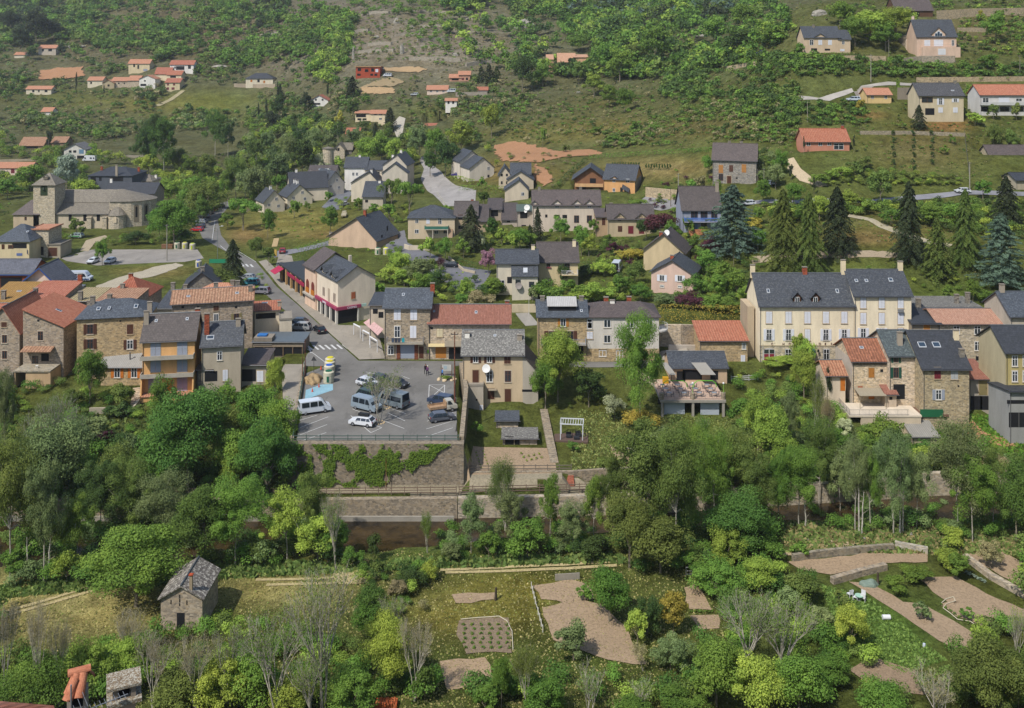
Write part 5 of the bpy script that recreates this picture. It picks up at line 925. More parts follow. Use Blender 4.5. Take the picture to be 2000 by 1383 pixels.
@ex
def ex_cornerb(hs, r, roof):
    b = balcony(hs, r, fx(hs, 756), fx(hs, 828), fz(hs, 667), 1.3, 'a09888', '77777a'); z = fz(hs, 667)
    for px, c in ((769, '3c4858'), (775, '2e3440'), (781, '3a3f4c'), (789, '1f8c98')): u = fx(hs, px); m = MB(); m.box(u-.25, u+.25, -1.36, -1.3, z+.25, z+1.05); m.build('laundry', plain(c), b)
    for px in (782, 813): m = MB(); u = fx(hs, px)+(-.35 if px < 800 else 0); m.box(u-.35, u+.35, -.12, -.045, -.1, 2.9); m.build('door_pier', stone('6e4434'), r)
    m = MB(); m.slab([tuple(pp(a, F*(CH-z)/(b-HY), z)-r.location) for a, b, z in ((710, 630, 2.3), (738, 655, 2.3), (749, 643, 3.3), (722, 622, 3.3))], .06); m.build('striped_awning', tiles('b48f8c', 'c9a8a4', .6, .3), r)
@ex
def ex_tileb(hs, r, roof):
    b = balcony(hs, r, fx(hs, 869), fx(hs, 903), fz(hs, 672), 1.0, 'a09888', 'a59a88', True, .9); m = MB(); z = fz(hs, 672)
    m.slab([(fx(hs, 837), -1.0, z-.2), (fx(hs, 870), -1.0, z-.2), (fx(hs, 870), -.01, z+.1), (fx(hs, 837), -.01, z+.1)], .05); m.build('awning', plain('b5a57c'), r)
@ex
def ex_dish(hs, r, roof): dish(r, fx(hs, 950), -.5, fz(hs, 718), .75); m = MB(); m.box(fx(hs, 954), fx(hs, 970), -.9, -.01, fz(hs, 759)-.1, fz(hs, 759)); m.build('door_hood', wl('8a8070'), r)
@ex
def ex_dish2(hs, r, roof): dish(r, 3, -.6, fz(hs, 405), .9); dish(r, 2.6, -.6, fz(hs, 412), .5)
@ex
def ex_dish3(hs, r, roof): dish(roof, fx(hs, 1301), 1.0, fz(hs, 458)+.6, .75)
@ex
def ex_dormerflat(hs, r, roof):
    s = (hs['zr']-hs['ze'])/(hs['dep']*hs['rf']); u0, u1 = fx(hs, 1071), fx(hs, 1126); v0, v1 = 1.2, 3.6; z = hs['ze']+s*v0
    m = MB(); m.box(u0, u1, v0, v1, z-.2, z+.9); d = m.build('dormer', DARKM, roof); m = MB(); m.slab([(u0-.2, v0-.3, z+1.15), (u1+.2, v0-.3, z+1.15), (u1+.2, v1+.5, z+2.2), (u0-.2, v1+.5, z+2.2)], .1); m.build('dormer_roof', corr('a5a3a0'), d)
    balcony(hs, r, fx(hs, 1056), fx(hs, 1144), fz(hs, 669), 1.4, 'a09a90', '7c8a98')
@ex
def ex_band(hs, r, roof):
    m = MB(); m.box(-.01, hs['w']+.03, -.035, -.01, -.5, fz(hs, 681)); m.build('stone_base', STY, r)
    u = fx(hs, 1287); z = fz(hs, 645); m = MB(); c = (u, 1.0); n = 10; P = [(c[0]+1.8*math.cos(-math.pi/2+math.pi*i/n*.9), c[1]+1.8*math.sin(-math.pi/2+math.pi*i/n*.9)) for i in range(n+1)]
    m.slab([(*p, z) for p in P]+[(c[0]-.1, c[1]+1.7, z)], .2); b = m.build('balcony', wl('b5b0a8'), r); m = MB(); [rail(m, (*P[i], z), (*P[i+1], z), 1.0, .2) for i in range(n)]; m.build('railing', plain('b8b8b8'), b)
@ex
def ex_band2(hs, r, roof):
    m = MB(); m.box(-.01, hs['w']+.02, -.03, -.01, -.5, fz(hs, 675)); m.build('stone_base', STC, r)
    m = MB(); u = fx(hs, 1758); z = fz(hs, 606); m.box(u-.5, u+.5, -.5, -.02, z-.3, z+.25); m.build('air_conditioner', plain('77797c'), r)
@ex
def ex_hotel(hs, r, roof):
    w = hs['w']; m = MB(); m.box(-.02, w, -.03, -.01, -.5, fz(hs, 675)); m.build('stone_base', STC, r)
    m = MB(); m.box(-.02, w, -.09, -.031, fz(hs, 675)-.1, fz(hs, 675)+.08); m.build('string_course', wl('a89a80'), r)
    u = fx(hs, 1502); z0 = fz(hs, 712); z1 = fz(hs, 686); pr = [(u-1.1, z0), (u+1.1, z0), (u+1.1, z1)]+[(u+1.1*math.cos(math.pi*j/8), z1+.6*math.sin(math.pi*j/8)) for j in range(1, 8)]+[(u-1.1, z1)]
    m = MB(); m.poly([(a, -.1, b) for a, b in pr]); m.poly([(a, -.05, b) for a, b in pr][::-1]); d = m.build('entrance_door', plain('b5b2b0'), r)
    for a in (-.95, .08): m = MB(); m.box(u+a, u+a+.87, -.13, -.1, z0+.1, fz(hs, 691)); m.build('door_leaf', plain('7a2436'), d); m = MB(); m.box(u+a, u+a+.87, -.13, -.1, fz(hs, 690), z1+.35); m.build('pane', GL, d)
    for ch, px in zip("C'HOTELDES", (1508, 1514.5, 1530, 1542, 1554, 1565, 1575.5, 1601, 1612.5, 1624.5)): text(ch, .62, (fx(hs, px)-.22, -.06, fz(hs, 673.8)), (R(90), 0, 0), '5c3226', r)
    u0, u1 = fx(hs, 1566), fx(hs, 1589); za, zb = fz(hs, 677), fz(hs, 690); m = MB(); n = 6
    A = [(-.05-1.3*math.sin(math.pi/2*i/n), za-(za-zb)*(1-math.cos(math.pi/2*i/n))) for i in range(n+1)]
    for i in range(n): m.poly([(u0, A[i+1][0], A[i+1][1]), (u1, A[i+1][0], A[i+1][1]), (u1, A[i][0], A[i][1]), (u0, A[i][0], A[i][1])])
    for uu in (u0, u1): m.poly([(uu, a, b) for a, b in A]+[(uu, -.05, zb)])
    aw = m.build('awning', plain('1d4e4e'), r); text('HOTEL', .42, (u0+.5, -1.38, zb+.12), (R(90), 0, 0), 'b8b8a0', aw)
    for px in (1558, 1594): dormer(hs, r, roof, px, 1.5, 580, 571, wl('4a3428'), SL, .45, True)
    m = MB(); m.box(-1.6, -.3, 3.0, 9, -.2, fz(hs, 607)); m.build('side_annexe', wl('a89880'), r)
    for px in (1561, 1597, 1596): m = MB(); u = fx(hs, px); m.tube((u, -.1, fz(hs, 684)), (u, -.5, fz(hs, 681)), .05); m.box(u-.12, u+.12, -.6, -.4, fz(hs, 686), fz(hs, 682)); m.build('lantern', plain('2a2622'), r)
    for px in (1502, 1540, 1613, 1649): m = MB(); u = fx(hs, px); z = fz(hs, 664.5); rail(m, (u-.5, -.12, z), (u+.5, -.12, z), .85, .16); m.build('window_railing', plain('8f8f92'), r)
@ex
def ex_leftw(hs, r, roof):
    m = MB(); m.box(-.03, -.005, .02, hs['dep']-.02, -2, hs['ze']); m.build('side_wall', wl('b5aa9c'), r)
    m = MB(); m.box(.1, hs['w']-.1, -.12, -.01, hs['ze']-.75, hs['ze']-.2); m.build('cornice', stone('6e6558'), r)
    w = hs['w']; z = .3; m = MB(); m.box(-2.6, w+3.2, -6, -.02, z-.3, z); t_ = m.build('terrace', wl('c4b8a6'), r); m = MB(); m.box(-.6, w+3.1, -5.9, -5.5, -5, z-.31); m.box(-2.5, -2.2, -5.4, -.1, -5, z-.31); m.build('terrace_wall', wl('b8aa94'), r)
    m = MB(); u = 2.6; m.poly([(u+1.7*math.cos(math.pi*j/8), -5.94, -3.6+2.6*math.sin(math.pi*j/8)) for j in range(9)]+[(u-1.7, -5.94, -5), (u+1.7, -5.94, -5)]); m.build('archway', DARKM, r)
    m = MB(); rail(m, (-2.5, -5.9, z), (w+1, -5.9, z), .95, .2); rail(m, (-2.5, -5.9, z), (-2.5, -.3, z), .95, .2); m.build('railing', plain('55585a'), t_)
    m = MB(); m.slab([(.2, -3, z+2.3), (w-1.6, -3, z+2.3), (w-1.6, -.1, z+2.7), (.2, -.1, z+2.7)], .08); [m.tube((a, -2.9, z), (a, -2.9, z+2.3), .05) for a in (.3, w-1.7)]; m.build('pergola', wood('8f8674'), r)
    m = MB(); m.box(w+3.3, w+8.2, -5, -1.5, -.3, .1); m.build('deck', wood('6a5244'), r); m = MB(); m.box(w+3.3, w+7.2, -5.1, -5.02, -.3, 1.0); m.build('green_screen', plain('1f5a3c'), r)
@ex
def ex_leftw2(hs, r, roof):
    D = hs['dep']; m = MB(); m.poly([(-.03, 0, -3), (-.03, 0, hs['ze']), (-.03, D/2, hs['zr']-.05), (-.03, D, hs['ze']), (-.03, D, -3)][::-1]); m.build('side_wall', wl('aca183'), r)
@ex
def ex_gbalc(hs, r, roof):
    balcony(hs, r, fx(hs, 830), fx(hs, 876), fz(hs, 446), 1.8, 'b5ab9c', '3f6a5c', True, .9)
    m = MB(); u = fx(hs, 876)
    for i in range(12): m.box(u+.05, u+1.3, -.1-i*.28, -.02-(i-1)*.28+.02 if i else -.02, fz(hs, 447)-i*.26-1, fz(hs, 447)-i*.26)
    m.build('outside_stairs', wl('a8917a'), r)
    for px in (846, 875): m = MB(); uu = fx(hs, px); m.box(uu-.12, uu+.12, -1.75, -1.5, -1, fz(hs, 446)-.2); m.build('post', wl('b5ab9c'), r)
@ex
def ex_none(hs, r, roof): pass
@ex
def ex_gables(hs, r, roof):
    for px in (1088, 1127, 1151): dormer(hs, r, roof, px, 3.0, 399, 391, hs['wall'], BR2, 0, False)
    dormer(hs, r, roof, 1044, 2.2, 399, 393, hs['wall'], BR2, 0, False)
@ex
def ex_gables2(hs, r, roof):
    for px in (1211, 1253): dormer(hs, r, roof, px, 3.2, 426, 417, hs['wall'], BR, 0, False)
@ex
def ex_turret(hs, r, roof):
    dormer(hs, r, roof, 1200, 3.6, 350, 344, hs['wall'], SL, 0, False); m = MB(); u = fx(hs, 1216); m.slab([(u, -1.6, fz(hs, 372)+1.2), (u+2.4, -1.6, fz(hs, 372)), (u+2.4, -.02, fz(hs, 366)), (u, -.02, fz(hs, 358))], .15); m.build('porch_roof', SL, r)
    m = MB(); m.box(hs['w']+.01, hs['w']+.04, .1, hs['dep']-.1, -1, hs['ze']); m.build('side_wall', wl('a8957f'), r)
@ex
def ex_mbalc(hs, r, roof): balcony(hs, r, .3, hs['w']-1, fz(hs, 362), 2.0, 'c09a70', 'c09a70', True, .9)
@ex
def ex_bbalc(hs, r, roof):
    b = balcony(hs, r, .3, hs['w']+1.6, fz(hs, 431), 1.8, '9a9aa4', '4f78c0')
    m = MB(); [m.box(.4, hs['w']+1.5, -1.83, -1.78, fz(hs, 431)+a, fz(hs, 431)+a+.16) for a in (.2, .5, .8)]; m.build('rail_boards', plain('4a6fb0'), b)
@ex
def ex_lower(hs, r, roof):
    w = hs['w']; u0 = fx(hs, 1000); z1 = fz(hs, 514)-.5; z0 = fz(hs, 534); m = MB(); m.slab([(u0-.2, -3.2, z0), (w+.1, -3.2, z0), (w+.1, -.01, z1), (u0-.2, -.01, z1)], .15); rr = m.build('lower_roof', SL, r)
    m = MB(); m.prism([(-2.8, -2), (-2.8, z0+.0), (-.02, z1-.2), (-.02, -2)], u0, w-.05); m.build('front_block', hs['wall'], r)
    m = MB(); u = fx(hs, 1026); zc = (z0+z1)/2+.15; m.slab([(u-.5, -2.1, zc-.35), (u+.5, -2.1, zc-.35), (u+.5, -1.2, zc+.5), (u-.5, -1.2, zc+.5)], .1); m.build('skylight', plain('a9adb2'), rr)
    for px, py in ((1010, 549), (1036, 553)): m = MB(); u = fx(hs, px)+.2; z = fz(hs, py)+.4; m.box(u-.6, u+.6, -2.86, -2.8, z-.6, z+.6); m.build('window', GL, r)
    dish(r, fx(hs, 1013), -3.2, fz(hs, 552), .8, '77706c')
@ex
def ex_balc1(hs, r, roof):
    b = balcony(hs, r, fx(hs, 1096), fx(hs, 1128), fz(hs, 533), 2.2, 'c2b18c', 'b9b9bb'); m = MB(); u = fx(hs, 1112); z = fz(hs, 533); m.box(u-.7, u+.7, -1.5, -.9, z+.7, z+.75); [m.box(u+a, u+a+.4, -1.9, -1.5, z+.4, z+.45) for a in (-.9, .5)]; [m.tube((u+a, -1.2, z), (u+a, -1.2, z+.7), .03) for a in (-.6, .6)]; m.build('terrace_table', plain('b5b5b5'), b)
    m = MB(); u = fx(hs, 1072); z = fz(hs, 522); [m.box(u-.6+i*.2, u-.48+i*.2, -.25, -.1, z-.2, z+(i % 3)*.06) for i in range(6)]; m.build('flower_box', plain('8a3048'), r)
@ex
def ex_gable1(hs, r, roof): dormer(hs, r, roof, 1602, 4.4, 73, 66, hs['wall'], SL, 0, True)
@ex
def ex_gable2(hs, r, roof):
    dormer(hs, r, roof, 1833, 5.0, 66, 54, hs['wall'], SL, 0, False); u = fx(hs, 1833); m = MB(); z = fz(hs, 71); m.poly([(u-1.6, -.1, z), (u+1.6, -.1, z), (u+1.3, -.1, z+1.2), (u, -.1, z+2.3), (u-1.3, -.1, z+1.2)]); f_ = m.build('gable_window', plain('c4c6c8'), r)
    for a, b, h_ in ((-1.3, -.5, 1.1), (-.4, .4, 1.7), (.5, 1.3, 1.1)): m = MB(); m.box(u+a, u+b, -.14, -.11, z+.15, z+h_); m.build('pane', glassm('34465a'), f_)
    u1 = fx(hs, 1800); m = MB(); m.box(u1-.5, hs['w']+.4, -2.4, -.01, -1.5, fz(hs, 92)); m.build('terrace', hs['wall'], r)
    m = MB(); rail(m, (u1-.4, -2.3, fz(hs, 92)), (hs['w']+.3, -2.3, fz(hs, 92)), .9, .5); m.build('railing', plain('77777a'), r); m = MB(); u = fx(hs, 1834); m.box(u-1.4, u+1.4, -2.46, -2.41, fz(hs, 107), fz(hs, 95)); m.build('garage_door', plain('c9cacc'), r)
@ex
def ex_wbalc(hs, r, roof):
    balcony(hs, r, -.2, hs['w'], fz(hs, 204), 1.4, 'b8b8b6', 'b8b8b6', True, .8)
@ex
def ex_carport(hs, r, roof):
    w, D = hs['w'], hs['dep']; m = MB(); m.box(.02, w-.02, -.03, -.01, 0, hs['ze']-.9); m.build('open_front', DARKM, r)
    for i in range(6): m = MB(); u = .1+i*(w-.3)/5; m.box(u, u+.18, -.2, -.04, -.5, hs['ze']-.9); m.build('post', wood('6f5c48'), r)
    m = MB(); m.box(0, w, -.25, -.04, hs['ze']-.89, hs['ze']-.1); m.build('beam', wood('8a7c6a'), r)
    m = MB(); m.box(.1, w*.38, -.35, 2.5, hs['ze']-.5, hs['ze']+.9); m.build('side_block', wl('7f776c'), r)
    m = MB(); m.box(.6, 2.4, .4, 1.8, hs['ze']+.95, hs['ze']+1.2); m.build('tarpaulin', plain('2c64a0'), r)
def text(s, size, loc, rot, col, parent, name='lettering', ext=.03):
    c = bpy.data.curves.new(name, 'FONT'); c.body = s; c.size = size; c.extrude = ext; c.materials.append(plain(col))
    t = bpy.data.objects.new(name, c); COL.objects.link(t); bpy.context.view_layer.update(); me = bpy.data.meshes.new_from_object(t.evaluated_get(bpy.context.evaluated_depsgraph_get())); COL.objects.unlink(t); bpy.data.objects.remove(t)
    o = bpy.data.objects.new(name, me); o.location = loc; o.rotation_euler = rot; link(o, parent); return o
for hs in HOUSES: build_house(hs)
# ---------------------------------------------------------------- foliage meshes (unit height, unit width)
def leafmesh(name, C, N, sz, tint, elong=1.0, col=None, extra=None):
    n = len(C); r = np.random.RandomState(len(name)*13+n); N = N/np.maximum(np.linalg.norm(N, axis=1, keepdims=True), 1e-6)
    a = np.cross(N, r.normal(size=(n, 3))); a /= np.maximum(np.linalg.norm(a, axis=1, keepdims=True), 1e-6); b = np.cross(N, a)
    s = (np.asarray(sz)*np.ones(n))[:, None]; a = a*s*elong; b = b*s
    V = np.stack([C-a*.9-b*.35, C+b*-.75+a*.1, C+a*.95-b*.1, C+b*.8+a*.05], 1).reshape(-1, 3)
    me = bpy.data.meshes.new(name); me.vertices.add(4*n); me.vertices.foreach_set('co', V.ravel().astype(np.float32)); me.loops.add(4*n); me.loops.foreach_set('vertex_index', np.arange(4*n, dtype=np.int32))
    me.polygons.add(n); me.polygons.foreach_set('loop_start', np.arange(0, 4*n, 4, dtype=np.int32)); me.polygons.foreach_set('loop_total', np.full(n, 4, np.int32)); me.update(calc_edges=True)
    t = me.attributes.new('tint', 'FLOAT', 'FACE'); t.data.foreach_set('value', np.clip(tint, 0, 1).astype(np.float32))
    if col is not None: c = me.attributes.new('leafcol', 'FLOAT_COLOR', 'FACE'); c.data.foreach_set('color', np.hstack([col, np.ones((n, 1))]).ravel().astype(np.float32))
    me.materials.append(LEAFC if col is not None else LEAF); return me
def dirs(r, n):
    d = r.normal(size=(n, 3)); return d/np.linalg.norm(d, axis=1, keepdims=True)
def g_blob(seed, K, n, cz, rad, cr, leaf, low=0, hollow=.5):
    r = np.random.RandomState(seed); d = dirs(r, K); d[:, 2] = np.where(d[:, 2] < -.55, -d[:, 2], d[:, 2]); cc = d*np.array(rad)*(r.uniform(hollow, 1.12, (K, 1))); cc[:, 2] += cz
    cc[:, :2] *= (1+r.uniform(-.18, .18, (K, 1))); R_ = r.uniform(cr[0]*.65, cr[1], K); ct = r.uniform(0, 1, K); m = r.randint(0, K, n); dd = dirs(r, n); dd[:, 2] = np.abs(dd[:, 2])*np.where(r.rand(n) < .72, 1, -1)
    C = cc[m]+dd*(R_[m]*r.uniform(.55, 1.12, n))[:, None]*np.array([1, 1, .8]); C[:, 2] = np.maximum(C[:, 2], low+.0); N = dd+r.normal(size=(n, 3))*.5+np.array([0, 0, .35])
    return C, N, leaf*r.uniform(.6, 1.35, n), .25+.4*ct[m]+.35*(r.rand(n)-.3), cc
def tubes(name, segs, m, n=5):
    V = []; Fc = []
    for p0, p1, r0, r1 in segs:
        p0 = np.array(p0, float); p1 = np.array(p1, float); d = p1-p0; L = np.linalg.norm(d)
        if L < 1e-6: continue
        d /= L; a = np.cross(d, [.31, .77, .12]); a /= np.linalg.norm(a); b = np.cross(d, a); i0 = len(V)
        for P, rr in ((p0, r0), (p1, r1)):
            for k in range(n): t = 2*math.pi*k/n; V.append(P+(a*math.cos(t)+b*math.sin(t))*rr)
        for k in range(n): j = (k+1) % n; Fc.append((i0+k, i0+j, i0+n+j, i0+n+k))
    me = bpy.data.meshes.new(name); me.from_pydata([tuple(v) for v in V], [], Fc); me.materials.append(m); me.update(); return me
BK = bark(); BKL = bark('a9a396'); BKD = bark('4f4538')
def limbs(seed, cc, n, zt=.62, r0=.028, base=0):
    r = np.random.RandomState(seed); sg = []; P = [np.array([0, 0, base*1.0])]; 
    for i in range(1, 6): P.append(np.array([r.uniform(-.02, .02), r.uniform(-.02, .02), zt*i/5]))
    for i in range(5): sg.append((P[i]-(np.array([0, 0, .06]) if i == 0 else 0), P[i+1], r0*(1-i*.15), r0*(1-(i+1)*.15)))
    for c in cc[:n]: k = r.randint(2, 5); m = (P[k]+c)/2+np.array([0, 0, .03]); sg += [(P[k], m, r0*.45, r0*.3), (m, c, r0*.3, r0*.1)]
    return sg
PT = {}
def proto(kind, lod, v):
    key = (kind, lod, v)
    if key in PT: return PT[key]
    sd = hash_(kind)+lod*7+v*31; r = np.random.RandomState(sd); N0 = (11000, 3600, 620, 26000)[lod]; lf = (.0125, .0215, .05, .0085)[lod]; tm = BK; lod %= 3
    if kind in 'bg': C, N, s, t, cc = g_blob(sd, (40, 26, 14)[lod], int(N0*1.3), .54 if kind == 'b' else .5, (.36, .36, .34 if kind == 'b' else .38), (.11, .2), lf*1.15, .04); tr = limbs(sd, cc, (16, 8, 4)[lod])
    elif kind == 's': C, N, s, t, cc = g_blob(sd, (26, 18, 9)[lod], int(N0*.8), .42, (.36, .36, .36), (.12, .22), lf*1.25, .0); tr = limbs(sd, cc, 5, .35, .02)
    elif kind == 'u': C, N, s, t, cc = g_blob(sd, (26, 18, 9)[lod], N0, .68, (.38, .38, .2), (.1, .16), lf); tr = limbs(sd, cc, (12, 8, 4)[lod], .6, .03)
    elif kind == 'p': C, N, s, t, cc = g_blob(sd, (46, 26, 12)[lod], int(N0*1.3), .54, (.36, .36, .43), (.07, .16), lf*.95, .04, .25); tr = limbs(sd, cc, (22, 10, 4)[lod], .9, .017); tm = BKL
    elif kind == 'y': C, N, s, t, cc = g_blob(sd, 20, int(N0*.9), .5, (.3, .3, .42), (.12, .2), lf*1.2, 0, .0); tr = limbs(sd, cc, 0, .5, .02)
    elif kind in 'ck':                                   # conifers: tiers of drooping boughs
        nb = (190, 130, 60)[lod]; per = max(6, int(N0*1.9)//nb); z0 = .08 if kind == 'c' else .04; Cs = []; Ns = []; Ts = []; Ss = []; tr = [((0, 0, -.05), (0, 0, .55), .02, .012), ((0, 0, .55), (0, 0, .99), .012, .003)]; tm = BKD
        for i in range(nb):
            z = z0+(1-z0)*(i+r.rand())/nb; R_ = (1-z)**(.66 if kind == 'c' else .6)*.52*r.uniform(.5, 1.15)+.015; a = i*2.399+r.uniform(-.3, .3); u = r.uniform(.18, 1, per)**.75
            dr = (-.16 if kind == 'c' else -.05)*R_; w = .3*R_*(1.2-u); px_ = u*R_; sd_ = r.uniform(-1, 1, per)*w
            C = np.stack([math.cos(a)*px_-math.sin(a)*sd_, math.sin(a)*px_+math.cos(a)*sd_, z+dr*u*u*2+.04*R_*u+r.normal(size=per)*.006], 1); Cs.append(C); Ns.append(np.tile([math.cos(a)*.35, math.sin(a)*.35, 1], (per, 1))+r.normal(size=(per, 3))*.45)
            q = r.uniform(.1, .7); Ts.append(q+r.uniform(-.15, .25, per)+.15*u); Ss.append(np.full(per, lf*1.0)*r.uniform(.6, 1.2, per))
            if lod < 2 and i % 3 == 0: tr.append(((0, 0, z), (math.cos(a)*R_*.8, math.sin(a)*R_*.8, z+dr), .004, .001))
        C, N, s, t = np.vstack(Cs), np.vstack(Ns), np.concatenate(Ss), np.concatenate(Ts)
    elif kind in 'nm':                                   # spring trees: branches show, few leaves (m: leafier)
        tr = []; tips = []
        def grow(p, d, L, rad, dep):
            q = p+d*L; tr.append((p, q, rad, rad*.72)); tips.append(q)
            if dep == 0: return
            for k in range(3 if dep > 1 else 2+(lod == 0)):
                nd = d*1.0+dirs(r, 1)[0]*r.uniform(.35, .7); nd[2] += .18; nd /= np.linalg.norm(nd); grow(q if k else p+d*L*r.uniform(.5, 1), nd, L*r.uniform(.58, .82), rad*.58, dep-1)
        n_ = 3 if lod else 4
        for k in range(3 if kind == 'n' else 2):
            d = np.array([r.uniform(-.3, .3), r.uniform(-.3, .3), 1]); d /= np.linalg.norm(d); grow(np.array([r.uniform(-.03, .03), r.uniform(-.03, .03), -.03]), d, .3, .013, n_+1)
        T = np.array(tips); T = T[T[:, 2] > .25]; n = int(N0*(.13 if kind == 'n' else .62)); m = r.randint(0, len(T), n); C = T[m]+r.normal(size=(n, 3))*(.025 if kind == 'n' else .045); C[:, 2] = np.maximum(C[:, 2], .02)
        N = dirs(r, n)+np.array([0, 0, .6]); s = lf*.75*r.uniform(.6, 1.2, n); t = r.uniform(.3, 1, n); tm = BKL
        mx = max(np.abs(C[:, :2]).max()*2, .4); C[:, :2] /= mx; zz = C[:, 2].max(); C[:, 2] /= zz; sc_ = np.array([1/mx, 1/mx, 1/zz]); tr = [(a*sc_, b*sc_, c, e) for a, b, c, e in tr]
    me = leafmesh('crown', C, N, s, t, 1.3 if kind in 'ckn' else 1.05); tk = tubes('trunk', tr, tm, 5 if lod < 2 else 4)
    PT[key] = (me, tk); return PT[key]
def hash_(s): return sum(ord(c)*37 for c in s) % 1000
LC = {'G': '5c7c34', 'L': '7f9640', 'D': '42592e', 'O': '5f7238', 'S': '8a9a88', 'R': '4e2e32', 'Y': '94903c', 'K': '3a452e', 'P': '906c78', 'W': '98a07c', 'A': '6a7c4e', 'B': '5a6e60', 'T': '84805a', 'M': '4c6a30'}
CN = {'G': 'green', 'L': 'lime green', 'D': 'dark green', 'O': 'olive green', 'S': 'silver green', 'R': 'dark red', 'Y': 'yellow green', 'K': 'blackish green', 'P': 'pink flowering', 'W': 'white flowering', 'A': 'grey green', 'B': 'blue green', 'T': 'brownish', 'M': 'deep green'}
KN = {'b': ('broadleaf_tree', 'rounded tree', 'tree'), 'g': ('broadleaf_tree', 'full crowned tree', 'tree'), 's': ('shrub', 'shrub', 'shrub'), 'u': ('umbrella_pine', 'flat topped tree', 'tree'), 'p': ('riverside_tree', 'airy upright tree', 'tree'), 'y': ('cypress', 'narrow cypress', 'cypress'),
      'c': ('conifer', 'conifer', 'conifer'), 'k': ('cedar', 'broad cedar', 'cedar'), 'n': ('bare_tree', 'half bare tree with pale twigs', 'tree'), 'm': ('sapling', 'thin leafed young tree', 'tree')}
TREES = []
def tree(kind, px, top, base, wd, c, label=None, group=None, dark=1.0, dmin=72):
    P = at(px, base, dmin); s = F/P.y; hgt = max((base-top)/s, .5); w = max(wd/s, .4)*(1.32 if kind in 'ck' else 1); lod = 3 if max(base-top, wd) > 135 else 0 if max(base-top, wd) > 85 else (1 if max(base-top, wd) > 42 else 2); v = len(TREES) % (3 if lod in (1, 2) else 2)
    cm, tk = proto(kind, lod, v); nm, ph, cat = KN[kind]; rz = (px*7.3+top) % 6.28
    root = empty(nm, P, rz); tr = bpy.data.objects.new('trunk', tk); tr.scale = (w, w, hgt) if kind in 'nm' else (max(w*.7, hgt*.4), max(w*.7, hgt*.4), hgt); link(tr, root)
    cr = bpy.data.objects.new('crown' if kind != 's' else 'foliage', cm); cr.scale = (w, w, hgt); link(cr, root); q = (math.sin(px*12.9+top*3.1)*.5+.5)
    k = (.82+.36*q)*dark; cr.color = (*sc(hx(LC[c]), k), 1); tag(root, label, cat, group)
    TREES.append(dict(o=root, px=px, py=(top+base)/2, h=base-top, w=wd, ph=ph, c=c, label=label, group=group, Y=P.y, base=base, top=top)); return root
def trees(txt):
    for ln in txt.strip().split('\n'):
        for e in ln.split(';'):
            e = e.strip()
            if not e: continue
            a = e.split(' ', 6); lab = a[6] if len(a) > 6 else None; tree(a[0], *[float(q) for q in a[1:5]], a[5], lab)
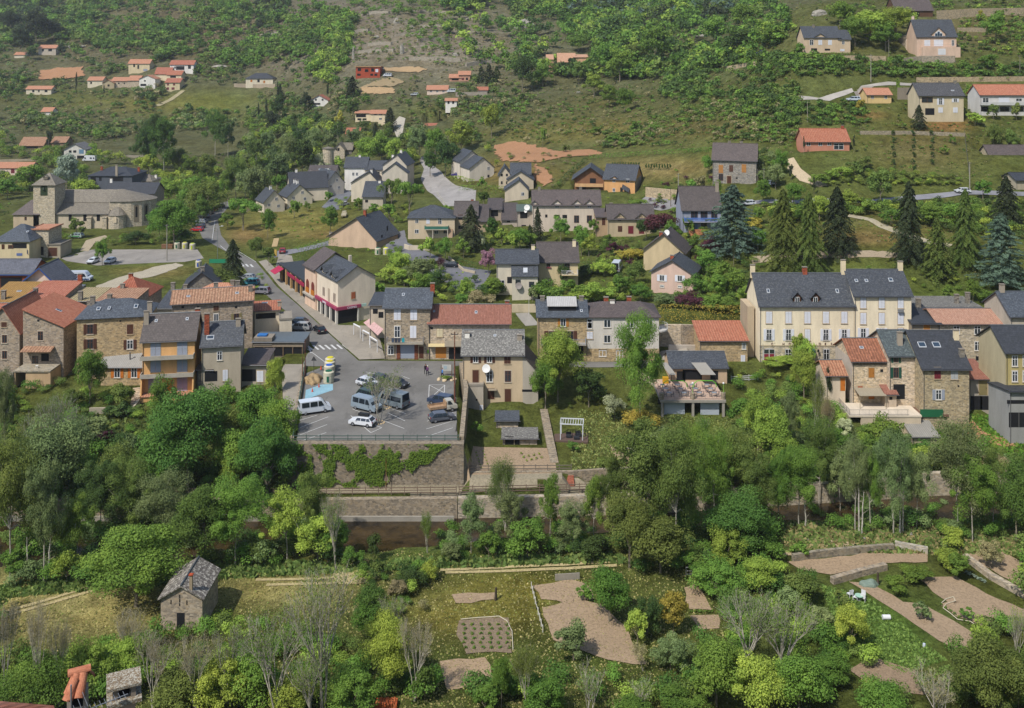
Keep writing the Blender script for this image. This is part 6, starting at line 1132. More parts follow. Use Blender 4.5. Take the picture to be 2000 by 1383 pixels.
# kind column top base width colour [label]      (photo pixels; the height and width become metres at the ground point)
trees('''
b 100 810 1020 175 A large grey green willow like tree on the left river bank;p 20 860 1130 130 O;p 85 900 1140 90 A;g 265 1030 1185 215 G;p 195 900 1060 110 D;p 320 930 1080 140 A;b 365 760 960 190 M tall dark leafy tree below the orange balcony house;p 460 940 1105 140 G
p 560 960 1095 120 L;g 400 950 1105 150 M;p 150 970 1110 100 G;p 250 900 1050 110 O;b 500 750 880 110 G;b 540 770 905 90 L;g 470 840 950 130 G;b 520 820 990 120 M;p 610 920 1080 90 O;g 620 1000 1095 100 L;b 440 790 900 90 O
s 180 800 870 80 A;b 175 680 790 70 G small tree in front of the corrugated annexe;s 240 735 800 50 O;p 320 735 870 80 G;n 110 760 900 90 O;n 70 790 930 90 O;s 235 780 815 40 D;s 205 835 880 50 R;b 225 860 975 80 O;s 300 850 900 50 D;p 10 730 900 50 A;s 420 770 820 40 L;s 445 735 790 36 G
b 538 695 790 44 L;s 510 755 840 50 G;s 395 800 860 60 P;s 455 850 960 60 L;s 145 750 800 50 O;n 140 770 900 80 G;s 60 1030 1110 80 G;s 30 1060 1130 70 G;s 130 1060 1140 60 L;s 640 1040 1100 60 D;s 690 1060 1110 46 G
b 645 1010 1090 90 G;n 655 950 1110 70 O;s 730 1030 1100 34 D;s 840 1085 1135 36 L;m 835 990 1080 44 G;s 735 1092 1128 40 O
p 920 970 1080 70 A;m 990 880 1050 100 O;p 1000 960 1070 90 A;g 1030 1010 1090 80 G;p 1075 930 1060 60 G;p 1120 980 1080 80 A;s 1160 1040 1090 70 D;s 955 1030 1090 60 G;s 880 1050 1095 50 A
p 1250 830 1060 210 O very large olive tree leaning over the river;p 1320 840 1090 130 O;b 1230 960 1110 120 O;p 1350 830 1000 80 G;g 1290 1010 1120 130 O;p 1430 840 1000 130 O;g 1440 960 1075 160 M;p 1560 880 1030 110 G;b 1510 790 910 90 L lime green tree below the restaurant terrace;b 1480 760 880 70 L;s 1420 1020 1110 80 L
p 1600 820 1000 90 O;p 1640 880 1010 80 A;p 1670 860 1040 70 A;p 1700 880 1040 60 G;p 1745 850 1045 90 A;p 1790 880 1030 80 A;p 1870 830 1040 130 A tall feathery grey green tree on the right river bank;p 1900 890 1060 110 G;g 1985 900 1060 110 M;p 1940 870 1030 80 O;s 1860 1020 1070 60 L
b 1090 640 785 110 L big lime green tree beside the slab roofed house;b 1065 700 800 70 G;g 1150 715 795 70 D;p 1250 620 840 110 G tall leafy poplar with pale trunk between street and garden;s 1200 760 820 50 W;s 1250 790 840 70 Y;b 1570 680 780 60 L;p 1540 770 880 60 A;m 1590 730 860 60 O;s 1560 640 720 40 L;s 1520 690 712 90 L;b 1575 660 725 44 L;s 1450 770 840 70 G;s 1530 840 930 80 L;s 1600 860 930 60 O;s 1650 810 860 50 W;m 1610 760 900 50 T;s 1730 800 870 70 G;s 1700 840 900 60 G;s 1800 860 930 70 L;s 1890 860 930 80 A;y 1618 715 790 16 K dark cypress beside the tiny pale house
m 1870 820 900 60 G;s 1940 880 930 90 T;s 1990 900 960 80 G;s 1760 880 950 60 O;s 1850 885 910 60 L;s 930 820 850 30 G;s 1120 860 880 30 G;s 1300 830 870 60 A;m 1360 800 900 70 G;s 1250 850 885 100 G
b 725 1140 1240 80 M;s 775 1130 1170 60 T;n 770 1150 1260 80 O;s 800 1105 1150 60 D;b 760 1200 1345 120 L bright young tree beside the bare trunked tree;n 810 1200 1370 90 T pinkish bare twigged tree at the bottom centre;s 720 1160 1250 70 G;s 830 1290 1370 60 M
n 540 1180 1420 190 G tall pale barked tree with few leaves at the bottom;n 630 1090 1400 190 O tallest pale half bare tree at the bottom;n 610 1260 1420 130 G;s 500 1260 1380 130 G;s 430 1270 1390 110 L;s 250 1230 1330 90 L;s 170 1240 1360 110 L;s 60 1270 1400 150 G;n 70 1150 1400 70 T thin pale birch trunk at the lower left;n 10 1160 1370 60 T;n 115 1190 1380 60 T;s 350 1290 1390 130 O;n 250 1180 1330 90 T;n 300 1230 1390 110 T;n 380 1230 1400 100 T;n 450 1210 1380 90 O;s 690 1300 1400 110 G;s 570 1310 1400 110 L
g 1190 1110 1215 105 G round green tree on the edge of the tilled plot;s 1140 1140 1172 36 G;b 1120 1213 1290 80 A;b 1315 1155 1240 66 Y yellow green tree between two dark shrubs;s 1265 1150 1240 70 D;s 1245 1180 1260 60 L;s 1310 1230 1310 90 A;m 1255 1250 1310 50 T;b 980 1280 1383 44 G;m 1030 1240 1390 90 O;s 1060 1310 1400 110 G;s 950 1330 1400 70 G;n 1150 1300 1400 90 O;n 1260 1320 1400 80 O
n 1460 1130 1320 170 O wide thicket of pale twigs with light green leaves;n 1530 1160 1330 150 G;g 1400 1250 1380 130 G;g 1480 1270 1400 130 L;g 1560 1280 1400 130 G;s 1620 1270 1340 90 G;s 1330 1340 1400 110 G;s 1240 1360 1420 110 G;b 1660 1180 1270 80 L;s 1600 1180 1240 80 A;s 1570 1105 1180 80 O;s 1480 1080 1150 90 L;s 1400 1090 1160 110 G;s 1350 1070 1120 60 G;s 1430 1140 1200 60 M;s 1540 1140 1210 70 A
n 1830 1310 1420 120 T;b 1940 1250 1420 170 O big olive tree with a golden trunk at the lower right corner;b 1920 1210 1290 70 L;s 1730 1330 1420 130 G;s 1990 1290 1400 90 G;s 1870 1075 1130 70 G;s 1790 1100 1135 70 G;s 1850 1065 1110 60 L;b 1935 1055 1110 50 T ochre budding tree alone on tilled soil;s 1750 1120 1160 50 G;s 1800 1170 1210 40 A;s 1890 1182 1210 30 G;s 1560 1055 1090 40 G;s 1500 1040 1090 70 G;s 1640 1150 1180 40 O;n 1985 1170 1300 60 L;p 1200 890 1045 80 O;p 1395 850 1030 90 G;p 1480 890 1040 100 O;b 1385 900 1015 80 M;p 1520 880 1035 80 G;p 1160 930 1060 60 G;b 1440 860 1000 90 G
''')
trees('''
u 475 385 450 80 G broad parasol tree at the top corner of the lawn;s 445 412 448 36 G;b 523 405 465 32 G small round tree standing on the dry lawn;b 575 388 425 30 G;b 645 402 460 42 G airy round tree beside the salmon building;b 500 462 505 34 O clipped street tree by the cafe corner;b 525 478 520 34 O;c 455 468 570 54 K dark spruce beside the zebra crossing;s 425 515 592 110 O;s 470 545 562 30 G;g 340 380 480 95 G large round tree between church and road;s 355 440 475 60 M;b 200 465 518 34 G small pale tree between two white vans;b 150 425 465 40 O;s 265 445 478 50 D;s 400 340 430 90 O;b 375 345 420 60 G;b 460 300 392 62 O big round olive tree beside the road bend;b 480 330 395 50 A;b 425 360 410 40 M
p 320 235 345 80 M tall dark poplar behind the dark villa;p 280 240 340 60 D;p 300 225 330 60 D;p 420 215 305 60 M tall twin of the dark poplars further right;p 445 230 310 50 D;b 130 300 380 55 S silver poplar behind the bell tower;b 60 320 372 60 G;b 15 345 390 50 G;b 165 350 400 60 L;s 320 330 352 60 L;b 370 300 350 40 G;b 350 290 340 40 O
b 505 320 400 60 A;b 540 290 375 60 A;b 590 270 350 60 D;p 560 260 350 50 A;b 620 300 345 50 W white flowering tree beside the round tower;b 660 305 345 34 L;b 545 340 380 36 G;b 575 330 370 36 O;p 520 250 320 40 A;p 640 250 300 36 A;p 690 245 300 40 A;p 610 245 310 40 A;p 660 240 290 36 D;p 580 240 310 40 D;p 500 260 340 50 O;b 720 265 330 50 L;b 745 255 320 50 G;b 770 270 330 44 L;b 790 290 345 34 G;b 820 240 315 50 A;b 850 250 320 44 G;b 870 270 345 50 D;b 840 290 345 40 M;b 900 235 300 60 L;b 960 200 270 40 L;c 762 210 255 28 K dark spruce beside the gravel track;c 733 240 285 24 K;c 688 150 190 30 K;b 690 190 235 30 D;b 665 215 250 22 Y
u 765 345 410 55 G;u 800 350 420 60 G;b 745 355 400 30 G;s 730 395 415 30 G;c 920 400 490 58 K tall dark pine in front of the brown roofed estate;b 840 463 505 40 L;b 870 462 512 34 G;m 858 495 545 30 R purple leaved tree at the parking bend;b 820 505 560 70 A;s 845 520 570 60 D;s 790 520 560 60 L;s 760 515 550 60 L;s 740 545 580 40 G;b 955 485 535 38 P pink flowering judas tree beside the twin level house;b 960 425 470 34 M;b 1015 445 490 44 G;b 945 370 405 32 M;b 940 345 372 20 G;c 1050 405 470 26 K;b 1095 420 475 44 G;b 1135 440 500 40 G;c 1035 440 480 18 K;s 905 540 590 30 L;s 940 560 605 60 T;s 960 540 585 50 D;s 900 570 600 50 G;b 935 450 490 30 W
s 1060 540 585 80 G;s 1110 540 580 50 G;s 1040 555 590 30 A;b 1290 415 470 70 R dark red leaved trees beside the blue balcony house;b 1345 420 460 30 G;s 1245 385 410 50 G;s 1225 395 412 30 G;k 1432 362 495 100 B great blue green cedar behind the hotel;y 1433 460 520 12 K slim cypress in front of the blue cedar;c 1530 370 540 80 O tall dark conifer left of three behind the hotel;c 1580 375 545 66 O;c 1635 365 500 70 K;c 1775 355 515 66 K dark pine beside the sloping path;c 1830 425 545 60 O;c 1885 370 520 60 O;k 1955 418 560 90 B dense blue spruce at the right edge;c 1965 345 440 60 K;b 1900 545 590 34 G;s 1930 560 600 50 G
s 1380 480 540 60 G;s 1410 500 570 70 G;s 1360 530 575 50 G;s 1440 520 580 50 G;s 1460 550 600 44 L;s 1240 500 560 50 O;s 1210 530 580 60 G;s 1170 545 590 70 L;s 1145 555 592 60 L;s 1250 550 590 60 G;s 1300 565 600 60 A;s 1350 565 605 60 R;s 1395 570 610 60 G;s 1430 575 612 60 G;s 1180 500 540 50 L;s 1200 470 500 40 R;s 1230 480 508 60 Y;s 1150 510 540 50 D;s 1190 455 480 30 G;s 1320 455 500 40 O;s 1390 455 500 40 R
b 1525 290 345 34 G;b 1515 320 370 40 A;y 1545 320 352 12 K;b 1370 340 375 30 T;s 1385 295 340 34 G;b 1550 355 400 40 G;s 1600 335 365 50 G;s 1640 320 350 60 L;s 1670 310 345 40 O;y 1668 262 300 7 K;y 1570 265 302 6 K;y 1590 345 380 6 K;b 1750 10 80 90 L bright lime tree below the dark chalet;b 1700 20 80 80 L;b 1670 30 90 60 G;b 1730 40 100 60 G;b 1780 25 60 36 G;b 1640 0 55 60 G;b 1945 20 85 50 G;s 1930 100 130 44 G;y 1915 18 42 12 Y small golden cypress on the upper terrace;b 1440 50 115 70 D;b 1400 30 90 70 G;b 1450 5 60 60 G;b 1510 50 90 50 G;s 1560 80 110 24 G;c 1795 205 252 30 K conifer below the grey roofed villa;b 1920 175 215 34 G;b 1895 165 200 30 G;s 1905 215 245 40 L;s 1762 235 252 18 G;y 1754 152 190 14 G;s 1680 190 215 20 Y;b 1940 200 235 26 O;b 1985 200 235 26 O;s 1990 180 200 24 G
s 1845 280 302 20 G;s 1860 265 282 16 G;b 1940 240 290 34 O;b 1975 250 300 34 O;b 1720 330 400 60 O;s 1690 300 330 40 O;b 1660 370 410 50 L;b 1690 390 420 40 G;b 1870 395 440 60 G;b 1820 395 440 60 G;s 1740 400 440 50 G;b 1600 380 430 50 L;b 1570 400 440 50 G;s 1850 560 580 20 G;b 1920 350 390 40 G;b 1480 400 440 30 G;b 1490 350 400 40 G;s 1475 420 450 40 Y
b 40 45 110 50 K;b 70 20 90 60 K;b 20 20 70 50 K;b 105 35 80 40 K;b 120 85 110 22 K;b 60 90 118 26 D;b 95 250 290 16 K;y 149 140 190 6 K;y 203 165 188 4 K;y 520 190 240 8 K;y 505 200 240 7 K;y 543 160 210 7 K;c 547 165 200 16 K;y 640 160 200 8 K;b 575 220 255 18 D;b 560 230 250 20 D;b 600 180 220 30 K;b 530 215 265 30 K;b 545 180 240 30 D;b 620 215 255 24 D;c 955 125 165 26 K;c 940 130 160 20 K;c 970 130 160 20 D;b 1020 105 180 50 D;b 1060 120 170 40 G;b 1130 120 165 40 O;b 1180 80 150 60 G;b 1210 90 160 60 L;b 1280 50 130 70 G;b 1250 80 130 50 O;b 1160 140 190 50 L;b 1190 165 210 40 G;b 1220 170 220 40 G;b 1060 245 285 16 G
s 1100 505 560 30 D;s 1130 60 100 60 G;s 1640 390 420 30 G;b 405 300 350 40 O;b 290 300 345 50 L;b 230 322 345 36 G;b 330 350 400 60 G;b 312 405 470 50 G;b 395 380 440 40 M;b 445 330 392 40 G;b 1000 455 495 34 L;b 1035 452 482 30 G;b 980 445 480 30 L;b 1160 428 460 26 G;b 1150 455 500 40 L;b 1110 412 447 30 G;b 1262 425 470 44 D;b 1312 430 480 44 G;b 1400 535 585 50 G;b 1082 560 600 40 G;b 1132 552 592 40 G;b 905 465 505 34 G;b 700 386 412 24 G;b 640 372 395 20 G;b 600 393 414 16 G;b 782 490 538 50 L;b 822 530 582 50 G;b 962 542 587 50 G;b 870 400 428 30 G;b 760 395 425 36 G;b 1240 395 420 34 D;b 1350 350 385 30 G;b 1400 350 400 30 G;b 1480 445 490 40 G;s 1165 245 262 30 G;s 1240 235 258 26 G;s 1200 262 282 36 G;s 1105 280 298 20 O;s 1190 250 270 30 O
''')
# labels: every tree is told apart by size, colour, kind and the building it stands by
def relate(t):
    best = None
    for l in LINES:
        dx = t['px']-l[0]; dy = t['py']-l[1]; e = max(0, abs(dx)-(l[4]-l[3])/2)+abs(dy)*.8
        if best is None or e < best[0]: best = (e, l, dx)
    e, l, dx = best
    if t['base'] > l[5]+8 and l[3]-10 < t['px'] < l[4]+10: r_ = 'in front of'
    elif t['Y'] > l[6]+12: r_ = 'behind'
    elif e > 110: r_ = 'below' if t['py'] > l[1] else 'above'
    else: r_ = 'beside'
    return r_+' '+l[2]
LINES += [(735, 780, 'the parking lot', 640, 830, 862, 150), (1030, 905, 'the fenced garden plot', 915, 1090, 940, 145), (1150, 1240, 'the large tilled plot', 1060, 1260, 1290, 105), (945, 1240, 'the hosed vegetable plot', 895, 1000, 1275, 103),
    (1690, 1220, 'the lawn with plastic chairs', 1610, 1790, 1300, 105), (1890, 1190, 'the diagonal tilled field', 1790, 1990, 1222, 110), (1680, 1090, 'the curved walled plot', 1540, 1810, 1120, 122), (820, 1030, 'the open stretch of river', 680, 1000, 1080, 130), (1720, 1010, 'the wooded right river bend', 1600, 1990, 1040, 140),
    (60, 1190, 'the meadow with wheel tracks', 0, 170, 1220, 113), (1380, 860, 'the lawn under the restaurant', 1300, 1450, 880, 155), (560, 440, 'the dry lawn', 480, 640, 480, 300), (190, 1330, 'the foreground chimneys', 100, 280, 1383, 25), (1110, 250, 'the grassy hill spur', 1000, 1250, 300, 420), (1780, 300, 'the terraced orchard', 1680, 1880, 370, 290), (1720, 440, 'the sloping path', 1640, 1860, 490, 240), (480, 160, 'the green hill meadow', 330, 500, 210, 650), (1340, 330, 'the hedged dry garden', 1140, 1390, 370, 330), (120, 145, 'the ochre field', 75, 165, 156, 700), (1300, 60, 'the upper woodland', 1200, 1400, 100, 560)]
def autolabel(L):
    by_ = {}
    for t in L:
        if t['label']: continue
        s = t['h']; size = 'tall' if s > 110 else ('small' if s < 42 else 'middling'); t['lb'] = '%s %s %s %s' % (size, CN[t['c']], t['ph'].split(' with')[0], relate(t)); by_.setdefault(t['lb'], []).append(t)
    o = ['leftmost', 'second', 'third', 'fourth', 'fifth', 'sixth', 'seventh', 'eighth', 'ninth', 'tenth']
    for k, g in by_.items():
        g.sort(key=lambda t: t['px'])
        for i, t in enumerate(g): t['o']['label'] = k if len(g) == 1 else ('%s of %d %s' if len(k.split()) < 14 else '%s %.0s%s') % (o[min(i, 9)] if i < len(g)-1 else 'rightmost', len(g), k)
autolabel(TREES)
# ---------------------------------------------------------------- scrub, woodland and undergrowth that nobody could count
def stuffmesh(name, specs, lod_n, label, leaf=.075):
    """specs: (X, Y, Z, width, height, colour): one mesh of many low crowns, each a cluster of leaf sprays"""
    Cs, Ns, Ss, Ts, Ks = [], [], [], [], []; r = np.random.RandomState(len(specs))
    for i, (x, y, z, w, hh, c) in enumerate(specs):
        K = 6; n = lod_n; d = dirs(r, K); d[:, 2] = np.abs(d[:, 2]); cc = d*np.array([.3, .3, .42])*r.uniform(.3, 1, (K, 1))+np.array([0, 0, .4]); m = r.randint(0, K, n); dd = dirs(r, n); dd[:, 2] = np.where(r.rand(n) < .75, np.abs(dd[:, 2]), dd[:, 2])
        C = cc[m]+dd*r.uniform(.14, .27, n)[:, None]; C[:, 2] = np.maximum(C[:, 2], .02); Cs.append(C*np.array([w, w, hh])+np.array([x, y, z])); Ns.append(dd+r.normal(size=(n, 3))*.45+np.array([0, 0, .3])); Ss.append(np.full(n, leaf*(w+hh)/2)*r.uniform(.6, 1.4, n))
        q = r.uniform(0, 1, K); Ts.append(.3+.3*q[m]+.3*r.rand(n)); Ks.append(np.tile(np.array(c)*r.uniform(.75, 1.25), (n, 1)))
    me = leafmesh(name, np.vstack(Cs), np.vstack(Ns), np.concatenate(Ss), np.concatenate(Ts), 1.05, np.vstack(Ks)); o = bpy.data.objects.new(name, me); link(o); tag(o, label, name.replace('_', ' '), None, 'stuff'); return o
def scatter(poly, n, w, hr, cols, seed, out, dmin=72, avoid=True, clump=0):
    r = random.Random(seed); xs = [p[0] for p in poly]; ys = [p[1] for p in poly]; k = 0; tries = 0; cen = [(r.uniform(min(xs), max(xs)), r.uniform(min(ys), max(ys))) for _ in range(max(1, clump))]
    while k < n and tries < n*12:
        tries += 1
        if clump and r.random() < .7: c = r.choice(cen); x = r.gauss(c[0], 22); y = r.gauss(c[1], 9)
        else: x = r.uniform(min(xs), max(xs)); y = r.uniform(min(ys), max(ys))
        if not inpoly(np.array([x]), np.array([y]), poly)[0]: continue
        if avoid and any(a[0]-3 < x < a[1]+3 and a[2]-8 < y < a[3]+2 for a in AV): continue
        P = at(x, y, dmin); s = F/P.y; ww = r.uniform(*w)/s; out.append((P.x, P.y, P.z-.1, ww, ww*r.uniform(*hr), hx(LC[r.choice(cols)]))); k += 1
AV = [(hs['px'][0], hs['px'][1], HY+(CH-hs['z']-hs['zr'])*F/hs['d'], HY+(CH-hs['z'])*F/hs['d']+4) for hs in HOUSES]
AV += [(385, 460, 390, 480), (818, 930, 300, 405), (765, 795, 228, 275), (75, 165, 130, 158), (740, 838, 129, 143), (705, 770, 170, 186), (325, 505, 176, 214), (1440, 2000, 372, 402), (1536, 1600, 308, 366), (1490, 1850, 490, 512), (1560, 1800, 160, 198), (1650, 1682, 186, 200)]
ws = []
scatter([(0, 0), (540, 0), (700, 30), (680, 130), (560, 150), (400, 130), (200, 120), (100, 100), (0, 120)], 1792, (14, 30), (.6, .95), 'GOODGM', 1, ws, clump=26)
scatter([(860, 0), (1500, 0), (1560, 60), (1480, 120), (1300, 160), (1000, 150), (900, 110), (860, 60)], 1612, (18, 40), (.7, 1.05), 'GOLGMD', 2, ws, clump=30)
scatter([(0, 0), (130, 0), (110, 40), (0, 70)], 120, (16, 26), (.9, 1.2), 'KKD', 3, ws); scatter([(500, 0), (560, 0), (545, 40), (500, 60)], 80, (12, 20), (.9, 1.3), 'K', 4, ws)
scatter([(1080, 0), (1420, 0), (1440, 30), (1350, 60), (1180, 50), (1100, 30)], 374, (14, 24), (1.0, 1.5), 'KKDB', 5, ws)
scatter([(680, 0), (860, 0), (880, 110), (830, 100), (760, 20), (690, 40)], 100, (12, 24), (.6, .9), 'GO', 6, ws)
scatter([(610, 40), (690, 30), (680, 120), (650, 170), (600, 150), (640, 90)], 242, (16, 30), (.7, 1), 'GLO', 7, ws)
stuffmesh('hillside_woodland', ws, 84, 'mixed green woodland and scrub covering the far hillsides', .085); ws = []
scatter([(0, 110), (330, 130), (560, 150), (690, 160), (880, 160), (1060, 150), (1060, 250), (930, 290), (700, 260), (500, 250), (300, 260), (0, 300)], 1860, (8, 22), (.5, .9), 'GOODDMAT', 8, ws, clump=40)
scatter([(690, 30), (880, 40), (900, 130), (690, 130)], 275, (6, 14), (.5, .8), 'OGT', 9, ws); scatter([(100, 40), (480, 20), (560, 120), (300, 130)], 748, (7, 16), (.5, .8), 'OTOG', 10, ws)
scatter([(1300, 130), (1560, 110), (1700, 160), (1640, 180), (1560, 200), (1560, 255), (1360, 215), (1290, 190)], 780, (14, 30), (.5, .8), 'DDGMO', 11, ws, clump=14); scatter([(1000, 240), (1100, 200), (1300, 180), (1290, 260), (1130, 270), (1010, 275)], 180, (8, 20), (.45, .7), 'OGDT', 12, ws)
scatter([(1380, 200), (1560, 200), (1560, 290), (1500, 280), (1400, 270), (1280, 290), (1150, 292), (1280, 240)], 676, (10, 24), (.45, .75), 'OODGT', 13, ws, clump=10); scatter([(1400, 105), (1560, 112), (1760, 118), (1790, 130), (1900, 130), (2000, 130), (2000, 158), (1800, 158), (1700, 150), (1500, 150)], 374, (12, 26), (.5, .8), 'DGGM', 14, ws)
scatter([(1640, 0), (2000, 0), (2000, 110), (1870, 100), (1780, 60), (1660, 100)], 270, (8, 22), (.5, .9), 'GODL', 15, ws); scatter([(1560, 205), (1690, 205), (1700, 245), (1570, 250)], 144, (10, 22), (.5, .8), 'DGM', 16, ws)
stuffmesh('hillside_scrub', ws, 56, 'low olive and green scrub dotted over the grassy slopes', .1); ws = []
for p_, n_, c_ in (([(0, 0), (1560, 0), (1560, 280), (1280, 290), (960, 270), (700, 240), (0, 300)], 3600, 'OOTTGD'), ([(960, 180), (1560, 150), (1560, 300), (1150, 292), (1000, 275)], 700, 'OTTGD'), ([(1560, 0), (2000, 0), (2000, 370), (1560, 300)], 900, 'OTGDO'), ([(0, 290), (480, 300), (440, 380), (0, 440)], 300, 'OGD'), ([(1480, 400), (2000, 400), (2000, 600), (1790, 520), (1480, 500)], 420, 'OGTG'), ([(480, 430), (740, 400), (1000, 370), (1330, 330), (1380, 460), (1250, 600), (1000, 600), (760, 560)], 420, 'OGLG')): scatter(p_, n_, (4, 9), (.35, .6), c_, n_, ws)
stuffmesh('hillside_weeds', ws, 18, 'tiny scattered bushes and weeds on open slopes', .2); ws = []
scatter([(0, 290), (170, 300), (350, 330), (420, 330), (450, 390), (300, 375), (0, 385)], 234, (18, 34), (.6, .9), 'GLOGM', 17, ws); scatter([(480, 250), (700, 250), (830, 260), (900, 330), (830, 345), (700, 300), (600, 330), (500, 400), (450, 380)], 342, (18, 34), (.7, 1.1), 'GALDOG', 18, ws)
scatter([(1270, 560), (1460, 560), (1460, 620), (1290, 600)], 105, (16, 28), (.6, .9), 'GLGMD', 19, ws); scatter([(1060, 560), (1260, 560), (1270, 592), (1050, 590)], 60, (14, 26), (.6, .9), 'GLG', 20, ws)
scatter([(1170, 470), (1250, 500), (1240, 550), (1170, 540)], 48, (12, 24), (.6, .9), 'GLODR', 21, ws); scatter([(1340, 450), (1500, 440), (1480, 560), (1360, 560)], 120, (14, 28), (.6, .9), 'GDOM', 22, ws); scatter([(750, 510), (870, 520), (960, 570), (880, 598), (790, 570)], 60, (16, 30), (.6, .9), 'GLDO', 23, ws)
scatter([(1480, 380), (1700, 400), (2000, 390), (2000, 470), (1880, 460), (1700, 420), (1500, 440)], 270, (18, 34), (.6, .9), 'GLMD', 24, ws); scatter([(1480, 300), (1560, 320), (1560, 390), (1480, 390)], 40, (14, 28), (.6, .9), 'GDA', 25, ws); scatter([(1670, 330), (1880, 350), (1880, 372), (1640, 385), (1600, 350)], 160, (10, 22), (.5, .8), 'GOOL', 26, ws)
scatter([(1240, 370), (1400, 340), (1400, 440), (1340, 460), (1280, 420)], 36, (10, 22), (.6, .9), 'GODR', 27, ws); scatter([(960, 300), (1120, 300), (1130, 345), (1060, 380), (1000, 330)], 34, (8, 16), (.6, .9), 'GOT', 28, ws)
for i_, (p_, n_, c_) in enumerate((([(755, 470), (800, 490), (830, 520), (790, 560), (750, 560)], 24, 'GLG'), ([(880, 455), (1050, 450), (1050, 485), (960, 490), (890, 500)], 50, 'GLDGO'), ([(1130, 470), (1250, 470), (1250, 500), (1130, 545)], 40, 'GLDOR'), ([(1280, 470), (1340, 455), (1400, 470), (1420, 560), (1370, 560)], 40, 'GLDOR'),
    ([(60, 420), (130, 440), (130, 460), (200, 470), (330, 470), (330, 480), (60, 470)], 22, 'GOG'), ([(200, 480), (270, 470), (330, 480)], 8, 'GO'), ([(440, 540), (490, 520), (530, 560), (500, 590), (440, 580)], 10, 'GGL'), ([(1100, 780), (1300, 770), (1300, 800), (1110, 800)], 18, 'GLDO'), ([(1430, 730), (1600, 730), (1640, 800), (1440, 790)], 40, 'GLO'),
    ([(650, 385), (740, 400), (750, 420), (660, 430)], 14, 'GOL'), ([(800, 400), (850, 430), (790, 440), (745, 430)], 16, 'GLO'), ([(830, 260), (930, 270), (980, 300), (970, 330), (880, 310), (830, 300)], 46, 'GLMA'), ([(1480, 500), (2000, 520), (2000, 600), (1900, 600), (1790, 560)], 26, 'GLO'))): scatter(p_, n_, (9, 22), (.6, 1), c_, 60+i_, ws)
for p_ in ([(2000, 0), (2250, 0), (2250, 700), (2010, 700)], [(-250, 0), (0, 0), (0, 600), (-250, 600)]): scatter(p_, 150, (16, 44), (.6, 1.1), 'GMLOD', 78, ws)
stuffmesh('garden_shrubbery', ws, 260, 'dense mixed garden shrubs filling gaps between the houses', .05); ws = []
scatter([(0, 860), (250, 870), (560, 830), (570, 960), (660, 1000), (650, 1060), (700, 1110), (400, 1110), (200, 1150), (0, 1150)], 315, (34, 64), (.6, 1.0), 'GMOAGD', 29, ws); scatter([(0, 730), (140, 760), (280, 780), (400, 770), (545, 740), (560, 860), (300, 900), (0, 880)], 170, (20, 42), (.5, .8), 'GMOLD', 30, ws)
scatter([(850, 1040), (1000, 1040), (1200, 1030), (1180, 1090), (1000, 1090), (860, 1090)], 64, (26, 44), (.6, .9), 'GAGD', 31, ws); scatter([(1190, 960), (1500, 980), (1520, 1090), (1400, 1120), (1250, 1120), (1190, 1060)], 104, (36, 60), (.6, .9), 'OGMGD', 32, ws)
scatter([(1500, 860), (2000, 880), (2000, 1060), (1880, 1060), (1600, 1040), (1500, 980)], 154, (26, 50), (.6, .9), 'GAGMO', 33, ws); scatter([(1420, 740), (1600, 740), (1660, 860), (1560, 940), (1450, 860)], 70, (26, 44), (.6, 1), 'GLGOM', 34, ws)
scatter([(1640, 840), (1900, 860), (2000, 900), (1990, 930), (1700, 920), (1620, 880)], 60, (24, 40), (.5, .8), 'GLOA', 35, ws); scatter([(0, 1290), (700, 1330), (1200, 1330), (2000, 1360), (2000, 1383), (0, 1383)], 110, (50, 90), (.5, .8), 'GLOGM', 36, ws)
scatter([(1340, 1080), (1560, 1110), (1640, 1220), (1720, 1300), (1640, 1340), (1300, 1330), (1420, 1200)], 110, (34, 70), (.5, .85), 'GLGOML', 37, ws); scatter([(200, 1250), (480, 1220), (700, 1260), (720, 1360), (200, 1360)], 70, (40, 70), (.5, .9), 'GLOG', 38, ws); scatter([(1860, 1240), (2000, 1220), (2000, 1383), (1840, 1383)], 30, (40, 70), (.6, .9), 'OGO', 39, ws)
scatter([(700, 1100), (860, 1120), (840, 1200), (700, 1240)], 26, (22, 44), (.6, .9), 'GLDT', 40, ws)
for p_ in ([(2000, 840), (2300, 840), (2300, 1383), (2000, 1383)], [(-300, 740), (0, 740), (0, 1383), (-300, 1383)]): scatter(p_, 70, (50, 100), (.6, 1.1), 'GMLO', 77, ws)
stuffmesh('riverside_undergrowth', ws, 620, 'thick green undergrowth along the river banks and field edges', .032); ws = []
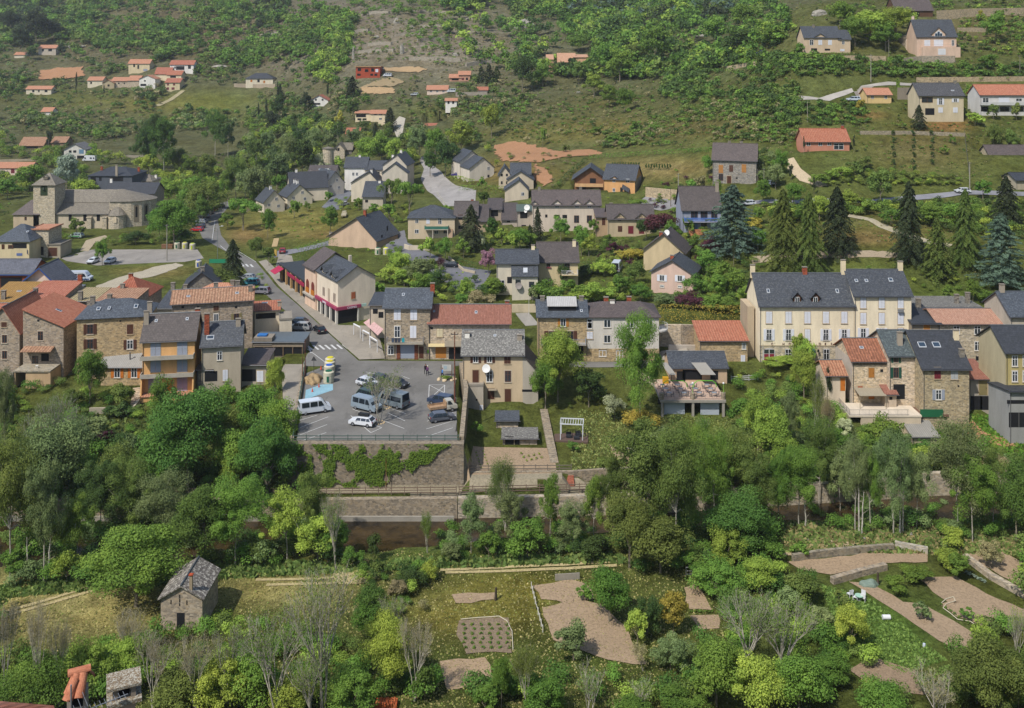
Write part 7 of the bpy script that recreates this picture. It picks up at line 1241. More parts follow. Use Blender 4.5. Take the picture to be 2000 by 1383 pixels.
# grass tufts over meadows, banks and gardens
def tufts(poly, n, sz, cols, seed):
    r = np.random.RandomState(seed); xs = [p[0] for p in poly]; ys = [p[1] for p in poly]; q = np.stack([r.uniform(min(xs), max(xs), n*2), r.uniform(min(ys), max(ys), n*2)], 1); q = q[inpoly(q[:, 0], q[:, 1], poly)][:n]
    # world positions by interpolation over a coarse grid of ground hits
    gx = np.linspace(min(xs), max(xs), 14); gy = np.linspace(min(ys), max(ys), 12); G = np.array([[at(a, b)[1] for a in gx] for b in gy]); j = np.clip(((q[:, 0]-gx[0])/(gx[1]-gx[0])).astype(int), 0, 12); i = np.clip(((q[:, 1]-gy[0])/(gy[1]-gy[0])).astype(int), 0, 10)
    u = (q[:, 0]-gx[j])/(gx[1]-gx[0]); v = (q[:, 1]-gy[i])/(gy[1]-gy[0]); Y = (G[i, j]*(1-u)+G[i, j+1]*u)*(1-v)+(G[i+1, j]*(1-u)+G[i+1, j+1]*u)*v; X = (q[:, 0]-CX)/F*Y; Z = hv(X, Y)
    m = r.randint(0, len(cols), len(q)); pal = np.array([hx(c) for c in cols]); s = r.uniform(.5, 1.3, len(q))*sz; C = np.stack([X, Y, Z+s*.35], 1); N = r.normal(size=(len(q), 3)); N[:, 2] *= .5; N[:, 1] -= .6
    return C, N, s, r.uniform(.2, .9, len(q)), pal[m]
TF_ = [tufts(*a) for a in [([(0, 1090), (700, 1080), (1250, 1070), (1500, 1080), (1540, 1200), (1300, 1383), (0, 1383)], 30000, .13, ('848a50', '909058', 'a09c66', '748444', 'a4a06a'), 1),
    ([(380, 1098), (660, 1098), (1200, 1080), (1240, 1100), (860, 1112), (500, 1128), (0, 1170), (0, 1145)], 7000, .4, ('54703a', '607a40', '6c8046'), 2), ([(1130, 800), (1500, 820), (1500, 900), (1110, 930)], 7000, .2, ('74844a', '848c54', '687a44'), 3),
    ([(1600, 1140), (1700, 1170), (1850, 1290), (1760, 1320), (1640, 1240)], 6000, .16, ('648440', '70904a', '5a783a'), 4), ([(1530, 1020), (2000, 1040), (2000, 1085), (1520, 1080)], 5000, .4, ('607a40', '6c8046', '8a8458'), 5),
    ([(0, 800), (560, 800), (560, 960), (0, 960)], 7000, .35, ('5a6e3a', '687440', '50643a'), 6), ([(1880, 810), (2000, 820), (2000, 900), (1800, 900), (1640, 880)], 3500, .3, ('4c7a2a', '5f8034'), 7)]]
me = leafmesh('meadow_grass', *[np.concatenate([t[k] for t in TF_]) for k in range(4)], 1.0, np.concatenate([t[4] for t in TF_])); o = bpy.data.objects.new('meadow_grass', me); link(o); tag(o, 'rough grass and weeds covering meadows and banks', 'grass', None, 'stuff')
# ---------------------------------------------------------------- hedges, climbers
def hedge(pts, hgt, wd, c, label, name='hedge', dens=26, leaf=.13):
    P = [at(*p) for p in pts]; r = np.random.RandomState(len(label)+int(pts[0][0])); C = []; N = []; T = []
    for a, b in zip(P[:-1], P[1:]):
        L = (b-a).length; n = int(L*dens*(hgt+wd)*.5); t = r.rand(n); d = (b-a).normalized(); s = np.array([-d.y, d.x, 0]); q = np.array(a)[None]+(np.array(b)-np.array(a))[None]*t[:, None]
        f = r.rand(n); top = f < wd/(wd+hgt*1.2); sd = np.where(r.rand(n) < .62, -1, 1)*np.where(s[1] > 0, 1, -1); off = np.where(top, r.uniform(-.5, .5, n), sd*.5)*wd; z = np.where(top, hgt, r.rand(n)*hgt)+vnoise(q[:, 0], q[:, 1], 1.2, 9)*.25
        C.append(q+s[None]*(off+r.normal(size=n)*.06)[:, None]+np.array([0, 0, 1])*z[:, None]); N.append(np.where(top[:, None], np.array([0, 0, 1.0]), s[None]*sd[:, None])+r.normal(size=(n, 3))*.45); T.append(r.uniform(.25, .85, n))
    C = np.vstack(C); me = leafmesh(name, C-np.array(P[0]), np.vstack(N), np.full(len(C), leaf)*r.uniform(.7, 1.3, len(C)), np.concatenate(T)); o = bpy.data.objects.new(name, me); o.location = P[0]; o.color = (*hx(LC[c]), 1); link(o); tag(o, label, 'hedge'); return o
hedge([(575, 511), (610, 503), (652, 488)], 3.6, 3.0, 'G', 'thick clipped laurel hedge behind the cafe roof')
hedge([(1290, 626), (1350, 629), (1455, 629)], 3.2, 2.2, 'Y', 'long golden green hedge above the stone retaining wall')
hedge([(1085, 372), (1110, 345), (1145, 316)], 1.6, 1.4, 'D', 'dark hedge climbing the slope beside the timber gabled wing', dens=16, leaf=.2)
hedge([(1148, 310), (1260, 303), (1390, 296)], 1.4, 1.2, 'G', 'thin straight hedge along the top of the dry garden', dens=14, leaf=.2)
hedge([(880, 352), (900, 352), (925, 360)], 1.6, 1.6, 'L', 'clipped lime hedge in front of the twin pale gables', dens=16, leaf=.18)
hedge([(900, 372), (945, 372), (985, 374)], 1.8, 1.6, 'G', 'green hedge between the estate road and the stepped gables', dens=16, leaf=.18)
hedge([(745, 372), (770, 372), (800, 368)], 1.4, 1.4, 'G', 'low hedge in front of the tall pale gables', dens=16, leaf=.18)
hedge([(870, 500), (905, 520), (938, 528)], 1.6, 1.6, 'D', 'dark hedge along the low wall beside the parking bend', dens=18)
hedge([(1132, 524), (1160, 524), (1190, 522)], 1.6, 1.6, 'D', 'dark hedge between the balcony house and the white van', dens=18)
hedge([(1208, 500), (1230, 500), (1245, 500)], 1.4, 1.4, 'M', 'short trimmed hedge above the white van driveway', dens=18)
hedge([(1500, 122), (1560, 122), (1580, 118)], 2.2, 1.6, 'G', 'tall hedge at the left of the gable window villa', dens=12, leaf=.24)
hedge([(1590, 112), (1630, 112), (1667, 111)], 1.6, 1.4, 'G', 'dark hedge under the gable window villa', dens=12, leaf=.24)
hedge([(1970, 90), (2015, 92)], 1.5, 1.2, 'L', 'yellow green hedge at the top right edge', dens=12, leaf=.24)
hedge([(100, 316), (120, 296), (145, 272)], 1.6, 1.6, 'D', 'hedge running up beside the white gabled villa', dens=7, leaf=.36)
hedge([(760, 516), (820, 520)], 1.0, 1.0, 'G', 'low hedge beside the resident parking road', dens=18) 
gi = 0
for i in range(11): tree('y', 1196+i*5.2, 316, 329, 6, 'D', 'small clipped conifer in the rear row of the dry garden', 'rear row of clipped conifers')
for i in range(10): tree('y', 1262+i*5.2, 319, 333, 6, 'D', 'small clipped conifer in the front row of the dry garden', 'front row of clipped conifers')
for k, (x, n) in enumerate(((1745, 7), (1783, 8), (1820, 5))):
    for i in range(n): tree('s', x+(i % 2)*2, 252+i*14, 266+i*14, 10, 'D', 'clipped bush in the %s planted row of the orchard' % ('first', 'second', 'third')[k], 'bushes in the %s orchard row' % ('first', 'second', 'third')[k])
# creeper on the parking wall
r_ = np.random.RandomState(5); n_l = 24000; ux = r_.rand(n_l); uz = r_.rand(n_l); X = -33.5+ux*25; q = vnoise(X*1.0, uz*7+3, 1.6, 11)+vnoise(X, uz*7, .7, 12)*.6; lim = np.interp(X, [-33.5, -30, -24, -20, -15, -11, -9], [.5, 1.0, 1.0, .95, .75, .2, 0]); ok = (q+.5+r_.uniform(-.12, .12, len(q)) > .5) & ((1-uz) < lim*(.8+.5*vnoise(X, X*0, 2, 13)+.2)) & (q > -.18)
X = X[ok]; uz = uz[ok]; C = np.stack([X, 145.05-r_.rand(len(X))*.25, -6.3+uz*6.5], 1); me = leafmesh('ivy', C-np.array([-20, 145, 0]), np.tile([0, -1, .5], (len(X), 1))+r_.normal(size=(len(X), 3))*.4, np.full(len(X), .13), r_.uniform(.2, .9, len(X))); o = bpy.data.objects.new('ivy', me); o.location = (-20, 145, 0); o.color = (*hx('4f6c28'), 1); link(o); tag(o, 'bright green creeper hanging over the parking retaining wall', 'creeper')
# ---------------------------------------------------------------- retaining walls
def wall(name, label, pts, hgt, th, m, z=None, cat='wall', cap=None, off=0, low=.6, zb=None):
    """wall along ground points; pts are photo pixels or (X, Y) pairs flagged by z"""
    P = [Vector((p[0], p[1], 0)) if z is not None else at(*p) for p in pts]; M = MB()
    for a, b in zip(P[:-1], P[1:]):
        d = (b-a); d.z = 0; d.normalize(); n = Vector((-d.y, d.x, 0))*th/2; za, zc = (z, z) if z is not None else (a.z, b.z); lo = zb if zb is not None else None
        q = [(a-n, za), (b-n, zc), (b+n, zc), (a+n, za)]; B = [(p.x, p.y, lo if lo is not None else zz-low) for p, zz in q]; T_ = [(p.x, p.y, zz+hgt) for p, zz in q]
        M.poly(T_); M.poly(B[::-1])
        for i in range(4): j = (i+1) % 4; M.poly([B[i], B[j], T_[j], T_[i]])
    o = M.build(name, m); tag(o, label, cat); return o
STP = stone('857b6c'); CON = wl('8f8a80')
wall('retaining_wall', 'high rubble retaining wall carrying the front of the parking lot', [(-33.6, 145.75), (-7.2, 145.75)], .22, 1.3, stone('7a7164'), 0, zb=-8)
wall('retaining_wall', 'dark side retaining wall between parking lot and garden plot', [(-7.6, 146.5), (-7.9, 168), (-9.5, 181)], .75, .7, STP, 0, zb=-7)
wall('retaining_wall', 'retaining wall between the parking lot and the sloping lane', [(-33.2, 146.5), (-38.6, 181)], .5, .6, STP, 0, zb=-7)
wall('river_wall', 'long stone river wall below the riverside path', [(-75, 141.6), (-33, 141.6), (-14, 142.0), (-8, 142.2)], .1, .9, STP, -6.5, zb=-11)
wall('river_wall', 'stone river wall downstream of the parking corner', [(-7.9, 142.2), (12, 143.0), (24, 144.0), (60, 148.6)], .1, .9, stone('988f80'), -6.5, zb=-11)
wall('river_wall', 'broken stone river wall at the wooded right bend', [(60.2, 149.2), (95, 150.6), (150, 151.3)], .6, .9, stone('988f80'), -6.5, zb=-11)
wall('garden_wall', 'low stone wall between the garden plot and riverside path', [(-7.4, 147.0), (9.5, 147.4), (14, 148.2), (40, 150.5)], .2, .5, STP, -5.0, zb=-8)
M = MB(); M.box(-75, -8.4, 140.8, 141.1, -11, -8.6); tag(M.build('river_footing', CON), 'pale concrete footing along the foot of the river wall', 'footing')
wall('stone_wall', 'stone retaining wall behind the orange tiled stone building terrace', [(1288, 676), (1330, 676), (1370, 676)], 4.2, .6, STW)
wall('stone_wall', 'dry stone wall edging the tennis lawn below the hotel', [(1245, 735), (1290, 760)], 1.0, .5, STW)
wall('stone_wall', 'low mossy stone wall around the curved tilled plot', [(1548, 1096), (1600, 1088), (1680, 1080), (1745, 1075)], .9, .5, stone('7d776a'))
wall('stone_wall', 'short pale stone wall closing the curved tilled plot', [(1748, 1070), (1780, 1076), (1812, 1082)], .9, .5, stone('9a958a'))
wall('stone_wall', 'rough dry stone wall below the curved tilled plot', [(1625, 1140), (1680, 1124), (1730, 1112)], .8, .7, stone('8a8072'))
wall('stone_wall', 'long tumbled dry stone wall beside the far right plots', [(1885, 1092), (1935, 1130), (2010, 1172)], .7, .8, stone('958b7c'))
wall('stone_wall', 'stone wall along the upper hillside road', [(1790, 160), (1900, 159), (2010, 158)], 1.6, .5, stone('9a8c74'))
wall('stone_wall', 'pale stone wall under the gable window villa', [(1420, 137), (1500, 124), (1590, 118), (1670, 117), (1730, 118)], 1.6, .5, stone('a3947c'))
wall('stone_wall', 'grey dry stone wall under the triangular window villa', [(1765, 126), (1800, 122), (1865, 122)], 2.4, .6, stone('8f877a'))
wall('stone_wall', 'broad terraced stone wall at the very top of the hillside', [(1830, 36), (1900, 32), (2005, 30)], 3.2, .8, stone('8f8470'))
wall('stone_wall', 'second terraced wall below the top hillside wall', [(1870, 62), (1925, 62)], 1.6, .6, stone('8f8470'))
wall('stone_wall', 'long low field wall above the terraced orchard', [(1680, 262), (1780, 262), (1885, 266)], 1.0, .6, stone('8a8272'))
wall('stone_wall', 'limestone boulder wall behind the apricot house yard', [(1262, 384), (1300, 388), (1332, 391)], 3.0, .6, stone('a2937a'))
wall('stone_wall', 'red brick coloured garden wall under the blue balcony', [(1345, 458), (1380, 458)], 1.3, .4, stone('96684c'))
wall('retaining_wall', 'tall bare concrete wall beside the small yellow house', [(1753, 194), (1793, 194)], 4.0, .4, wl('877d6e'))
wall('parapet_wall', 'white rendered parapet around the green balcony house', [(790, 486), (800, 489), (840, 489)], 1.4, .3, wl('b9ad98'))
wall('parapet_wall', 'low cream wall along the resident parking bend', [(876, 505), (905, 530), (928, 535)], .7, .3, wl('a89c88'))
wall('parapet_wall', 'low cream wall with green netting above the steps', [(1000, 610), (1050, 610)], 1.8, .3, wl('b5a88e'))
wall('parapet_wall', 'white wall topped with junk behind the slate restaurant', [(1306, 688), (1374, 688)], 1.4, .4, wl('bcb4a8'))
wall('stone_wall', 'small garden terrace wall below the honey stone house', [(175, 808), (260, 806), (272, 790)], 1.0, .35, wl('9f9684'))
wall('terrace_wall', 'terrace wall under the hipped slate hillside villa', [(457, 170), (500, 171), (538, 171)], 2.4, .5, wl('9c8e7a'))
wall('terrace_wall', 'grey block wall below the pink bungalow', [(890, 190), (952, 188)], 2.2, .5, wl('8f877a'))
wall('road_wall', 'long low parapet beside the far valley road', [(-10, 316), (60, 314), (120, 314)], 1.0, .5, wl('a39780'))
wall('road_wall', 'road parapet beside the white motorhome', [(190, 309), (250, 307), (300, 308)], 1.0, .5, wl('8f8778'))
for i, (a, b, c) in enumerate((((705, 30), (760, 27), 'first'), ((770, 22), (900, 30), 'second'), ((690, 65), (720, 62), 'third'), ((720, 90), (765, 88), 'fourth'), ((800, 56), (890, 54), 'fifth'), ((815, 82), (880, 80), 'sixth'), ((700, 105), (770, 102), 'seventh'), ((800, 118), (900, 120), 'eighth'), ((910, 42), (930, 40), 'ninth'), ((910, 130), (965, 122), 'tenth'), ((505, 72), (580, 66), 'eleventh'), ((500, 105), (560, 98), 'twelfth'))):
    wall('terrace_wall', 'grey limestone terrace wall on the abandoned hill terraces, %s of twelve' % c, [a, ((a[0]+b[0])/2, (a[1]+b[1])/2-2), b], 2.0, 1.6, stone('8e887c'), cat='terrace wall')
# rocks and outcrops
def rock(px, py, w, hh, label, c='928c80'):
    P = at(px, py); s = F/P.y; bm = bmesh.new(); bmesh.ops.create_icosphere(bm, subdivisions=3, radius=.5); r = np.random.RandomState(int(px+py))
    for v in bm.verts:
        q = v.co*2.2; n = math.sin(q.x*3.1+px)*math.cos(q.y*2.7+py)*.12+math.sin(q.z*4.3+px)*.1+r.uniform(-.04, .04); v.co *= (1+n); v.co.x *= w/s; v.co.y *= w/s*.7; v.co.z *= hh/s*1.6
    me = bpy.data.meshes.new('rock'); bm.to_mesh(me); bm.free(); me.materials.append(rockm); o = bpy.data.objects.new('rock', me); o.location = P; link(o); tag(o, label, 'rock')
t = NT('limestone', .95, .1); a_ = t.noise(t.pos(), .35, 8, .75); b_ = t.noise(t.pos((1, 1, .4)), 1.2, 6, .8); rockm = t.out(t.mix(.5, t.ramp(a_, [(.35, hx('6b675e')), (.6, hx('b0aa9c'))]), t.ramp(b_, [(.35, hx('4e4c44')), (.62, hx('b5b0a4'))]))); t.bump(b_, .8, 1)
rock(1025, 55, 40, 24, 'large pale cliff outcrop in the upper woodland'); rock(1600, 28, 34, 10, 'flat pale rock slab above the gable window villa'); rock(1370, 72, 26, 8, 'pale boulder wall remains in the upper woodland'); rock(775, 44, 14, 10, 'triangular scree patch on the hill terraces')
rock(785, 105, 8, 26, 'vertical scree streak between the hill terraces'); rock(690, 115, 5, 30, 'narrow stone heap running down beside the terraces'); rock(735, 75, 12, 8, 'small rock heap on the hill terraces'); rock(150, 92, 36, 5, 'long pale scree bank above the hillside hamlet'); rock(430, 130, 30, 4, 'pale track cutting on the hill beside the hamlet')
rock(620, 35, 18, 8, 'grey rock rib near the top of the hill'); rock(890, 108, 12, 6, 'pale rock knob right of the hill terraces'); rock(60, 55, 16, 5, 'pale rock in the upper left scrub'); rock(1130, 182, 8, 5, 'grey boulder in the scrub above the grassy spur'); rock(1585, 1056, 24, 3, 'pile of white stones on the right river bank'); rock(1635, 1040, 16, 3, 'second pile of white stones on the right river bank')
rock(1688, 1056, 7, 8, 'grey stump like rock beside the birch trunks'); rock(1780, 1050, 9, 12, 'upright grey boulder in the grass by the river')
# ---------------------------------------------------------------- vehicles
def car_mesh(kind):
    P = {'hatch': (4.1, 1.75, [(0, .35), (0, .75), (.95, .92), (1.55, 1.42), (3.3, 1.48), (3.95, .98), (4.1, .8), (4.1, .35)]), 'suv': (4.5, 1.85, [(0, .4), (0, .95), (1.1, 1.08), (1.7, 1.66), (4.0, 1.7), (4.4, 1.1), (4.5, .95), (4.5, .4)]),
         'van': (5.1, 1.95, [(0, .4), (0, 1.0), (.6, 1.25), (1.35, 2.0), (1.8, 2.15), (5.0, 2.1), (5.1, .9), (5.1, .4)]), 'big': (5.8, 2.05, [(0, .4), (0, 1.05), (.6, 1.3), (1.3, 2.35), (1.8, 2.55), (5.7, 2.5), (5.8, .9), (5.8, .4)]),
         'camper': (6.6, 2.2, [(0, .4), (0, 1.0), (.6, 1.25), (1.1, 2.0), (.9, 2.3), (1.3, 2.9), (6.5, 2.85), (6.6, .9), (6.6, .4)]), 'truck': (4.6, 1.8, [(0, .5), (0, 1.0), (.35, 1.1), (.7, 1.85), (1.75, 1.88), (1.8, .9), (1.8, .5)])}[kind]
    L, W_, pr = P; hw = W_/2; M = MB(); zm = max(p[1] for p in pr); bel = .95 if zm < 1.6 else (1.05 if zm < 1.8 else 1.25); tum = .12 if zm < 2 else .07
    def X(z): return hw-(max(0, z-bel)/(zm-bel))*tum*2 if z > bel else hw
    n = len(pr); A = [(x-L/2, -X(z), z) for x, z in pr]; B = [(x-L/2, X(z), z) for x, z in pr]; M.poly(A); M.poly(B[::-1])
    for i in range(n): j = (i+1) % n; M.poly([A[j], A[i], B[i], B[j]])
    body = M; G = MB(); top = zm-.12
    def ed(z, front): # x on the profile at height z, front or rear
        best = None
        for i in range(n-1):
            (x0, z0_), (x1, z1_) = pr[i], pr[i+1]
            if (z0_-z)*(z1_-z) <= 0 and z0_ != z1_: x = x0+(x1-x0)*(z-z0_)/(z1_-z0_); best = x if best is None else (min(best, x) if front else max(best, x))
        return best-L/2
    if kind == 'truck': xs = [(ed(bel, 1)+.35, .75-L/2+.85)]
    elif kind in ('van', 'big'): xs = [(ed(bel+.1, 1)+.45, ed(bel, 1)+1.45), (ed(bel, 1)+1.6, ed(bel, 1)+2.75), (ed(bel, 1)+2.9, L/2-.4)]
    elif kind == 'camper': xs = [(ed(bel, 1)+.5, ed(bel, 1)+1.3), (.6, 1.6), (2.2, 2.9)]
    else: f_, r2 = ed(bel, 1)+.15, ed(bel, 0)-.2; xs = [(f_, f_+(r2-f_)*.36), (f_+(r2-f_)*.39, f_+(r2-f_)*.7), (f_+(r2-f_)*.73, r2)]
    for k, (a, b) in enumerate(xs):
        for sg in (-1, 1):
            a2 = a+(.4 if k == 0 and kind != 'camper' else 0); b2 = b-(.3 if k == 2 and kind in ('hatch', 'suv') else 0); z0, z1 = bel+.02, min(top, bel+.75); p = [(a, sg*(X(z0)+.012), z0), (b, sg*(X(z0)+.012), z0), (b2, sg*(X(z1)+.012), z1), (a2, sg*(X(z1)+.012), z1)]; G.poly(p if sg < 0 else p[::-1])
    z0, z1 = bel+.05, top; 
    for fr in (1, 0):
        if kind == 'camper' and not fr: continue
        if kind == 'truck' and not fr: continue
        zz1 = z1 if kind != 'camper' else 1.95; x0, x1 = ed(z0, fr), ed(zz1, fr); d = -.02 if fr else .02; p = [(x0+d, -X(z0)+.12, z0+.01), (x0+d, X(z0)-.12, z0+.01), (x1+d, X(zz1)-.1, zz1+.01), (x1+d, -X(zz1)+.1, zz1+.01)]; G.poly(p[::-1] if fr else p)
    return body, G, L, hw
def wheel_mb(r=.32, w=.2):
    M = MB(); M.k = 0; M.tube((0, -w/2, 0), (0, w/2, 0), r, n=14); M.k = 1; M.tube((0, -w/2-.01, 0), (0, w/2+.01, 0), r*.55, n=10); return M
BODYM = {}
def paint(h):
    if h not in BODYM: t = NT('car_paint_'+h, .28, .5); c = hx(h); n = t.noise(t.pos(), 1.2, 2); t.out(t.mix(n, sc(c, .9), sc(c, 1.08))); t.b.inputs['Coat Weight'].default_value = .4; BODYM[h] = t.m
    return BODYM[h]
TYRE = plain('1c1c1e', .9); RIM = metal('8c8e92'); CARS = {}; cg = glassm('1c242c')
def car(kind, px, py, head, col, label, cat='car', group=None, z=None, name='parked_car'):
    """head: heading in degrees, 0 = nose towards +X (right), 90 = away from the camera"""
    P = at(px, py) if z is None else pp(px, F*(CH-z)/(py-HY), z); root = empty(name, (P.x, P.y, P.z+.06), R(head+180)); tag(root, label, cat, group)
    if kind not in CARS:
        b, G, L, hw = car_mesh(kind); CARS[kind] = (b, G, L, hw)
    b, G, L, hw = CARS[kind]; bo = b.build('body', paint(col), root); G.build('windows', cg, root)
    for sx, sy in ((-1, -1), (-1, 1), (1, -1), (1, 1)): wheel_mb().build('wheel', [TYRE, RIM], root, (sx*L*.31, sy*(hw-.1), .32))
    for sy in (-1, 1):
        m = MB(); m.box(-L/2-.02, -L/2+.06, sy*(hw-.42), sy*(hw-.1), .62, .8); m.build('headlight', plain('b9bcc0', .2), root); m = MB(); m.box(L/2-.06, L/2+.02, sy*(hw-.3), sy*(hw-.06), .68, .98) if kind != 'truck' else m.box(-L/2+1.7, -L/2+1.82, sy*(hw-.3), sy*(hw-.06), .6, .8); m.build('tail_light', plain('7a1c1c', .3), root)
        m = MB(); m.box(-L/2+1.25, -L/2+1.4, sy*(hw+.02), sy*(hw+.16), 1.0, 1.12); m.build('mirror', paint(col), root)
    m = MB(); m.box(-L/2-.05, -L/2+.02, -hw+.1, hw-.1, .32, .55); m.build('bumper', plain('2c2d30'), root)
    if kind != 'truck': m = MB(); m.box(L/2-.02, L/2+.05, -hw+.1, hw-.1, .32, .55); m.build('bumper', plain('2c2d30'), root); m = MB(); m.box(L/2+.01, L/2+.04, -.26, .26, .6, .72); m.build('number_plate', plain('b5b5a8'), root)
    return root
Z = dict(z=0)
c1 = car('hatch', 708, 831, 162, 'c9ccd0', 'white hatchback with black roof box at the front of the parking lot', **Z); m = MB(); m.box(-.6, 1.1, -.35, .35, 1.55, 1.88); m.build('roof_box', plain('1d1e20'), c1)
car('van', 614, 806, 22, 'b9c0c8', 'white minibus van parked along the left wall of the parking lot', 'van', **Z); car('van', 716, 801, -32, '78858f', 'grey blue camper van parked nose right beside the bare plane tree', 'van', **Z)
v1 = car('big', 766, 793, 148, '6a747a', 'tall grey panel van with dark rear windows beside the tree', 'van', **Z); m = MB(); m.box(-1.2, .2, -.5, .5, 2.56, 2.68); m.build('roof_hatch', plain('a5a8ac'), v1)
car('suv', 722, 781, -32, '26362f', 'dark green car squeezed behind the grey blue camper van', **Z); car('hatch', 728, 766, -32, '1e2024', 'black car with red tail lights in the middle of the row', **Z); car('hatch', 718, 754, -32, 'b9bcc2', 'white and black car at the far left of the parked row', **Z)
car('hatch', 745, 748, -32, '2c3036', 'dark grey hatchback behind the tree at the far end of the row', **Z); car('hatch', 776, 755, -32, '23262c', 'black hatchback facing right beyond the tree', **Z)
car('suv', 862, 790, 155, '2b3950', 'dark blue off road car with a spare wheel beside the old pickup', **Z)
tk_ = car('truck', 864, 804, 22, 'a8a498', 'old white pickup truck with rusty open load bed', 'pickup truck', **Z)
m = MB(); m.box(-.45, 2.3, -.88, .88, .75, .85); [m.box(*q, .85, 1.15) for q in ((-.45, 2.3, -.88, -.82), (-.45, 2.3, .82, .88), (2.24, 2.3, -.82, .82), (-.45, -.39, -.82, .82))]; m.box(-.5, -.4, -.85, .85, 1.15, 1.7); m.build('load_bed', soil('a08468'), tk_)
car('hatch', 863, 822, 20, '4a4e57', 'dark grey hatchback parked by the right wall of the parking lot', **Z)
car('hatch', 624, 649, 118, '15171b', 'black car driving up the main street', **Z, name='moving_car'); car('suv', 586, 645, 175, '8d8f90', 'silver four wheel drive car parked by the beige terrace block', **Z); car('hatch', 582, 634, 170, '27364a', 'dark blue car behind the silver four wheel drive car', **Z)
car('suv', 510, 574, 170, '7a7880', 'grey purple people carrier parked at the low beige house', **Z); car('suv', 489, 557, 172, '3f8593', 'turquoise people carrier parked beside the spruce', **Z); car('hatch', 483, 546, 172, '8a8e92', 'silver grey car half hidden behind the turquoise people carrier', **Z)
for px, py, c, l in ((385, 452, 'b0222c', 'bright red car at the near end of the roadside row'), (389, 445, '33333a', 'black car with spare wheel just behind the bright red car'), (393, 436, '8b939b', 'silver car in the middle of the roadside row'), (398, 427, '20262e', 'dark blue car in the shade of the roadside row'), (406, 419, '4a4a48', 'grey brown van in the roadside row'), (413, 413, '6a1f28', 'dark red car near the far end of the roadside row'), (428, 406, '23282a', 'dark car at the far end of the roadside row')): car('hatch', px, py, 170, c, l, group='cars parked along the road bend')
car('hatch', 182, 514, 262, 'bfc2c6', 'white van like car left of the small pale tree', 'car', name='parked_car'); car('hatch', 215, 514, 262, 'c2c4c8', 'white van like car with dark windscreen right of the small pale tree')
t1 = car('suv', 149, 465, 172, '8fa096', 'silver and green taxi beside the stone porch'); m = MB(); m.box(-.9, 1.6, -.96, -.945, .5, .8); m.build('green_stripe', plain('3c7a44'), t1)
t2 = car('big', 157, 549, 0, 'b5bcc8', 'white high roofed delivery van with blue stripe on the gravel', 'van'); m = MB(); m.box(-2.6, 2.85, -1.05, -1.035, .5, .8); m.box(-2.6, 2.85, 1.035, 1.05, .5, .8); m.build('blue_stripe', plain('27406a'), t2)
car('suv', 147, 566, 5, '4a4640', 'dark brown estate car below the white delivery van'); v3 = car('big', 1205, 529, 75, 'b9bec4', 'white delivery van with open rear doors on the garden driveway', 'van'); m = MB(); m.box(2.91, 2.94, -.8, .8, .7, 2.2); m.build('open_rear', DARKM, v3)
car('hatch', 880, 522, 170, '1e232b', 'black saloon car parked at the low cream wall'); tk2 = car('truck', 672, 424, 95, 'a89f88', 'beige pickup truck at the edge of the lawn', 'pickup truck'); m = MB(); m.box(-.4, 2.3, -.85, .85, .6, 1.1); m.build('load_bed', paint('a89f88'), tk2)
car('hatch', 552, 494, 100, '8a2030', 'small dark red car with rear window facing the cafe'); car('hatch', 892, 345, 170, '35286a', 'dark violet car beside the twin pale gables'); car('hatch', 912, 343, 175, '24808c', 'teal car beside the twin pale gables')
car('hatch', 1880, 377, 178, 'c2c6ca', 'white car on the hillside road near the pole'); car('hatch', 1462, 401, 178, 'b9bec8', 'white car half hidden by the blue cedar'); car('hatch', 1506, 362, 95, '7c8896', 'grey blue car beside the grey stone house'); car('suv', 1667, 198, 180, 'b9c2cc', 'small white van beside the small yellow house', 'van')
car('hatch', 1487, 106, 175, '26365c', 'dark blue car under trees on the upper lane'); car('camper', 175, 315, 178, 'c4c6c8', 'white motorhome on the far valley road', 'motorhome', name='motorhome'); car('van', 741, 137, 170, 'b8bcc0', 'white van beside the red brick shell', 'van'); car('van', 757, 150, 170, 'b8bcc0', 'second white van on the earth ramp below the red brick shell', 'van'); car('van', 882, 181, 178, 'b8bcc0', 'white van parked beside the pink bungalow', 'van')

car('suv', 810, 187, 178, 'a9adb0', 'pale van at the gravel yard left of the pink bungalow', 'van'); car('hatch', 672, 402, 60, 'b9bcc0', 'white car below the third gabled estate house')
# motorbike
def motorbike(px, py, head, label):
    P = at(px, py); r = empty('motorbike', P, R(head)); tag(r, label, 'motorbike')
    for s in (-.7, .7): m = MB(); m.tube((s, -.06, .32), (s, .06, .32), .32, n=12); m.build('wheel', TYRE, r)
    m = MB(); m.tube((-.7, 0, .35), (-.2, 0, .7), .06); m.tube((-.2, 0, .7), (.5, 0, .75), .12, .1); m.tube((.5, 0, .75), (.7, 0, .32), .05); m.tube((.45, -.3, 1.0), (.45, .3, 1.0), .02); m.tube((.45, 0, 1), (.5, 0, .7), .04); m.box(-.2, .35, -.14, .14, .35, .7); m.build('frame', metal('3a3c40'), r); m = MB(); m.box(-.6, .1, -.14, .14, .75, .87); m.build('seat', plain('1a1a1c'), r)
motorbike(580, 652, 10, 'dark motorbike parked in front of the silver four wheel drive car')
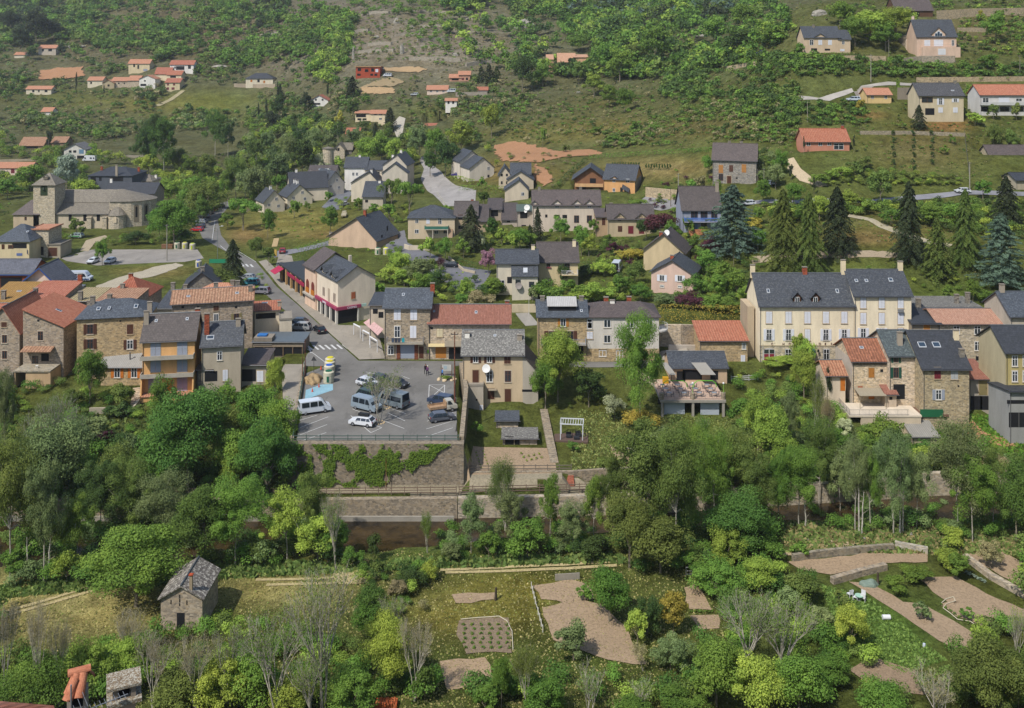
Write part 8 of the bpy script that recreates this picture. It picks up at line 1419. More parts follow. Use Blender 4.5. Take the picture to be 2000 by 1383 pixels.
# ---------------------------------------------------------------- street furniture
def container(px, py, cols, label, group=None, r=.85, hh=1.75, z=None):
    P = at(px, py) if z is None else pp(px, F*(CH-z)/(py-HY), z); o = empty('recycling_container', P); tag(o, label, 'recycling bin', group); m = MB()
    for i in range(7): m.tube((0, 0, i*hh/7), (0, 0, (i+1)*hh/7-.03), r*(1 if i % 2 else .985), n=18)
    m.tube((0, 0, hh-.02), (0, 0, hh+.14), r*.98, r*.7, n=18); m.build('body', plain('b3ae98'), o); m = MB(); m.box(-.18, .18, -r-.05, -r+.1, .35, 1.35); m.build('coloured_panel', plain(cols), o); m = MB(); m.tube((0, 0, hh+.14), (0, 0, hh+.24), r*.62, n=12); m.build('lid', plain(cols), o); return o
for i, (px, py, c, l) in enumerate(((642, 747, '14553c', 'front recycling bin with green panel in the parking lot column'), (643, 735, '2b56a8', 'second recycling bin with blue lid in the parking lot column'), (644, 727, 'b5a51c', 'third recycling bin with yellow lid in the parking lot column'), (645, 720, 'c2b41c', 'fourth recycling bin in the parking lot column'))): container(px, py, c, l, 'recycling bins in the parking lot', .95, 1.9, 0)
container(346, 486, '14553c', 'recycling bin with green panel beside the church road', 'recycling bins by the church road'); container(361, 486, 'b5b41c', 'recycling bin with yellow panel beside the church road', 'recycling bins by the church road'); container(376, 488, 'a3b41c', 'recycling bin with lime panel nearest the church road corner', 'recycling bins by the church road')
container(388, 522, '2b4a9c', 'recycling bin with wide blue panel on the grass corner', 'recycling bins on the grass corner'); container(738, 497, '14553c', 'recycling bin with green panel behind the salmon building', 'recycling bins by the salmon building'); container(754, 497, 'c8c81c', 'recycling bin with yellow panel behind the salmon building', 'recycling bins by the salmon building')
for px, l in ((321, 'brown wooden refuse box nearest the concrete pole'), (333, 'brown wooden refuse box beside the green recycling bin')): P = at(px, 485); m = MB(); m.box(-.7, .7, -.5, .5, 0, 1.1); m.box(-.76, .76, -.56, .56, 1.1, 1.18); tag(m.build('refuse_box', wood('7a5a44'), None, P), l, 'refuse box')
def pole(px, py, top, label, r=.16, m=None, lamp=0, arm=True, name='utility_pole', cat='utility pole'):
    P = at(px, py); s = F/P.y; hh = (py-top)/s; o = empty(name, P); tag(o, label, cat); M = MB(); M.tube((0, 0, -.3), (0, 0, hh), r, r*.6, 8); M.build('pole', m or wl('8f8a80'), o)
    if lamp: M = MB(); M.tube((0, 0, hh), (lamp*.5, 0, hh+.6), .05); M.tube((lamp*.5, 0, hh+.6), (lamp*1.3, 0, hh+.8), .05); M.build('arm', metal('8a9090'), o); M = MB(); M.box(lamp*1.25-.3, lamp*1.25+.35, -.12, .12, hh+.72, hh+.88); M.build('lamp_head', plain('c4c6c6'), o)
    elif arm: M = MB(); M.box(-.6, .6, -.06, .06, hh-.5, hh-.38); M.build('crossarm', metal('5a5a5a'), o); M = MB(); [M.tube((a, 0, hh-.38), (a, 0, hh-.2), .05) for a in (-.5, 0, .5)]; M.build('insulators', plain('4a3a30'), o)
    return o
pole(326, 510, 438, 'tall pale concrete utility pole on the church square'); pole(888, 800, 648, 'rusty steel utility pole at the right wall of the parking lot', .13, stone('6a4436'), 0); pole(591, 745, 697, 'first short rusty post at the street corner', .1, stone('5a3a30'), 0, False, 'rusty_post', 'post'); pole(596, 735, 662, 'second rusty pole with signs at the street corner', .1, stone('5a3a30'), 0, False, 'rusty_post', 'post')
pole(1701, 160, 106, 'concrete pole beside the upper hillside track'); pole(1736, 112, 66, 'slim lamp post above the upper hillside track', .08, None, 0, False); pole(1992, 155, 108, 'wooden utility pole at the top right edge', .14, wood('7a7468')); pole(1894, 372, 316, 'tall speckled pole beside the white car on the hillside road'); pole(1325, 405, 338, 'concrete pole beside the apricot house yard'); pole(1310, 404, 365, 'leaning wooden pole in the apricot house yard', .1, wood('5c5246'), 0, False)
pole(1480, 378, 330, 'wooden pole in front of the grey stone house', .1, wood('7a7468')); pole(1492, 375, 328, 'second wooden pole beside the grey stone house', .1, wood('8a8478')); pole(554, 350, 330, 'slim lamp mast behind the estate', .08, None, 0, False) ; pole(425, 505, 447, 'curved street lamp at the road bend', .08, metal('8a9696'), 1, name='street_lamp', cat='street lamp'); pole(372, 405, 384, 'street lamp in front of the large round tree', .08, metal('8a9696'), 1, name='street_lamp', cat='street lamp')

pole(1033, 616, 580, 'white lamp post beside the steps', .06, plain('b5b5b0'), 0, False); pole(1490, 708, 672, 'pale lamp post beside the hotel corner', .08, plain('a5a5a0'), 0, False); pole(557, 165, 148, 'pole on the hillside terrace', .12) ; pole(1577, 238, 198, 'leaning thin pole in the hillside scrub', .08, wood('a09888'), 0, False); pole(754, 960, 895, 'thin rusty mast on the riverside path', .06, stone('6a3a2c'), 0, False, 'mast', 'mast')
# wooden rail fences
def fence(label, P, hgt=1.1, gap=1.9, rails=3, col='6f5f52', name='rail_fence', netc=None):
    o = empty(name, P[0]); tag(o, label, 'fence'); P = [Vector(p)-Vector(P[0]) for p in P]; R_ = MB(); k = 0
    for a, b in zip(P[:-1], P[1:]):
        L = (b-a).length; n = max(1, round(L/gap))
        for i in range(n+1):
            q = a.lerp(b, i/n); m = MB(); m.box(q.x-.05, q.x+.05, q.y-.05, q.y+.05, q.z-.2, q.z+hgt+.05)
            if k < 90: m.build('post', wood(col), o); k += 1
        for j in range(rails): z = hgt*(j+1)/rails-.08; d = (b-a).normalized(); s = Vector((-d.y, d.x, 0))*.05; A = a+Vector((0, 0, z))-s; B = b+Vector((0, 0, z))-s; R_.slab([A-s*.5, B-s*.5, B+s*.5, A+s*.5], .12)
    R_.build('rails', wood(col), o); return o
fence('long wooden rail fence above the river wall left of the corner', [(-72, 142.9, -6.4), (-33, 142.8, -6.4), (-8.2, 143.3, -6.4)]); fence('wooden rail fence above the river wall right of the corner', [(-7.8, 143.4, -6.4), (12, 144.4, -6.4), (23, 145.3, -6.4)])
fence('thin wire fence along the front edge of the parking lot', [(-33, 146.2, .22), (-8, 146.2, .22)], .9, 2.1, 2, '4a5a54', 'wire_fence'); fence('green railing beside the sloping lane wall', [(-33.2, 147.6, .5), (-38.4, 180, .5)], .5, 2.5, 2, '4a6258', 'wire_fence')
fence('wire fence in front of the garden plot', [(-7.2, 147.3, -4.8), (9, 147.6, -4.8)], .9, 1.8, 2, '6a6258', 'wire_fence'); fence('white post fence beside the large tilled plot', [at(1038, 1150), at(1048, 1190), at(1060, 1235)], .8, 1.2, 1, 'b5b2a8', 'wire_fence'); fence('white railing beside the estate road', [at(853, 378), at(870, 402)], .9, 1.6, 2, 'b0aca0', 'railing'); fence('dark panel fence around the playground', [at(755, 428), at(775, 436), at(797, 433)], 1.2, 1.5, 3, '4a4540', 'panel_fence'); fence('wire fence of the terraced orchard', [at(1884, 262), at(1894, 350)], 1.2, 4, 2, '55554e', 'wire_fence')
fence('white railing behind the dining terrace', [at(1428, 745), at(1480, 742)], 1.0, 1.5, 3, 'b5b5b5', 'railing')
# garden plot furniture, pergola, steps
P = at(1118, 855); o = empty('pergola', P, R(-6)); tag(o, 'white framed pergola over a dark wooden deck with garden sofas', 'pergola'); m = MB(); m.box(-3, 2.6, -1.8, 1.8, -.5, .12); m.build('deck', wood('5a4a42'), o)
for x, y in ((-1.9, -1.2), (1.7, -1.2), (-1.9, 1.2), (1.7, 1.2)): m = MB(); m.box(x-.06, x+.06, y-.06, y+.06, .12, 2.6); m.build('post', plain('b9bcbe'), o)
m = MB(); m.box(-2, 1.8, -1.3, -1.18, 2.6, 2.75); m.box(-2, 1.8, 1.18, 1.3, 2.6, 2.75); [m.box(-2+i*.42, -1.92+i*.42, -1.17, 1.17, 2.62, 2.72) for i in range(10)]; m.build('roof_frame', plain('b9bcbe'), o)
for x, y, l in ((-.6, -.2, 'left dark garden sofa under the white pergola'), (1.0, .2, 'right dark garden sofa under the white pergola'), (.6, -.9, 'low dark table under the white pergola')):
    q = empty('garden_sofa', P+Vector((x, y, .13))); tag(q, l, 'garden seat'); m = MB(); m.box(-.45, .45, -.35, .35, .1, .42); m.build('seat', plain('2a2c30'), q); m = MB(); m.box(-.45, .45, .25, .36, .42, .8 if 'sofa' in l else .43); m.build('backrest', plain('2a2c30'), q)
def steps(label, p0, p1, w, m, n=None, name='steps'):
    A, B = at(*p0), at(*p1); n = n or max(4, int(abs(B.z-A.z)/.2)); d = (B-A); L = math.hypot(d.x, d.y); d.z = 0; d.normalize(); M = MB(); o = Vector((-d.y, d.x, 0))*w/2
    for i in range(n):
        q = A+d*L*i/n; q2 = A+d*L*(i+1)/n; z = A.z+(B.z-A.z)*(i+1)/n+.1; M.slab([(*(q-o)[:2], z), (*(q-o+d*L/n)[:2], z), (*(q+o+d*L/n)[:2], z), (*(q+o)[:2], z)], .5)
    tag(M.build(name, m), label, 'steps')
steps('long stone garden steps between the house annexe and the pergola', (1083, 905), (1062, 800), 1.3, STP, 26); steps('red brick steps from riverside path up to the garden', (1112, 948), (1110, 925), 1.5, stone('8f5a48'), 8); steps('wide concrete steps between the tiled house and the ochre shuttered house', (1040, 636), (1020, 612), 3, CON, 6); steps('outside stone steps from the honey stone terrace', (262, 800), (268, 758), 1.4, STW, 12); steps('pale log steps up to the dry lawn', (536, 482), (540, 466), 1.6, wood('a8926c'), 6)
# white portal frames, awnings, signs near the shop
for i, (a, b) in enumerate((((691, 655), (704, 662)), ((709, 668), (722, 675)), ((723, 681), (737, 690)))):
    A, B = at(*a), at(*b); o = empty('steel_portal', A); tag(o, 'white steel frame on the bakery forecourt, %s' % ('farthest of three', 'middle of three', 'nearest of three')[i], 'steel frame', 'white frames on the bakery forecourt'); d = B-A; m = MB(); m.tube((0, 0, 0), (0, 0, 2.3), .09); m.build('post', plain('c4c4c4'), o); m = MB(); m.tube(d, d+Vector((0, 0, 2.3)), .09); m.build('post', plain('c4c4c4'), o); m = MB(); m.tube((0, 0, 2.35), d+Vector((0, 0, 2.35)), .16); m.build('beam', plain('c4c4c4'), o)
def board(px, py, w, hh, h0, face, label, name='sign', cat='sign', post='5a4638', yaw=0):
    P = at(px, py); o = empty(name, P, R(yaw)); tag(o, label, cat); 
    for x in (-w/2, w/2): m = MB(); m.box(x-.06, x+.06, -.06, .06, -.1, h0+hh); m.build('post', wood(post), o)
    m = MB(); m.box(-w/2+.06, w/2-.06, -.03, .03, h0, h0+hh); m.build('panel', plain(face), o); return o
b_ = board(872, 735, 1.9, 1.1, 1.0, 'a9a9a4', 'village map board on dark posts behind the boulder planter', 'map_board', 'map board'); m = MB(); m.box(-.5, .1, -.05, -.035, 1.3, 1.9); m.build('map_print', plain('8fa0a8'), b_)
board(538, 510, .8, 1.8, 1.4, 'b59a4c', 'tall yellow advertising panel in front of the cafe', 'sign'); board(429, 516, 5.6, 1.1, .3, '1f7a58', 'green hoarding panels beside the spruce at the junction', 'hoarding', 'hoarding', '1f7a58')
for px, py, l in ((856, 690, 'small lime green sign beside the wooden garage door'),): board(px-20, 702, .4, .6, 1.2, '7aa83c', l)
P = at(872, 742); o = empty('planter', P); tag(o, 'ring of pale boulders holding low green shrubs', 'planter')
for i in range(7): a = i*.9; bm = bmesh.new(); bmesh.ops.create_icosphere(bm, subdivisions=2, radius=.32+.07*(i % 3)); [setattr(v, 'co', Vector((v.co.x*(1+.2*math.sin(i+v.co.z*9)), v.co.y, v.co.z*.7))) for v in bm.verts]; me = bpy.data.meshes.new('boulder'); bm.to_mesh(me); bm.free(); me.materials.append(stone('a89a84')); q = bpy.data.objects.new('boulder', me); q.location = (math.cos(a)*1.5, math.sin(a)*.8, .1); link(q, o)
q = bpy.data.objects.new('foliage', proto('s', 1, 0)[0]); q.scale = (2.6, 1.3, 1.0); q.color = (*hx(LC['G']), 1); link(q, o)
for px, py, l in ((737, 826, 'stone ring at the foot of the bare plane tree'), (748, 797, 'stone edging at the rear foot of the plane tree')): P = at(px, py); m = MB(); [m.tube((math.cos(i*.45)*1.1, math.sin(i*.45)*.8, -.1), (math.cos(i*.45)*1.1, math.sin(i*.45)*.8, .16), .2, .15, 6) for i in range(14)]; tag(m.build('stone_ring', stone('a8977c'), None, P), l, 'tree surround')
# parking tree (bare plane)
tree('n', 740, 712, 826, 100, 'O', 'bare plane tree with few leaves standing in the parking lot')
tree('n', 762, 730, 797, 70, 'O', 'second sparse plane tree behind the tall grey van')
# traffic cones and spoil heap
P = at(612, 744); bm = bmesh.new(); bmesh.ops.create_icosphere(bm, subdivisions=4, radius=1)
for v in bm.verts: n = math.sin(v.co.x*5)*math.cos(v.co.y*6)*.16+math.sin(v.co.z*9+v.co.x*11)*.06; v.co = Vector((v.co.x*1.5*(1+n), v.co.y*2.4*(1+n), v.co.z*1.1*(1+n)))
me = bpy.data.meshes.new('spoil_heap'); bm.to_mesh(me); bm.free(); me.materials.append(soil('9a8464')); o = bpy.data.objects.new('spoil_heap', me); o.location = P; link(o); tag(o, 'heap of dug earth beside the recycling bins', 'earth heap')
def cone(px, py, l):
    P = at(px, py); o = empty('traffic_cone', P); tag(o, l, 'traffic cone'); m = MB(); m.box(-.2, .2, -.2, .2, 0, .04); m.build('base', plain('a8402a'), o); m = MB(); m.tube((0, 0, .04), (0, 0, .7), .16, .04, 10); m.build('cone', plain('c84a2c'), o)
cone(627, 722, 'orange traffic cone behind the earth heap'); cone(610, 766, 'traffic cone on the blue painted ground'); cone(623, 757, 'traffic cone at the corner of the earth heap')
# dining terrace
zD = -1.0; x0, x1 = (1290-CX)/F*166.5, (1418-CX)/F*166.5; o = empty('dining_terrace', (x0, 166.5, zD)); tag(o, 'concrete dining terrace on pillars with pink paving above two white shutters', 'terrace'); w = x1-x0
m = MB(); m.box(0, w, 0, 10.6, -.45, -.02); m.build('slab', CON, o); m = MB(); m.box(.1, w-.1, .25, 10.5, -.02, .03); m.build('paving', wl('b49a88'), o)
for x in (.35, w*.5, w-.4): m = MB(); m.box(x-.2, x+.2, .1, .5, -4.6, -.46); m.build('pillar', CON, o)
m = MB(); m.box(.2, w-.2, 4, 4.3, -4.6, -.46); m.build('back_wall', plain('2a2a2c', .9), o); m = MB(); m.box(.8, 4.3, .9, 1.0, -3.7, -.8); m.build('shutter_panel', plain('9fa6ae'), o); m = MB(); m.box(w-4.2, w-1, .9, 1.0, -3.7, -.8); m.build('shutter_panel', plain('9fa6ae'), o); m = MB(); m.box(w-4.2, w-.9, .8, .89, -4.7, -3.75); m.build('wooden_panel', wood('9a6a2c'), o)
m = MB(); m.box(w*.5-1, w-.1, .5, .62, -3.3, -3.15); m.build('beam', wood('9a9284'), o)
for x in (.3, w*.5, w-.35): m = MB(); m.tube((x, .6, .03), (x, .6, 1.05), .42, .42, 10); m.build('stone_pier', STP, o); 
for x in (w*.5, w-.3): m = MB(); m.tube((x, .6, 1.05), (x, .6, 2.6), .05); m.build('lamp_stem', plain('7aa84a'), o); bm = bmesh.new(); bmesh.ops.create_uvsphere(bm, u_segments=12, v_segments=8, radius=.18); me = bpy.data.meshes.new('lamp_globe'); bm.to_mesh(me); bm.free(); me.materials.append(plain('d0d0d0')); q = bpy.data.objects.new('lamp_globe', me); q.location = (x, .6, 2.7); link(q, o)
m = MB(); [rail(m, (a, .35, .03), (b, .35, .03), .9, .2) for a, b in ((.8, w*.5-.5), (w*.5+.5, w-.8))]; m.build('railing', plain('77736c'), o)
for a, b in ((.8, w*.5-.5), (w*.5+.6, w-1.0)):
    m = MB(); P_ = [(a, 3, 1.2), (a+.15, 3, 1.9), (a+.7, 3, 2.3), (b-.7, 3, 2.3), (b-.15, 3, 1.9), (b, 3, 1.2)]; [m.tube(p, q, .07) for p, q in zip(P_[:-1], P_[1:])]; m.build('green_arch', plain('5fae2c'), o)
k = 0
for cx_ in (1.7, 4.3, w-4.3, w-1.7):
    for cy_ in (1.6, 3.6, 5.6):
        q = empty('dining_table', (x0+cx_+(cy_-1.6)*-.12, 166.5+cy_, zD+.03)); tag(q, 'small grey dining table on the restaurant terrace', 'table', 'grey tables set out on the dining terrace')
        m = MB(); m.box(-.4, .4, -.35, .35, .71, .75); m.build('tabletop', plain('7c8084'), q); m = MB(); [m.box(a-.02, a+.02, b-.02, b+.02, 0, .71) for a in (-.35, .35) for b in (-.3, .3)]; m.build('legs', plain('3a3c40'), q)
        for sx in (-.62, .62):
            c = empty('terrace_chair', (q.location.x+sx, q.location.y, zD+.03), 0 if sx < 0 else math.pi); tag(c, 'dark grey terrace chair beside a grey dining table', 'chair', 'dark chairs set out on the dining terrace'); m = MB(); m.box(-.2, .2, -.2, .2, .42, .46); [m.box(a-.015, a+.015, b-.015, b+.015, 0, .42) for a in (-.18, .18) for b in (-.18, .18)]; m.build('seat', plain('33363c'), c); m = MB(); m.box(-.22, -.18, -.2, .2, .46, .9); m.build('backrest', plain('33363c'), c)
for cx_, ww, l in ((2.6, 1.2, 'narrow folded grey awning over the left of the terrace'), (w-3.0, 2.6, 'wide grey awning sloping over the right of the terrace')): m = MB(); m.slab([(x0+cx_, 173, zD+2.2), (x0+cx_+ww, 173, zD+2.2), (x0+cx_+ww-1.2, 176, zD+3.4), (x0+cx_-1.2, 176, zD+3.4)], .06); tag(m.build('awning', plain('8a867e')), l, 'awning')
m = MB(); m.box(-.5, .5, -.4, .4, 0, 1.1); tag(m.build('yellow_cabinet', plain('b58a1c'), None, (x0+2.2, 175, zD)), 'yellow cabinet beside the restaurant wall', 'cabinet')
# foreground roof and chimneys
d1 = 24.0; s1 = F/d1; P = pp(152, d1, CH-(1383-HY)/s1+.08); o = empty('tiled_chimney', P, R(18), .7); tag(o, 'foreground chimney capped with curved orange roof tiles', 'chimney'); m = MB(); m.box(-.32, .32, -.3, .3, -2.5, .55); m.build('stack', wl('8f8478'), o)
m = MB(); m.box(-.2, .2, -.31, -.301, .12, .5); m.build('flue_opening', DARKM, o)
def half_tile(o, a, b, r, n=8, name='roof_tile', col='b8603a'):
    a, b = Vector(a), Vector(b); d = (b-a).normalized(); s = d.cross(Vector((0, 0, 1))).normalized(); u = s.cross(d).normalized(); m = MB(); A = [(s*math.cos(t)+u*math.sin(t)) for t in [math.pi*i/n for i in range(n+1)]]
    for i in range(n): m.poly([a+A[i]*r, a+A[i+1]*r, b+A[i+1]*r*.85, b+A[i]*r*.85]); m.poly([a+A[i+1]*(r-.02), a+A[i]*(r-.02), b+A[i]*(r*.85-.02), b+A[i+1]*(r*.85-.02)]); m.poly([a+A[i]*r, a+A[i]*(r-.02), a+A[i+1]*(r-.02), a+A[i+1]*r])
    t_ = m.build(name, clay, o, smooth=False)
t = NT('clay_tile', .85, .2); n1 = t.noise(t.pos(), 6, 5, .75); n2 = t.noise(t.pos(), 30, 4, .8); clay = t.out(t.mix(t.ramp(n2, [(.5, (0,)*3), (.75, (.5,)*3)]), t.ramp(n1, [(.35, hx('8a5038')), (.6, hx('b07458'))]), hx('6a5a4c'))); t.bump(n2, .004, .6)
for y_ in (-.2, .16): half_tile(o, (-.3, y_-.35, .55), (-.02, y_-.05, 1.12), .16)
half_tile(o, (-.25, -.55, .55), (.0, -.1, 1.15), .17); half_tile(o, (.1, -.55, .55), (.2, -.1, 1.15), .17); half_tile(o, (-.32, -.05, 1.15), (.42, .05, 1.18), .17); half_tile(o, (.36, .5, .6), (.2, .1, 1.12), .17)
d2 = 25.5; s2 = F/d2; P = pp(242, d2, CH-(1383-HY)/s2-.6); o = empty('slab_chimney', P, R(24)); tag(o, 'foreground chimney with lichen spotted double slab cap', 'chimney'); m = MB(); m.box(-.27, .27, -.27, .27, -2.5, .92); m.build('stack', wl('a8917c'), o)
t = NT('lichen_slab', .95, .1); n1 = t.noise(t.pos(), 9, 6, .8); n2 = t.noise(t.pos(), 22, 5, .8); lich = t.out(t.mix(t.ramp(n2, [(.48, (0,)*3), (.56, (.9,)*3)]), t.ramp(n1, [(.3, hx('4a4038')), (.6, hx('77664f'))]), hx('a8a69a'))); t.bump(n2, .01, .6)
m = MB(); m.slab([(-.42, -.42, 1.02), (.42, -.42, 1.02), (.42, .42, 1.02), (-.42, .42, 1.02)], .1); m.build('lower_slab', lich, o)
for x, y in ((-.22, -.22), (.22, -.22), (-.22, .22), (.22, .22)): m = MB(); m.box(x-.06, x+.06, y-.06, y+.06, 1.02, 1.28); m.build('brick_leg', wl('7a7064'), o)
m = MB(); m.box(-.12, .12, -.12, .12, 1.02, 1.15); m.build('flue_pot', DARKM, o); m = MB(); m.slab([(-.42, -.34, 1.37), (.42, -.34, 1.37), (.42, .34, 1.4), (-.42, .34, 1.4)], .07); m.build('upper_slab', lich, o)
P = pp(166, 22.6, CH-(1383-HY)/(F/22.6)-.5); o = empty('television_aerial', P, R(35)); tag(o, 'grey television aerial between the two foreground chimneys', 'aerial'); m = MB(); m.tube((-.3, 0, -1), (-.3, 0, 1.15), .018); m.build('mast', metal('8a8d90'), o); m = MB(); m.tube((-.5, 0, .42), (1.0, .2, .34), .012); m.build('boom', metal('8a8d90'), o)
for i in range(13): m = MB(); x = -.4+i*.11; y = (x+.5)*.13; z = .42-(x+.5)*.05; m.tube((x, y-.17, z), (x, y+.17, z), .006, n=4); m.build('element', metal('8a8d90'), o)
m = MB(); [m.tube((-.3+a*.1, -.3, .35+a*.12), (-.3+a*.1, .3, .35+a*.12), .006, n=4) for a in (-3, -2, -1, 1, 2, 3)]; m.build('reflector', metal('8a8d90'), o)
zr_ = CH-(1362-HY)/(F/23); m = MB(); m.slab([tuple(pp(-140, 20, CH-(1440-HY)/(F/20))), tuple(pp(140, 20, CH-(1470-HY)/(F/20))), tuple(pp(105, 23.5, CH-(1378-HY)/(F/23.5))), tuple(pp(-140, 23.5, CH-(1358-HY)/(F/23.5)))], .12); o = m.build('tiled_roof', tiles('7d4a3a', 'a07060', .3, .5)); tag(o, 'edge of a brown tiled roof in the lower left corner', 'roof')
P = at(755, 1379); m = MB(); [m.box(-1.1+i*.22, -.9+i*.22, -.5, .5, .0+(i % 2)*.04, .5+.05*(i % 3)) for i in range(10)]; tag(m.build('tile_stack', tiles('b5532f', 'd07a4e', .3, .3), None, P), 'stack of orange roof tiles in the undergrowth', 'tile stack')
# lawn furniture
for i, (px, py, a, l) in enumerate(((1660, 1166, 200, 'lone white plastic chair on the lawn'), (1671, 1172, 60, 'white plastic chair pushed to the garden table'), (1685, 1170, -40, 'white plastic chair behind the garden table'), (1686, 1174, 150, 'white plastic chair at the front of the garden table'))):
    q = empty('plastic_chair', at(px, py), R(a)); tag(q, l, 'chair', 'white plastic chairs on the lawn'); m = MB(); m.box(-.27, .27, -.27, .27, .4, .45); m.build('seat', plain('c4c6c8'), q); m = MB(); m.slab([(-.27, .27, 1.0), (.27, .27, 1.0), (.27, .3, .45), (-.27, .3, .45)], .03); m.box(-.27, .27, .25, .29, .45, 1.0); m.build('backrest', plain('c4c6c8'), q)
    for x in (-.24, .24):
        for y in (-.24, .24): m = MB(); m.box(x-.025, x+.025, y-.025, y+.025, 0, .4); m.build('leg', plain('c4c6c8'), q)
q = empty('garden_table', at(1678, 1174)); tag(q, 'small pale green garden table among plastic chairs', 'table'); m = MB(); m.tube((0, 0, .68), (0, 0, .72), .5, n=14); m.build('tabletop', plain('8fb09c'), q); m = MB(); m.tube((0, 0, 0), (0, 0, .68), .06); m.build('leg', plain('b5b5b5'), q)
m = MB(); m.tube((-.45, 0, .28), (.45, 0, .28), .28, n=12); tag(m.build('white_drum', plain('c8cacc'), None, at(1731, 1210)), 'white plastic drum lying on the lawn', 'drum'); m = MB(); m.tube((0, 0, 0), (0, 0, .35), .17, .14, n=12); tag(m.build('bucket', plain('b5bcc8'), None, at(1805, 1263)), 'small white bucket on the lawn', 'bucket')
P = at(1698, 1143); bm = bmesh.new(); bmesh.ops.create_icosphere(bm, subdivisions=3, radius=1)
for v in bm.verts: n = math.sin(v.co.x*6)*.12+math.cos(v.co.y*7)*.1; v.co = Vector((v.co.x*1.2*(1+n), v.co.y*.7*(1+n), max(0, v.co.z)*.7*(1+n)))
me = bpy.data.meshes.new('tarpaulin'); bm.to_mesh(me); bm.free(); me.materials.append(plain('66756a')); o = bpy.data.objects.new('tarpaulin', me); o.location = P; link(o); tag(o, 'grey green tarpaulin heaped at the edge of tilled soil', 'tarpaulin')
for px, py, l in ((1714, 1142, 'dark stump beside the grey green tarpaulin'), (968, 1172, 'dark wooden post at the small soil patch')): m = MB(); m.tube((0, 0, -.1), (.05, 0, 1.5), .2, .13, 7); tag(m.build('stump', bark('4a4238'), None, at(px, py)), l, 'stump')
def hose(pts, label, col='b5ad98', r=.05):
    P = [at(*p)+Vector((0, 0, .16)) for p in pts]; m = MB(); [m.tube(a, b, r, n=5) for a, b in zip(P[:-1], P[1:])]; tag(m.build('hose', plain(col)), label, 'hose')
hose([(1838, 1181), (1848, 1172), (1862, 1168), (1866, 1176), (1848, 1182), (1842, 1190), (1856, 1200), (1870, 1212), (1895, 1216), (1910, 1226), (1925, 1236)], 'pale garden hose snaking beside the diagonal field'); hose([(900, 1212), (930, 1209), (975, 1206), (990, 1215), (1000, 1235), (1002, 1272)], 'pale pipe curving round the hosed vegetable plot')
def plants(pts, label, c, w=.5, hh=.35):
    for i, (px, py) in enumerate(pts):
        P = at(px, py); q = bpy.data.objects.new('vegetable_plant', proto('s', 2, i % 3)[0]); q.location = P; q.scale = (w, w, hh); q.color = (*sc(hx(LC[c]), .8+.3*((i*7) % 5)/5), 1); q.rotation_euler = (0, 0, i*1.7); link(q); tag(q, label, 'plant', label)
plants([(905+j*17+(i % 2)*4, 1222+i*9) for i in range(6) for j in range(6)], 'green potato plant in the hosed vegetable plot', 'G', .55, .4); plants([(930+i*2, 886+i*6) for i in range(6)]+[(944+i*2, 884+i*6) for i in range(5)], 'leek in the garden plot beside the parking wall', 'L', .35, .4); plants([(1018+i*5, 888+(i*7) % 16) for i in range(9)], 'young green in the middle of the garden plot', 'L', .5, .5)
plants([(1838+i*9, 1183+i*6) for i in range(12)], 'leafy plant in the long row of the right vegetable plot', 'G', .5, .4); plants([(1350+i*7, 1196) for i in range(7)], 'low plant at the edge of the small right plots', 'G', .5, .35); plants([(1888+i*6, 1120+i*3) for i in range(7)], 'bluish cabbage along the upper right field edge', 'S', .7, .4) 
# bare birch trunks on the right bank
for i, (px, b, tp, ln, l) in enumerate(((1678, 1040, 878, -4, 'pale bare birch trunk leftmost on the right bank'), (1684, 1045, 960, 2, 'short pale birch trunk beside the leftmost one'), (1745, 1036, 862, -8, 'pale birch trunk standing alone mid bank'), (1758, 1044, 872, 4, 'left of two close pale birch trunks'), (1763, 1040, 860, 4, 'right of two close pale birch trunks'), (92, 1130, 1030, 4, 'pale dead trunk on the left river bank'), (55, 1125, 1050, -3, 'thin dead trunk at the left edge of the river'), (1573, 1030, 975, 1, 'slim pale trunk in front of the wooded bend'))):
    P = at(px, b); s = F/P.y; hh = (b-tp)/s; o = empty('birch_trunk', P); tag(o, l, 'tree trunk'); r_ = random.Random(i); sg = []; q = np.array([0, 0, -.2]); n = 8
    for k in range(n): q2 = q+np.array([ln/s/n+r_.uniform(-.08, .08), r_.uniform(-.08, .08), (hh+.2)/n]); sg.append((q, q2, .14*(1-k/n*.75), .14*(1-(k+1)/n*.75))); 
    for k in range(n):
        if k > 2 and r_.random() < .8: a = r_.uniform(0, 6.28); p = sg[k][0]; sg.append((p, p+np.array([math.cos(a)*.9, math.sin(a)*.5, .5]), .04, .01))
        if k < n-1: pass
    base_ = []
    q = np.array([0, 0, -.2]); 
    for j, g_ in enumerate(sg[:n]):
        L_ = np.array(g_[1])-np.array(g_[0]); base_.append((q, q+L_, g_[2], g_[3])); q = q+L_
    me = tubes('trunk', base_, bark('b5b0a4'), 6); t_ = bpy.data.objects.new('trunk', me); link(t_, o)
    br = []
    for k in range(3, n): a = r_.uniform(0, 6.28); p = base_[k][0]; br.append((p, p+np.array([math.cos(a)*.9, math.sin(a)*.5, .55]), .035, .01))
    t_ = bpy.data.objects.new('branches', tubes('branches', br, bark('a59c8c'), 4)); link(t_, o)
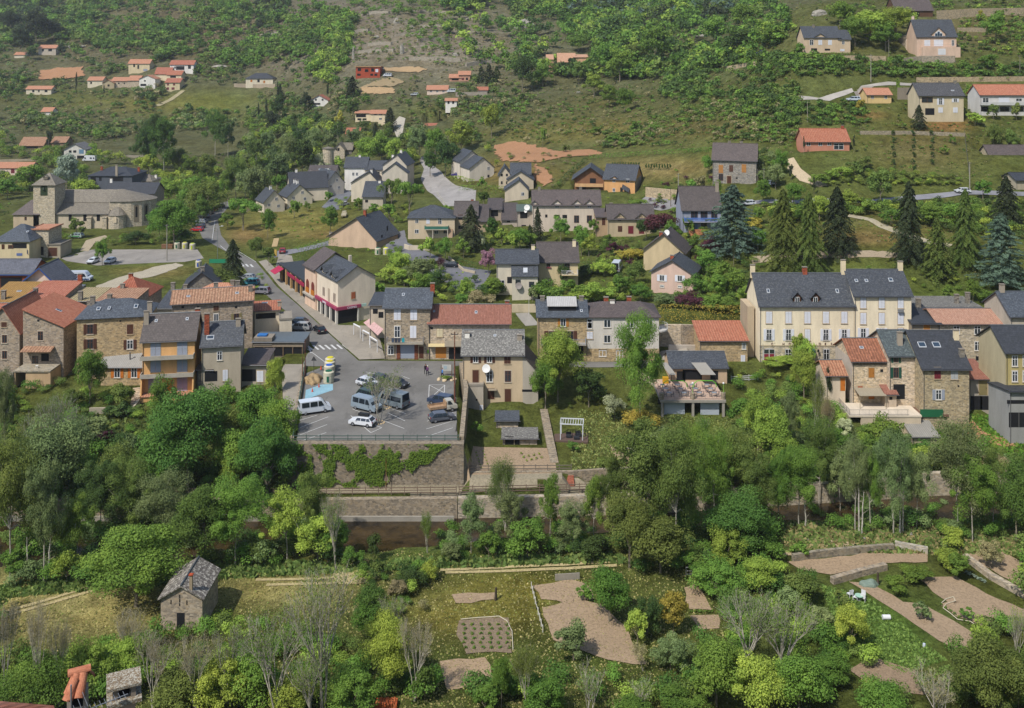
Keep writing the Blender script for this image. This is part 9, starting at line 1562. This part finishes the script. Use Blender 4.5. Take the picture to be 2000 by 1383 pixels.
# garden bits
m = MB(); m.box(-.9, .9, -.25, .25, .4, .46); tag(m.build('bench', wood('6a5844'), None, pp(732, 145.6, -6.45)), 'wooden bench under the creeper covered wall', 'bench'); m = MB(); m.box(-.9, .9, -.25, .25, .4, .46); tag(m.build('bench', wood('6a5844'), None, pp(828, 145.6, -6.45)), 'wooden bench under the bare part of the parking wall', 'bench')
o = empty('round_sign', pp(760, 145.4, -6.5)); tag(o, 'round dark sign on a post below the parking wall', 'sign'); m = MB(); m.tube((0, 0, 0), (0, 0, 1.9), .05); m.build('post', metal('3a3632'), o); m = MB(); m.tube((0, -.04, 2.2), (0, .04, 2.2), .36, n=16); m.build('disc', plain('3a3632'), o)
o = empty('warning_sign', at(613, 728)); tag(o, 'triangular road sign seen from behind at the street corner', 'sign'); m = MB(); m.tube((0, 0, 0), (0, 0, 2.4), .05); m.build('post', metal('4a4a4a'), o); m = MB(); m.prism([(-.5, 2.2), (.5, 2.2), (0, 3.05)], -.03, .03, 'y'); m.build('triangle', plain('3c3c3e'), o)
for px, py, w_, c, l in ((1320, 1118, 1, 'a5a29a', 'white lattice garden gate among tall weeds'), ):
    o = empty('garden_gate', at(1346, 1124)); tag(o, l, 'gate'); m = MB(); [m.box(x-.03, x+.03, -.03, .03, 0, 1.1) for x in (-.4, .4)]; [m.box(-.37, .37, -.03, .03, z, z+.06) for z in (.15, .55, 1.0)]; m.slab([(-.37, 0, .2), (-.3, 0, .2), (.37, 0, 1.0), (.3, 0, 1.0)], .03); m.build('frame', plain('a9a9a4'), o)
wall('timber_edging', 'grey plank fence at the head of the tilled plot', [(1084, 1134), (1100, 1133), (1132, 1131)], .8, .12, wood('8a857a'), cat='plank fence')
# people
def person(px, py, head, top, legs, skin, hair, label, step=.18, bag=None):
    P = at(px, py); o = empty('person', P+Vector((0, 0, .07)), R(head)); tag(o, label, 'person')
    J = [((0, 0, .95), .15), ((0, 0, 1.2), .16), ((0, 0, 1.42), .15), ((0, 0, 1.52), .06), ((0, 0, 1.62), .1), ((0, .02, 1.72), .09), ((.1, 0, .88), .1), ((.1, step, .5), .075), ((.1, step*.9, .08), .05), ((.1, step*.9-.16, .04), .045), ((-.1, 0, .88), .1), ((-.1, -step, .5), .075), ((-.1, -step*.6, .08), .05), ((-.1, -step*.6-.16, .04), .045),
         ((.2, 0, 1.4), .06), ((.26, -.05, 1.12), .05), ((.24, -.2, .92), .035), ((.24, -.25, .85), .03), ((-.2, 0, 1.4), .06), ((-.26, .05, 1.12), .05), ((-.25, -.08, .88), .035), ((-.25, -.12, .8), .03)]
    E = [(0, 1), (1, 2), (2, 3), (3, 4), (4, 5), (0, 6), (6, 7), (7, 8), (8, 9), (0, 10), (10, 11), (11, 12), (12, 13), (2, 14), (14, 15), (15, 16), (16, 17), (2, 18), (18, 19), (19, 20), (20, 21)]
    me = bpy.data.meshes.new('body'); me.from_pydata([j[0] for j in J], E, []); b = bpy.data.objects.new('body', me); link(b, o); md = b.modifiers.new('skin', 'SKIN'); md.use_smooth_shade = True; sl = me.skin_vertices[0].data if me.skin_vertices else None
    if sl is None: bm = bmesh.new(); bm.from_mesh(me); bm.verts.layers.skin.verify(); bm.to_mesh(me); bm.free(); sl = me.skin_vertices[0].data
    for i, j in enumerate(J): sl[i].radius = (j[1]*(1.25 if i < 3 else 1), j[1]*.8 if i < 3 else j[1]); sl[i].use_root = i == 0
    b.modifiers.new('sub', 'SUBSURF').levels = 1; b.modifiers['sub'].render_levels = 1
    t = NT('clothing', .9, .1); g_ = t.n('ShaderNodeTexCoord'); s_ = t.n('ShaderNodeSeparateXYZ'); t.l(g_.outputs['Object'], s_.inputs[0]); rp = t.ramp(s_.outputs[2], [(0, hx('2a2420')), (.09, hx(legs)), (.5, hx(legs)), (.53, hx(top)), (.83, hx(top))]); 
    r2 = t.n('ShaderNodeMapRange'); r2.inputs[1].default_value = 0; r2.inputs[2].default_value = 1.8; t.l(s_.outputs[2], r2.inputs[0]); rp2 = t.ramp(r2.outputs[0], [(0, hx('2a2420')), (.05, hx(legs)), (.49, hx(legs)), (.52, hx(top)), (.83, hx(top)), (.84, hx(skin)), (1, hx(skin))]); rp2.node.color_ramp.interpolation = 'CONSTANT'; me.materials.append(t.out(rp2))
    bm = bmesh.new(); bmesh.ops.create_uvsphere(bm, u_segments=12, v_segments=8, radius=.115); [setattr(v, 'co', Vector((v.co.x, v.co.y, v.co.z*.8))) for v in bm.verts]; mh = bpy.data.meshes.new('hair'); bm.to_mesh(mh); bm.free(); mh.materials.append(plain(hair)); q = bpy.data.objects.new('hair', mh); q.location = (0, .04, 1.74); link(q, o)
    if bag: m = MB(); m.box(-.15, .15, .14, .3, 1.0, 1.42); m.build('backpack', plain(bag), o)
    return o
person(831, 731, -25, '241c26', '1c1c22', 'a07860', '2a2018', 'person in dark clothes with a backpack walking across the parking lot', bag='1c181e')
person(835, 734, -30, '5a3a58', '2a2a30', 'b0907c', 'b5b0a8', 'grey haired person in a purple coat walking beside a darker companion')
person(864, 739, -60, '4c7ab0', '23242c', 'a87c68', '5a4030', 'person in a blue jacket walking past the boulder planter')
# ---------------------------------------------------------------- air
hm = bpy.data.materials.new('haze'); hm.use_nodes = True; hn = hm.node_tree.nodes; hn.remove(hn['Principled BSDF']); pv = hn.new('ShaderNodeVolumePrincipled'); pv.inputs['Color'].default_value = (.86, .9, 1, 1); pv.inputs['Density'].default_value = .0001; pv.inputs['Anisotropy'].default_value = .3
hm.node_tree.links.new(pv.outputs[0], hn['Material Output'].inputs['Volume'])
b = MB(); b.box(-2600, 2600, -60, 2900, -60, 900); tag(b.build('haze', hm), 'thin pale haze filling the valley air', 'haze', None, 'stuff')
S.cycles.volume_bounces = 1
